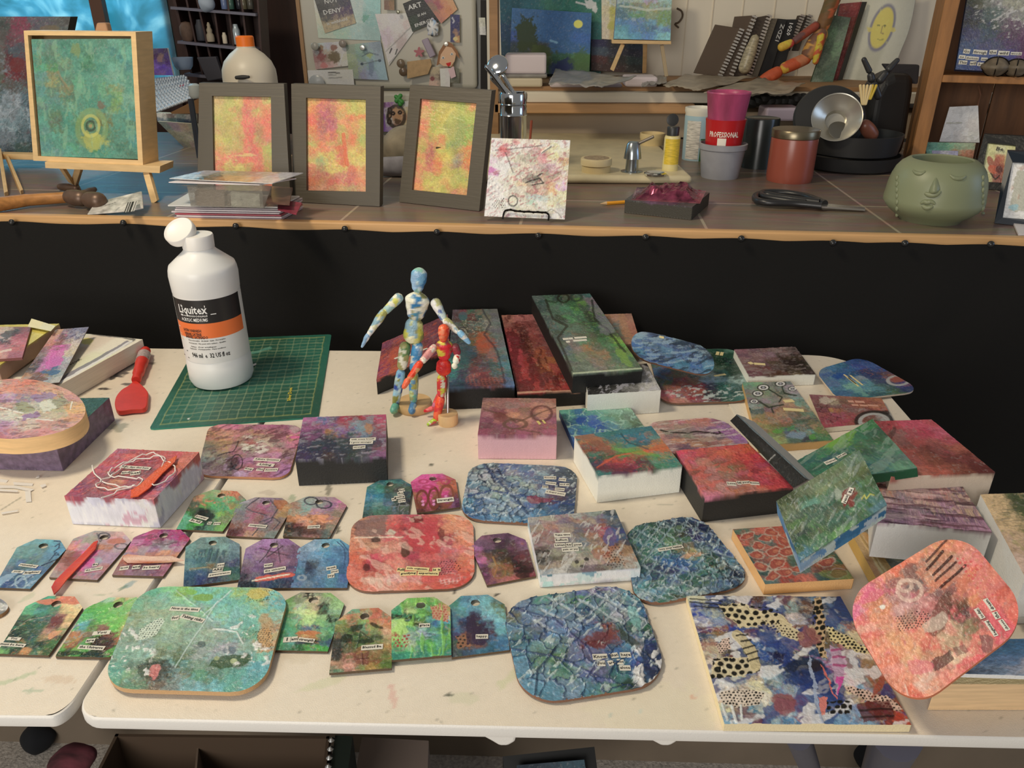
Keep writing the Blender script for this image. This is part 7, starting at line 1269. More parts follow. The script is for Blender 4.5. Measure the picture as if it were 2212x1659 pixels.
# bee card in a carved black frame
r, W, n = frame('carved black frame with a yellow bee card reading Be, behind the planter', [(2126, 290), (2240, 296), (2235, 418), (2096, 405)], [(2134, 308), (2194, 314), (2190, 396), (2118, 392)], .05, .02, mat('carved_black', (.03, .03, .028), .45, bump=1.0, bscale=120), 'dc8 ec9 ec8/dc8 b64 dc8/ec9 943 b85/dc8 944 dc7', 175, k=1.3, busy=.1, wa=.02, layers=[('e', 2140, 350, 7, 14, 'a54', .9, 20), ('e', 2153, 350, 6, 13, 'a54', .9, -20), ('e', 2145, 366, 12, 9, 'c53', .9, -30), ('e', 2158, 366, 8, 8, '633', .9), ('l', [(2140, 375), (2150, 388), (2158, 380)], 2, '222'), ('l', [(2146, 384), (2142, 378)], 1.6, '222')])
strip_on(r, W[3]-n*.0, n, 2160, 322, 20, 13, -5, 'Be', mats=[None, INK], name='lettering')
r, W, n = frame('dark blue frame with a white mat at the right edge of the counter', [(2176, 326), (2330, 332), (2320, 500), (2148, 482)], [(2187, 350), (2300, 356), (2295, 480), (2166, 470)], .05, .016, mat('navy_frame', '16202c', .35), 'ddd ddd ddd/ddd 9a9 aa9/ddd 998 a98/ddd 89a 888/ddd ddd ddd', 176, k=1.4, busy=.1, wa=.02, layers=[('p', [(2196, 368), (2290, 372), (2286, 462), (2180, 455)], '998', .8), ('s', 80, 120, 3, .5, 'a87', .6, 2205, 410, 20, 45), ('b', 2190, 448, 12, 8, '7ab', .8)])
tag(MB().prism([P(2188, 478, CZ+.004), P(2260, 480, CZ+.004), P(2270, 505, CZ+.004), P(2200, 505, CZ+.004)], (0, 0, -.003)).build('white_card', WC), 'blank white card lying at the foot of the dark blue frame', 'card')

# ================================================================ BEHIND THE COUNTER
# ---- fridge door with papers and magnets
YF = 2.90
fx0 = Q(652, 100, YF)[0]; fx1 = Q(1030, 100, YF)[0]
fr_ = empty('fridge', ((fx0+fx1)/2, YF, 0), 'old white fridge covered with papers and magnets behind the counter', 'fridge')
FW = mat('fridge_enamel', 'c4c0b4', .4, bump=.1, bscale=300)
MB().box(((fx0+fx1)/2-.02, YF+.36, .95), (fx1-fx0, .62, 1.86)).build('fridge_body', FW, fr_, bevel=.01)
zd = Q(800, 192, YF)[2]
MB().box(((fx0+fx1)/2, YF+.03, (1.9+zd)/2), (fx1-fx0, .06, 1.9-zd)).build('upper_door', FW, fr_, bevel=.015, segs=4)
MB().box(((fx0+fx1)/2, YF+.03, (zd-.008+.1)/2), (fx1-fx0, .06, zd-.108)).build('lower_door', FW, fr_, bevel=.015, segs=4)
MB().box((fx0+.004, YF-.004, 1.3), (.012, .012, 1.15)).build('door_trim', mat('fridge_trim_wood', 'a8825c', .5), fr_)
kf = 1.5; lay = [0.002]
def note(name, label, cat, c4, grid, **kw):
    lay[0] += .0022; kw.setdefault('k', kf); kw.setdefault('grain', .06)
    return card(name, label, cat, c4, YF-lay[0], .0012, grid, **kw)
def writing(p0, n, root, ws, m=INK):
    for w_ in ws: strip_on(root, p0, n, *w_, mats=[None, m], name='lettering')
WHT = mat('white_print', (.8, .8, .78), .5)
note('paper_sheet', 'pale green plastic-sleeved sheet at the top left of the fridge', 'paper', [(672, -40), (822, -40), (822, 88), (688, 82)], 'bbb aba 9bb 7bc/ccb bba abb 8bb/cca cba acb 7aa/aba 9ba 9bb 8aa', seed=201, layers=[('p', [(784, 30), (800, 34), (786, 50)], '598', .8)])
note('paper_sheet', 'grey-mauve pencil sketch on paper in the middle of the fridge', 'paper', [(810, 30), (884, 28), (900, 60), (840, 142)], 'cbb cbc ccb/bab cbb baa/cbb a99 bbb', seed=202, layers=[('l', [(835, 110), (895, 50)], 1.2, '777', .6), ('l', [(842, 135), (880, 95)], 1.2, '777', .6), ('l', [(846, 105), (842, 114)], 2, '222'), ('l', [(858, 107), (854, 117)], 2, '222')])
r, p0, n = note('postcard', 'grey postcard with large white lettering at the top left of the fridge', 'postcard', [(676, -12), (748, -30), (769, 50), (702, 72)], '555 555 656/444 555 445/555 656 546/a97 a97 a97', seed=203, wa=.01, hard=.9)
writing(p0, n, r, [(715, 2, 38, 14, 8, 'NOT'), (718, 24, 50, 16, 10, 'DENY'), (728, 46, 56, 11, 14, 'is withheld')], WHT)
r, p0, n = note('family_photo', 'snapshot of two people standing outdoors, upper left of the fridge', 'photo', [(672, 94), (747, 89), (754, 142), (682, 150)], 'abb aab cbb/877 a98 cbb/966 876 bba/a88 c99 ccb', seed=204, layers=[('b', 694, 105, 6, 7, '864', .9), ('b', 694, 122, 10, 12, '844', .9), ('b', 722, 104, 6, 7, '854', .9), ('b', 724, 122, 12, 12, '653', .9), ('b', 699, 142, 8, 6, 'c66', .8), ('l', [(746, 102), (733, 140)], 3, 'eed', .9)])
note('child_painting', 'blue-grey child painting of a stick figure held by a round magnet', 'painting', [(747, 97), (822, 89), (838, 173), (755, 170)], '898 8a9 89a 789/9a8 798 8aa 89a/897 89a 79a 8ab/898 88a 89b 8ab', seed=205, layers=[('b', 798, 120, 8, 6, '9a5', .8), ('l', [(783, 122), (798, 112), (818, 118)], 1.6, '567', .8), ('b', 802, 146, 6, 18, '679', .7), ('l', [(782, 138), (820, 130)], 1, '566', .8), ('o', 782, 138, 2, 2, 1.3, '345'), ('o', 820, 131, 2, 2, 1.3, '345')])
r, p0, n = note('note_paper', 'white note with small print below the family snapshot', 'paper', [(664, 152), (762, 150), (766, 190), (668, 192)], 'ccc ccb/ccb ccc', seed=206, layers=[('l', [(710, 157), (734, 157)], 2, '444', .8), ('l', [(710, 162), (725, 162)], 1, '777', .8), ('l', [(710, 168), (738, 168)], 1, '777', .8)])
r, p0, n = note('postcard', 'black postcard reading ART IS AN ENERGY, upper right of the fridge', 'postcard', [(870, 8), (922, -14), (950, 44), (891, 69)], '222 222 222/232 222 222', seed=207, wa=0, busy=0)
writing(p0, n, r, [(896, 13, 34, 17, 17, 'ART'), (911, 31, 28, 8, 18, 'IS AN'), (915, 49, 48, 11, 20, 'ENERGY')], WHT)
note('photo_print', 'orange abstract print overlapping the black postcard', 'print', [(906, -14), (964, -30), (988, 20), (953, 51)], '856 a76 b75 c76/865 945 c75 d85/a65 c75 c74 c85', seed=208, side='edd')
note('moon_card', 'narrow dark blue card with a crescent moon at the right edge of the fridge', 'card', [(973, 31), (993, 32), (993, 92), (973, 91)], '225 226/226 225/225 336/336 b84', seed=209, layers=[('l', [(978, 38), (981, 44), (979, 50)], 2.5, 'aab', .9), ('e', 984, 84, 5, 5, 'ca6')])
note('small_photo', 'small brown photo at the top middle of the fridge', 'photo', [(829, -20), (851, -20), (852, 22), (830, 21)], '765 653/754 864', seed=210)
note('dark_photo', 'small olive photo at the lower right of the fridge', 'photo', [(970, 147), (992, 148), (992, 180), (971, 178)], '554 665/665 554', seed=211)
note('brown_paper', 'spotted brown paper scrap under the paper doll', 'paper', [(930, 145), (968, 143), (968, 188), (926, 188)], 'a97 876/876 543/b98 987', seed=212, layers=[('e', 934, 170, 5, 5, '733')])
note('note_paper', 'blank cream slip below the paper doll', 'paper', [(950, 148), (972, 147), (972, 188), (952, 188)], 'ccb cbb', seed=213)
# paper doll
yd = YF-lay[0]-.004
dl = empty('paper_doll', Q(965, 140, yd), 'cut-out paper girl face with brown hair and red mouth on the fridge', 'paper doll')
def pl(parent, name, pts, y, m, t=.0012): return MB().prism([Q(x, y_, y) for x, y_ in pts], (0, t, 0)).build(name, m, parent)
pl(dl, 'hair', [(943, 142), (948, 112), (960, 93), (968, 90), (976, 94), (988, 110), (994, 128), (984, 118), (978, 145), (950, 138)], yd, mat('doll_hair', '9c7050', .7))
pl(dl, 'face', [(949, 136), (952, 118), (964, 100), (976, 103), (985, 116), (982, 132), (974, 144), (958, 143)], yd-.0015, mat('doll_skin', 'e8bc9c', .7))
pl(dl, 'mouth', [(963, 137), (974, 134), (973, 141), (968, 144)], yd-.003, mat('doll_red', 'd02020', .6))
for x, y in ((957, 125), (976, 117)): pl(dl, 'eye', [(x-4, y+1), (x, y-4), (x+4, y), (x, y+3)], yd-.003, WHT); pl(dl, 'pupil', [(x-1.2, y), (x, y-2), (x+1.2, y), (x, y+2)], yd-.004, INK)
pl(dl, 'collar', [(968, 150), (980, 143), (985, 165), (974, 170)], yd-.001, mat('pink_paper', 'e4c4cc', .7))
# magnets
def magnet(name, label, x, y, r_px, c, th=.006, flatc=False, metal=0):
    c0 = Q(x, y, YF-lay[0]-.003); d2 = (c0-CAM)@Fv; R2 = r_px*d2/FPX
    return tag(MB().lathe([(R2, 0), (R2, th*.5), (R2*.8, th*.9), (.001, th)], c0, (0, -1, 0), 20).build(name, mat(name+'_'+c, c, .25, metal=metal), smooth=True), label, 'magnet', 'fridge magnets')
magnet('round_magnet', 'clear round magnet at the top left of the family snapshot', 680, 100, 8, 'aaa8a0'); magnet('round_magnet', 'clear round magnet at the top right of the family snapshot', 740, 94, 8, '9a9088')
magnet('round_magnet', 'silver round magnet on the blue-grey child painting', 783, 103, 6, 'c8c8c4', metal=.6); magnet('round_magnet', 'silver ball magnet on the paper doll', 964, 95, 5, 'd0ccc4', metal=.3)
magnet('round_magnet', 'left brown photo button magnet beside the wooden tag', 866, 137, 9, '7a6a58'); magnet('round_magnet', 'lower brown photo button magnet beside the wooden tag', 871, 155, 9, '6a5848')
magnet('round_magnet', 'small silver magnet below the small brown photo', 860, 26, 4, '8a8878', metal=.6); magnet('oval_magnet', 'white oval magnet with a dark mark at the lower left of the fridge', 684, 180, 17, 'b4b8bc')
c0 = YF-lay[0]-.004
fl = []; 
for i in range(30): a = 2*math.pi*i/30; rr = 12*(.72+.28*math.cos(5*a)); fl.append((905+rr*math.sin(a), 113-rr*math.cos(a)))
tag(pl(None, 'flower_magnet', fl, c0, mat('dusty_pink_felt', 'b8747c', .7), .004), 'dusty pink flower magnet near the lilac clip', 'magnet', 'fridge magnets')
tag(MB().prism([Q(911, 87, c0), Q(925, 81, c0), Q(942, 119, c0), Q(929, 126, c0)], (0, -.01, 0)).build('lilac_clip', mat('lilac_plastic', '9c8ea0', .4), bevel=.003), 'lilac rectangular clip magnet right of the pink flower', 'magnet', 'fridge magnets')
tag(MB().prism([Q(880, 133, c0), Q(930, 127, c0), Q(933, 140, c0), Q(925, 160, c0), Q(880, 170, c0)], (0, -.006, 0)).build('wooden_sign', mat('cork_tan', 'bc9c74', .7, var=.15, vscale=60), bevel=.001), 'torn tan wooden tag with faint writing on the fridge', 'sign')
tb = empty('turtle_magnet', Q(935, 58, c0), 'black and white glossy turtle magnet at the corner of the black postcard', 'magnet')
mb = MB(); cT = Q(935, 60, c0); dT = (cT-CAM)@Fv/FPX; mb.lathe([(13*dT, 0), (12*dT, .008), (7*dT, .013), (.0005, .014)], cT, (0, -1, 0), 20); V = np.array(mb.v); V[:, 2] = cT[2]+(V[:, 2]-cT[2])*1.35; mb.v = [tuple(v) for v in V]
o = mb.build('shell', GLOSS, tb, smooth=True); colour(o, ['eee', '111', 'cdd', '8ad', 'edc'], 130, 9, 1.3)
for x, y in ((924, 48), (947, 50), (925, 76), (945, 76)): mb = MB().limb(cT+(Q(x, y, c0)-cT)*.6, Q(x, y, c0), [.006, .004], 8); mb.build('leg', mat('turtle_white', 'ccd', .3), tb, smooth=True)
MB().limb(cT+np.array((0, 0, .02)), Q(934, 38, c0), [.008, .006], 8).build('head', MATS['turtle_white'], tb, smooth=True)
# lower door: purple drawing, green clip
r, p0, n = note('child_drawing', 'child drawing of a brown face on white and purple paper, between two charcoal frames', 'drawing', [(815, 222), (884, 218), (884, 286), (815, 284)], '534 96a ddc ddc/97b cbc ca8 ca7/85a ddd a75 b86/75a ddc b86 ca7/86a 97b bab ccb', seed=214, layers=[('o', 856, 252, 18, 22, 4, '321', .9), ('b', 856, 250, 13, 16, 'b85', .8), ('o', 849, 245, 3, 3, 2, '211'), ('o', 864, 243, 3, 3, 2, '211'), ('b', 858, 262, 8, 6, '321', .8), ('o', 842, 238, 4, 5, 1.6, '321'), ('o', 841, 250, 4, 5, 1.6, '321'), ('o', 841, 263, 4, 5, 1.6, '321'), ('l', [(826, 225), (828, 280)], 6, '74a', .8)])
cg_ = empty('green_clip', Q(862, 213, YF-lay[0]-.004), 'green plastic clip holding the child drawing', 'clip')
GC = mat('green_plastic', '4a9a4a', .4)
for a, b_ in (((852, 206), (872, 224)), ((868, 203), (854, 222)), ((862, 214), (866, 230))): MB().limb(Q(*a, YF-lay[0]-.008), Q(*b_, YF-lay[0]-.008), [.007, .009]).build('jaw', GC, cg_, smooth=True)
lb = P(850, 392, CZ); 
tag(MB().limb((lb[0]-.05, lb[1]+.14, CZ+.045), (lb[0]+.07, lb[1]+.15, CZ+.05), [.04, .05, .04], 20).build('cloth_bag', mat('cream_cloth_bag', '8f8574', .85, var=.35, vscale=25), smooth=True), 'lumpy cream bag on the counter between the middle and right charcoal frames', 'bag')
tag(MB().limb((lb[0]-.05, lb[1]+.05, CZ+.022), (lb[0]+.09, lb[1]+.06, CZ+.022), [.02, .022, .015], 16).build('grey_cloth', mat('grey_mitt', '88858c', .8, var=.3, vscale=40), smooth=True), 'rolled grey cloth lying in front of the cream bag', 'cloth')
# items right of the fridge
tag(MB().prism([Q(1038, 0, YF), Q(1066, 0, YF), Q(1066, 330, YF), Q(1038, 330, YF)], (0, .3, 0)).build('dark_cabinet', mat('cabinet_black', (.015, .013, .012), .7)), 'dark cabinet side in the gap between the fridge and the pass-through', 'cabinet')
card('note_paper', 'small white note pinned on the dark cabinet side', 'note', [(1034, 38), (1048, 38), (1050, 76), (1036, 75)], YF-.004, .001, 'ccb bba/ccc bbb', seed=215, k=1.2)

# ---- printer's tray shelf, left
YC = 2.62; CU = mat('tray_wood', '3c2420', .55, var=.2, vscale=20); CUG = mat('tray_edge', '6a6878', .5)
def cq(x, y, d=0): return Q(x, y, YC+d)
cs_ = empty('display_shelf', cq(470, 180), 'dark wooden display shelf with many small compartments left of the fridge', 'shelf')
MB().prism([cq(362, -40, .10), cq(566, -40, .10), cq(568, 200, .10), cq(424, 200, .10)], (0, .01, 0)).build('back_panel', CU, cs_)
for ya, yb2 in (((368, 14), (552, 29)), ((383, 88), (556, 106)), ((398, 158), (560, 175)), ((360, -60), (550, -50))):
    MB().prism([cq(*ya), cq(*yb2), cq(yb2[0], yb2[1]+6), cq(ya[0], ya[1]+6)], (0, .10, 0)).build('shelf_board', CUG, cs_)
for (x0, y0, x1, y1) in ((366, -40, 412, 160), (392, -40, 436, 165), (414, -40, 462, 168), (452, -40, 482, 172), (484, -40, 512, 174), (515, -40, 540, 176), (552, -40, 566, 176)):
    MB().prism([cq(x0, y0, .02), cq(x0+4, y0, .02), cq(x1+4, y1, .02), cq(x1, y1, .02)], (0, .08, 0)).build('divider', CU, cs_)
def tiny(name, label, cat, x, y0, y1, r_px, m, group='trinkets in the display shelf', prof=None):
    b = cq(x, y0, .03); d2 = (b-CAM)@Fv/FPX; h = cq(x, y1, .03)[2]-b[2]; R2 = r_px*d2
    return tag(MB().lathe([(max(.0003, f*R2), g*h) for f, g in (prof or [(.9, 0), (1, .05), (1, .7), (.7, .85), (.6, 1), (.01, 1)])], b, n=20).build(name, m, smooth=True), label, cat, group)
tiny('glass_vial', 'clear glass vial, tallest in the middle row of the display shelf', 'vial', 514, 96, 52, 8, mat('vial_glass', 'b8c4cc', .15, metal=.3)); tiny('small_candle', 'short cream candle in the middle row of the display shelf', 'candle', 487, 94, 70, 5, mat('candle_cream', 'd8ccb8', .5))
tiny('figurine', 'pale snowman-like figurine in the middle row of the display shelf', 'figurine', 456, 90, 48, 9, mat('figurine_bone', 'a89c88', .6), prof=[(.9, 0), (1, .15), (.9, .35), (.6, .45), (.7, .6), (.4, .75), (.45, .85), (.2, 1)])
tiny('fabric_doll', 'striped oval trinket at the left of the middle row', 'trinket', 408, 92, 46, 15, mat('trinket_brown', '6a5448', .7, var=.4, vscale=40), prof=[(.3, 0), (.8, .15), (1, .45), (.95, .75), (.6, .95), (.05, 1)])
for i, (x, c) in enumerate(((486, '6878a0'), (500, '3a5a50'), (518, '20202a'), (528, '5a5440'), (542, '4a4840'))): tiny('small_jar', ['blue small jar, leftmost on the top row of the display shelf', 'green small jar on the top row of the display shelf', 'black small jar, third on the top row', 'olive small jar, fourth on the top row', 'grey small jar, rightmost on the top row'][i], 'jar', x, 20, -8, 7, mat('jar_'+c, c, .25))
tag(MB().limb(cq(452, -10), cq(440, 26), [.02, .025, .012]).build('white_cloth', mat('pale_blue_cloth', 'a8b4c4', .8), smooth=True), 'pale blue cloth draped over the top row of the display shelf', 'cloth')
tiny('dark_bottle', 'dark slim figure in the middle row, left of the pale figurine', 'figurine', 437, 88, 42, 10, mat('dark_grey_fig', '3a3c44', .6))
tag(MB().prism([cq(424, 124, -.02), cq(466, 122, -.02), cq(482, 170, -.02), cq(448, 176, -.02)], (0, .02, 0)).build('dark_slate', mat('slate_grey', '3c3a42', .6), bevel=.003), 'dark grey slate leaning on the bottom row of the display shelf', 'slate')
tag(MB().box((cq(488, 160)[0], YC+.05, cq(488, 160)[2]), (.03, .02, .05)).build('tan_card', mat('tan_block', '8a7448', .7)), 'small tan block on the bottom row of the display shelf', 'block')
b = cq(398, 150, -.05); d2 = (b-CAM)@Fv/FPX
tag(MB().lathe([(14*d2, 0), (19*d2, .01), (22*d2, .035), (20*d2, .034), (12*d2, .006)], b, n=28).build('glass_bowl', mat('clear_bowl', '98a8c0', .12, alpha=.6), smooth=True), 'small clear glass bowl at the lower left of the display shelf', 'bowl')
# jug
rt, b, r_, dp = pot('milk_jug', 'white plastic jug with an orange cap behind the left charcoal frame', 'jug', 547, 345, 56, [(.95, 345), (1.0, 340), (1.0, 165), (.98, 150), (.86, 132), (.62, 116), (.40, 106), (.34, 103), (.34, 100)], mat('jug_plastic', 'cfc6b6', .4), CZ)
zc1 = Q(541, 101, b[1])[2]; zc2 = Q(541, 77, b[1])[2]
MB().lathe([(r_*.33, zc1-CZ), (r_*.33, zc2-CZ-.003), (r_*.29, zc2-CZ), (.001, zc2-CZ)], (b[0], b[1], CZ), n=36).build('cap', mat('orange_cap', 'e8731e', .45), rt, smooth=True)
MB().limb(Q(507, 168, b[1]-r_-.01), Q(540, 166, b[1]-r_-.01), [.004, .005, .003]).build('black_mark', mat('black_marker', (.02, .02, .02), .6), rt, smooth=True)
# bubble-wrap / woven silver, purple picture, misc at left
YW = 2.45
nx, nz = 60, 46; V = []
c00, c10, c11, c01 = (336, 168), (400, 163), (428, 205), (336, 240)
for j in range(nz+1):
    for i in range(nx+1):
        u, v = i/nx, j/nz; x = (c00[0]*(1-u)+c10[0]*u)*(1-v)+(c01[0]*(1-u)+c11[0]*u)*v; y = (c00[1]*(1-u)+c10[1]*u)*(1-v)+(c01[1]*(1-u)+c11[1]*u)*v
        p = Q(x, y, YW-.25*v); bmp = abs(math.sin(i*math.pi/5+(j//4 % 2)*1.5))*abs(math.sin(j*math.pi/4)); V.append(p-np.array((0, .014*bmp, 0)))
mb = MB(); mb.add(V, [(j*(nx+1)+i, j*(nx+1)+i+1, (j+1)*(nx+1)+i+1, (j+1)*(nx+1)+i) for j in range(nz) for i in range(nx)])
o = mb.build('woven_basket', mat('silver_weave', 'd4dce8', .3, metal=.25), smooth=True); md = o.modifiers.new('th', 'SOLIDIFY'); md.thickness = .006; tag(o, 'silvery woven tray leaning below the window', 'basket')
card('small_painting', 'small purple portrait leaning against the window', 'painting', [(331, 105), (361, 104), (374, 163), (331, 162)], YW+.02, .01, '546 436 435/425 655 437/64a 547 426/75b 53a 64a/64a 759 54a', seed=220, k=1.6, layers=[('b', 345, 125, 6, 8, '866', .8)], mt=MATTE)
tag(MB().prism([Q(368, 243, 2.1), Q(430, 212, 2.1), Q(432, 245, 2.1), Q(372, 246, 2.1)], (0, .1, 0)).build('orange_brown_box', mat('box_brown', '7a5a3a', .7)), 'brown box at the end of the counter below the woven tray', 'box')
bb_ = P(395, 318, CZ)
_o = card('painted_palette', 'curved grey-brown palette lying on edge at the back of the counter', 'palette', [(340, 262), (425, 268), (432, 322), (405, 326)], bb_[1], .01, '566 767 876 776/665 776 887 666/555 665 766 665', seed=221, k=1.3, mt=MATTE)
card('abstract_painting', 'blue-grey painted panel at the back left of the counter', 'panel', [(338, 244), (420, 247), (420, 268), (340, 262)], bb_[1]+.02, .02, 'bbb 655 9aa ccc/678 355 467 346', seed=222, k=1.2, mt=MATTE)
tag(MB().tube([Q(412, 214, 1.98), Q(432, 345, 1.95)], .007, 10).build('black_pole', mat('pole_black', (.03, .035, .05), .25), smooth=True), 'slim black pole standing left of the first charcoal frame', 'pole')
tag(MB().lathe([(.012, 0), (.016, .006), (.014, .03), (.006, .034)], Q(424, 212, 1.99), n=20).build('clear_knob', mat('pale_knob', 'b8c0c4', .3), smooth=True), 'pale round knob on top of the black pole', 'knob')
tag(MB().limb(Q(396, 180, 2.35), Q(400, 192, 2.35), [.012, .018, .012]).build('red_ornament', mat('red_gloss', 'a03848', .35), smooth=True), 'red ornament beside the woven tray', 'ornament')

# ---- ledge: paintings, packages, notebooks
YB2 = YB-.03
def lean(name, label, cat, c4, yt, ybm, t, grid, **kw):
    kw.setdefault('k', 1.7); kw.setdefault('mt', MATTE); return card(name, label, cat, c4, [yt, yt, ybm, ybm], t, grid, **kw)
lean('painting', 'large dark teal painting with a white bird, at the back of the pass-through', 'painting', [(1078, -50), (1300, -50), (1298, 186), (1085, 188)], YB2, YB2-.02, .02, '045 156 156 165 266/045 156 265 165 265/135 146 155 155 266/134 134 145 156 265/233 133 134 145 255', seed=230, busy=.2, side='123', layers=[('b', 1275, 10, 14, 9, 'ccb', .8), ('b', 1285, 20, 6, 7, 'ccb', .8), ('l', [(1245, 5), (1268, 12)], 3, 'ccb', .8)])
lean('painting', 'blue night painting with a yellow moon and a dark dog-like shape', 'painting', [(1106, 17), (1278, 28), (1273, 160), (1100, 160)], YB2-.06, YB2-.10, .015, '258 258 258 258/258 258 258 258/248 258 258 259/234 332 258 258/343 452 253 363/232 352 236 353', seed=231, busy=.1, wa=.03, side='124', layers=[('b', 1137, 80, 25, 42, '231', .95), ('e', 1249, 52, 10, 9, 'dc3'), ('b', 1170, 110, 26, 12, '341', .8), ('b', 1222, 140, 20, 16, '125', .9), ('b', 1255, 130, 22, 22, '352', .7), ('l', [(1190, 88), (1202, 92)], 4, '69b', .8)])
lean('painted_card', 'tall pale card with a yellow flower edge, left of the lake painting', 'card', [(1299, -40), (1336, -40), (1332, 86), (1300, 84)], YB2-.02, YB2-.03, .006, '998 bba/aa9 9ab/ba8 993/ba9 aa5/ba9 a96', seed=232, side='999', layers=[('b', 1322, 55, 12, 9, '993', .8)])
lean('painting', 'blue lake painting resting on a small pine easel', 'painting', [(1336, -40), (1453, -40), (1448, 87), (1326, 84)], YB2-.12, YB2-.15, .025, '68a 7ab 8ab 8ab/58b 6ac 7bc 6ab/9aa 9a9 98a 8aa/577 776 885 787/467 585 786 685/47a 57a 58a 685/489 47a 468 57a/59a 48a 47b 6ab', seed=233, side='778', layers=[('l', [(1340, 12), (1400, 22), (1448, 18)], 4, 'aba', .6)])
lean('dark_card', 'dark brown card standing behind the small easel', 'card', [(1277, 85), (1388, 87), (1389, 158), (1277, 152)], YB2-.03, YB2-.05, .004, '224 222 234/345 223 223/422 222 233/322 322 222', seed=234, busy=.2, side='222')
e3 = empty('easel', Q(1385, 160, YB2-.2), 'small pine tripod easel on the ledge holding the lake painting', 'easel')
MB().prism([Q(1322, 86, YB2-.17), Q(1450, 89, YB2-.17), Q(1450, 96, YB2-.17), Q(1322, 94, YB2-.17)], (0, .03, 0)).build('ledge', PI, e3, bevel=.001)
bar([(1346, 95), (1322, 152)], [YB2-.16, YB2-.22], 8, .008, 'leg', PI, e3); bar([(1394, 96), (1392, 158)], [YB2-.13, YB2-.05], 8, .008, 'leg', PI, e3); bar([(1430, 97), (1440, 165)], [YB2-.16, YB2-.22], 7, .008, 'leg', mat('easel_pine_shaded', 'a8967a', .6), e3)  # right leg: same pine with shade put into its colour
tag(MB().tube([Q(x, y, YB-.012) for x, y in spline([(1462, 18), (1472, 24), (1474, 36), (1466, 48), (1458, 52), (1466, 60)], 5)], .003, 8).build('wall_hook', mat('brown_hook', '5a4a38', .5), smooth=True), 'curved brown hook on the wall beside the lake painting', 'hook')
PKW = mat('wrapped_white_paper', 'c8bcc0', .5); PKF = mat('grey_film', '8c8884', .3, var=.25, vscale=25, bump=.6, bscale=30)
def pack(label, x0, x1, yt, yb_, Y, dep, m, grp='wrapped paper stacks on the ledge', name='paper_stack', cat='stack', bev=.006):
    a = Q(x0, yb_, Y); b_ = Q(x1, yb_, Y); t_ = Q(x0, yt, Y)
    return tag(MB().box(((a[0]+b_[0])/2, Y+dep/2, (a[2]+t_[2])/2), (b_[0]-a[0], dep, t_[2]-a[2])).build(name, m, bevel=bev), label, cat, grp)
pack('cream paper stack at the left end of the ledge, under the wrapped one', 1092, 1172, 168, 188, YL+.03, .12, mat('cream_paper_stack', 'c8bca4', .6))
pack('thick white paper stack in film, left end of the ledge', 1090, 1180, 118, 160, YL+.035, .12, PKW)
pack('crumpled clear film between the two left paper stacks', 1090, 1182, 160, 169, YL+.03, .13, PKF, name='film_wrap')
pack('low white paper stack, second from the left on the ledge', 1187, 1271, 174, 189, YL+.03, .12, PKW)
pack('white paper stack in film, right of the middle on the ledge', 1350, 1420, 166, 188, YL+.03, .10, PKW)
pack('small grey stack between the two white ones', 1283, 1344, 181, 189, YL+.03, .10, mat('grey_paper_stack', '8c8490', .5))
def film(label, pts, m=PKF, name='plastic_sleeve', th=.006):
    c4 = [P(x, y, z_) for x, y, z_ in (pts if len(pts) == 4 else [pts[0], pts[1], pts[3], pts[4]])]; nu, nv = 36, 14; V = []
    for j in range(nv):
        for i in range(nu):
            u, v = i/(nu-1), j/(nv-1); p = (c4[0]*(1-u)+c4[1]*u)*(1-v)+(c4[3]*(1-u)+c4[2]*u)*v
            V.append(p+np.array((0, 0, .014*(fbm(np.array([u*7.0]), np.array([v*4.0+len(label)]), 3)[0]-.4))))
    mb = MB(); mb.add(V, [(j*nu+i, j*nu+i+1, (j+1)*nu+i+1, (j+1)*nu+i) for j in range(nv-1) for i in range(nu-1)])
    o = mb.build(name, m, smooth=True); md = o.modifiers.new('th', 'SOLIDIFY'); md.thickness = .0015
    return tag(o, label, 'sleeve', 'plastic sleeves on the ledge')
z_ = LZ
film('long grey plastic sleeves lying over the middle stacks', [(1185, 182, z_+.03), (1300, 188, z_+.025), (1375, 168, z_+.03), (1200, 150, z_+.035)])
film('grey plastic sleeve below the small easel', [(1385, 186, z_+.012), (1440, 180, z_+.012), (1440, 166, z_+.012), (1390, 166, z_+.012)])
film('wide crumpled clear sleeves on the right half of the ledge', [(1432, 186, z_+.010), (1520, 196, z_+.012), (1640, 190, z_+.012), (1635, 165, z_+.014), (1480, 162, z_+.014)], mat('beige_film', '978c7c', .3, var=.35, vscale=18, bump=.7, bscale=25))
film('crumpled beige sleeves below the painted figure', [(1520, 200, z_+.008), (1700, 202, z_+.008), (1740, 180, z_+.012), (1640, 170, z_+.014)], MATS['beige_film'])
# black crumpled fabric strip
mb = MB(); rnd = random.Random(8)
for i in range(14): x = 1608+i*14; mb.limb(Q(x, 212+rnd.random()*14, YL-.03), Q(x+30, 210+rnd.random()*18, YL-.04), [.012, .016, .010], 8)
tag(mb.build('black_netting', mat('black_netting', (.018, .018, .016), .6), smooth=True), 'crumpled black netting hanging over the ledge behind the cups', 'netting')
pack('clear plastic box on the counter behind the black tumbler', 1652, 1730, 233, 262, P(1690, 330, CZ)[1], .08, mat('lilac_clear_box', 'b0a4b4', .25), 'boxes behind the jars', 'plastic_box', 'box')
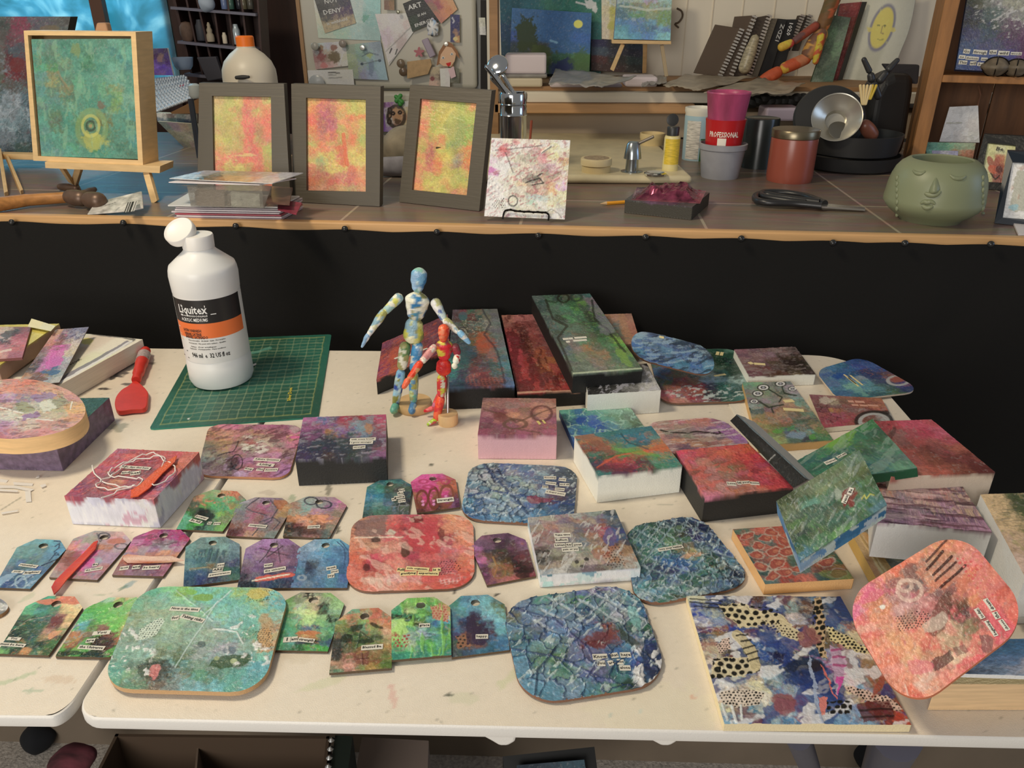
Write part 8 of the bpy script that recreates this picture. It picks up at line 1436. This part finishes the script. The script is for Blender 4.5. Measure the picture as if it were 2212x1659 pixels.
# notebooks
NB = mat('kraft_cover', '5a4c40', .7); NB2 = mat('kraft_cover_dark', '443a32', .7); SPI = mat('spiral_wire', 'd0ccc8', .3, metal=.6)
def notebook(label, c4, Y, m, spiral=None, t=.012, name='notebook', n_=16):
    a = Q(*c4[2], Y); rt = empty(name, a, label, 'notebook', 'notebooks leaning on the ledge')
    MB().prism([Q(x, y, Y) for x, y in c4], (0, .012, 0)).build('cover', m, rt, bevel=.001)
    if spiral:
        (x0, y0), (x1, y1) = spiral; mb = MB()
        for i in range(n_):
            f = i/(n_-1); c = Q(x0+(x1-x0)*f, y0+(y1-y0)*f, Y-.003); mb.box(c, (.015, .008, .005), rot=np.array(((.95, 0, .3), (0, 1, 0), (-.3, 0, .95))))
        mb.build('spiral_binding', SPI, rt)
    return rt
Yn = YB-.14
notebook('brown sketchbook, leftmost on the ledge, white spiral down its edge', [(1546, 53), (1604, 62), (1556, 166), (1499, 158)], Yn, NB, ((1602, 64), (1556, 162)))
notebook('taller brown sketchbook, second from the left', [(1588, 36), (1633, 33), (1582, 166), (1560, 166)], Yn+.016, NB, ((1630, 36), (1580, 160)), n_=18)
notebook('grey sketchbook with a beaded spiral, third from the left', [(1634, 38), (1665, 32), (1622, 166), (1584, 166)], Yn+.032, NB2, ((1662, 34), (1618, 163)), n_=20)
notebook('thin grey book between the spiral sketchbooks and the black books', [(1666, 40), (1680, 40), (1636, 168), (1624, 168)], Yn+.048, mat('grey_spine', '6e6658', .7))
r = notebook('black book with white 2021 lettering, left of the other black book', [(1680, 40), (1700, 42), (1664, 160), (1637, 164)], Yn+.064, mat('black_spine', (.02, .02, .02), .6))
strip_on(r, Q(1684, 75, Yn+.064), np.array((0, -1., 0)), 1684, 72, 48, 13, 70, '1ZDZ', mats=[None, mat('chalk_print', 'bbb', .6)], name='lettering')
r = notebook('black book with white 1020 numerals, right of the other black book', [(1700, 42), (1724, 42), (1690, 160), (1664, 160)], Yn+.08, MATS['black_spine'])
strip_on(r, Q(1704, 60, Yn+.08), np.array((0, -1., 0)), 1706, 62, 34, 13, -105, '1020', mats=[None, mat('chalk_print_bright', 'ddd', .6)], name='lettering')
notebook('grey spiral sketchbook right of the black books', [(1724, 34), (1738, 32), (1706, 110), (1700, 110)], Yn+.095, NB2, ((1734, 34), (1714, 82)), n_=9); notebook('last grey spiral sketchbook, tight behind the painted figure', [(1740, 33), (1754, 33), (1725, 110), (1712, 110)], Yn+.108, NB2, ((1750, 34), (1738, 70)), n_=7)
a = Q(1604, 160, Yn-.01); b_ = Q(1634, 74, Yn-.01)
tag(MB().limb(a, b_, [.018, .019, .019, .018, .014, .012], 20).build('paint_tube', mat('cream_bottle_print', 'a89e84', .35, var=.45, vscale=70, stretch=(1, 1, 3)), smooth=True), 'cream printed bottle leaning among the sketchbooks', 'bottle')
# painted figure of limbs
fg = empty('painted_doll', Q(1700, 165, Yn-.08), 'orange, red and yellow painted doll sitting against the books', 'doll')
def fl_(name, a, b_, rs, pal, dy=0, sd=1):
    a = Q(*a, Yn-.06+dy); b_ = Q(*b_, Yn-.06+dy); d2 = (a-CAM)@Fv/FPX
    o = MB().limb(a, b_, [r*d2 for r in rs], 18).build(name, GLOSS, fg, smooth=True); colour(o, pal, 28, sd, 1.0, MATTE)
fl_('shin', (1640, 178), (1690, 150), [11, 13, 12], ['b44', 'c64', 'b53'], 0, 1); fl_('thigh', (1684, 152), (1752, 122), [12, 13, 12], ['b75', 'ca4', 'b53'], 0, 2); fl_('torso', (1738, 130), (1782, 60), [14, 18, 13], ['da5', 'b85', '754', 'c64'], 0, 3)
fl_('upper_body', (1772, 70), (1806, -20), [14, 15, 17], ['c64', '753', '653', 'd85'], .01, 4); fl_('forearm', (1680, 105), (1716, 90), [9, 9, 8], ['ca4', 'b44', 'cb4'], -.01, 5); fl_('upper_arm', (1712, 92), (1770, 50), [8, 9, 9], ['843', '644', '943'], -.005, 6); fl_('arm', (1776, 70), (1760, 140), [9, 9, 6], ['cb4', 'b53', 'c64'], -.02, 7)
lean('painted_plank', 'green weathered painted plank leaning beside the painted doll', 'plank', [(1800, 33), (1838, 38), (1792, 202), (1745, 198)], Yn+.0, Yn-.10, .012, '454 565/575 676/454 686/565 565/454 465/676 454', seed=240, k=1.4, side='343')
_pk, _, _ = lean('painted_plank', 'long red-brown painted plank with a black side, behind the green plank', 'plank', [(1815, 8), (1862, 4), (1802, 198), (1776, 196)], Yn+.05, Yn-.04, .02, '733 833/943 732/c64 843/843 622/532 833/422 521', seed=241, k=1.4, side='222')
MB().prism([Q(1860, 4, Yn+.049), Q(1873, 4, Yn+.07), Q(1812, 196, Yn-.02), Q(1801, 198, Yn-.041)], (0, .01, 0)).build('black_side', mat('black_paint', (.02, .018, .016), .5), _pk)
# sun paper
sp_ = empty('paper_sheet', Q(1880, 190, Yn), 'large curling white paper with a yellow sun face drawn on it', 'paper')
Ls = [(1862, -30), (1860, 20), (1848, 70), (1822, 135), (1798, 196)]; Rs = [(1982, -30), (1974, 20), (1962, 70), (1942, 120), (1928, 165)]
nxx, nyy = 90, 110; Lp = spline(Ls, 30); Rp = spline(Rs, 30); V = []; UU = []; VV = []
for j in range(nyy):
    a = Lp[int(j/(nyy-1)*(len(Lp)-1))]; b_ = Rp[int(j/(nyy-1)*(len(Rp)-1))]
    for i in range(nxx):
        u = i/(nxx-1); x = a[0]*(1-u)+b_[0]*u; y = a[1]*(1-u)+b_[1]*u; V.append(Q(x, y, YB-.03-.05*math.sin(u*2.2)-.10*(j/nyy)**2)); UU.append(u); VV.append(1-j/(nyy-1))
V = np.array(V); U_ = np.array(UU); V_ = np.array(VV); X, Y = proj(V)
C, _h2 = paint('bba bba bba/bba aa9 bba', U_, V_, U_*.3, V_*.5, X, Y, [('e', 1905, 60, 26, 56, '668', .8, -20), ('e', 1905, 60, 21, 48, 'cb4', 1, -20), ('b', 1878, 64, 6, 6, 'cb4', .8), ('b', 1928, 64, 6, 6, 'cb4', .8), ('l', [(1906, 58), (1903, 72), (1908, 73)], 1.4, '875', .8), ('e', 1898, 55, 3.4, 2, '774'), ('e', 1911, 56, 3.4, 2, '774'), ('l', [(1896, 84), (1902, 87), (1908, 85)], 1.6, '884', .8), ('s', 70, 60, 1, .66, 'dd5', .4, 1905, 60, 22, 45)], 242, 1.35, .01, 0, .03)
o = grid_obj('sheet', sp_, V, C, nyy, nxx, MATTE); md = o.modifiers.new('th', 'SOLIDIFY'); md.thickness = .001
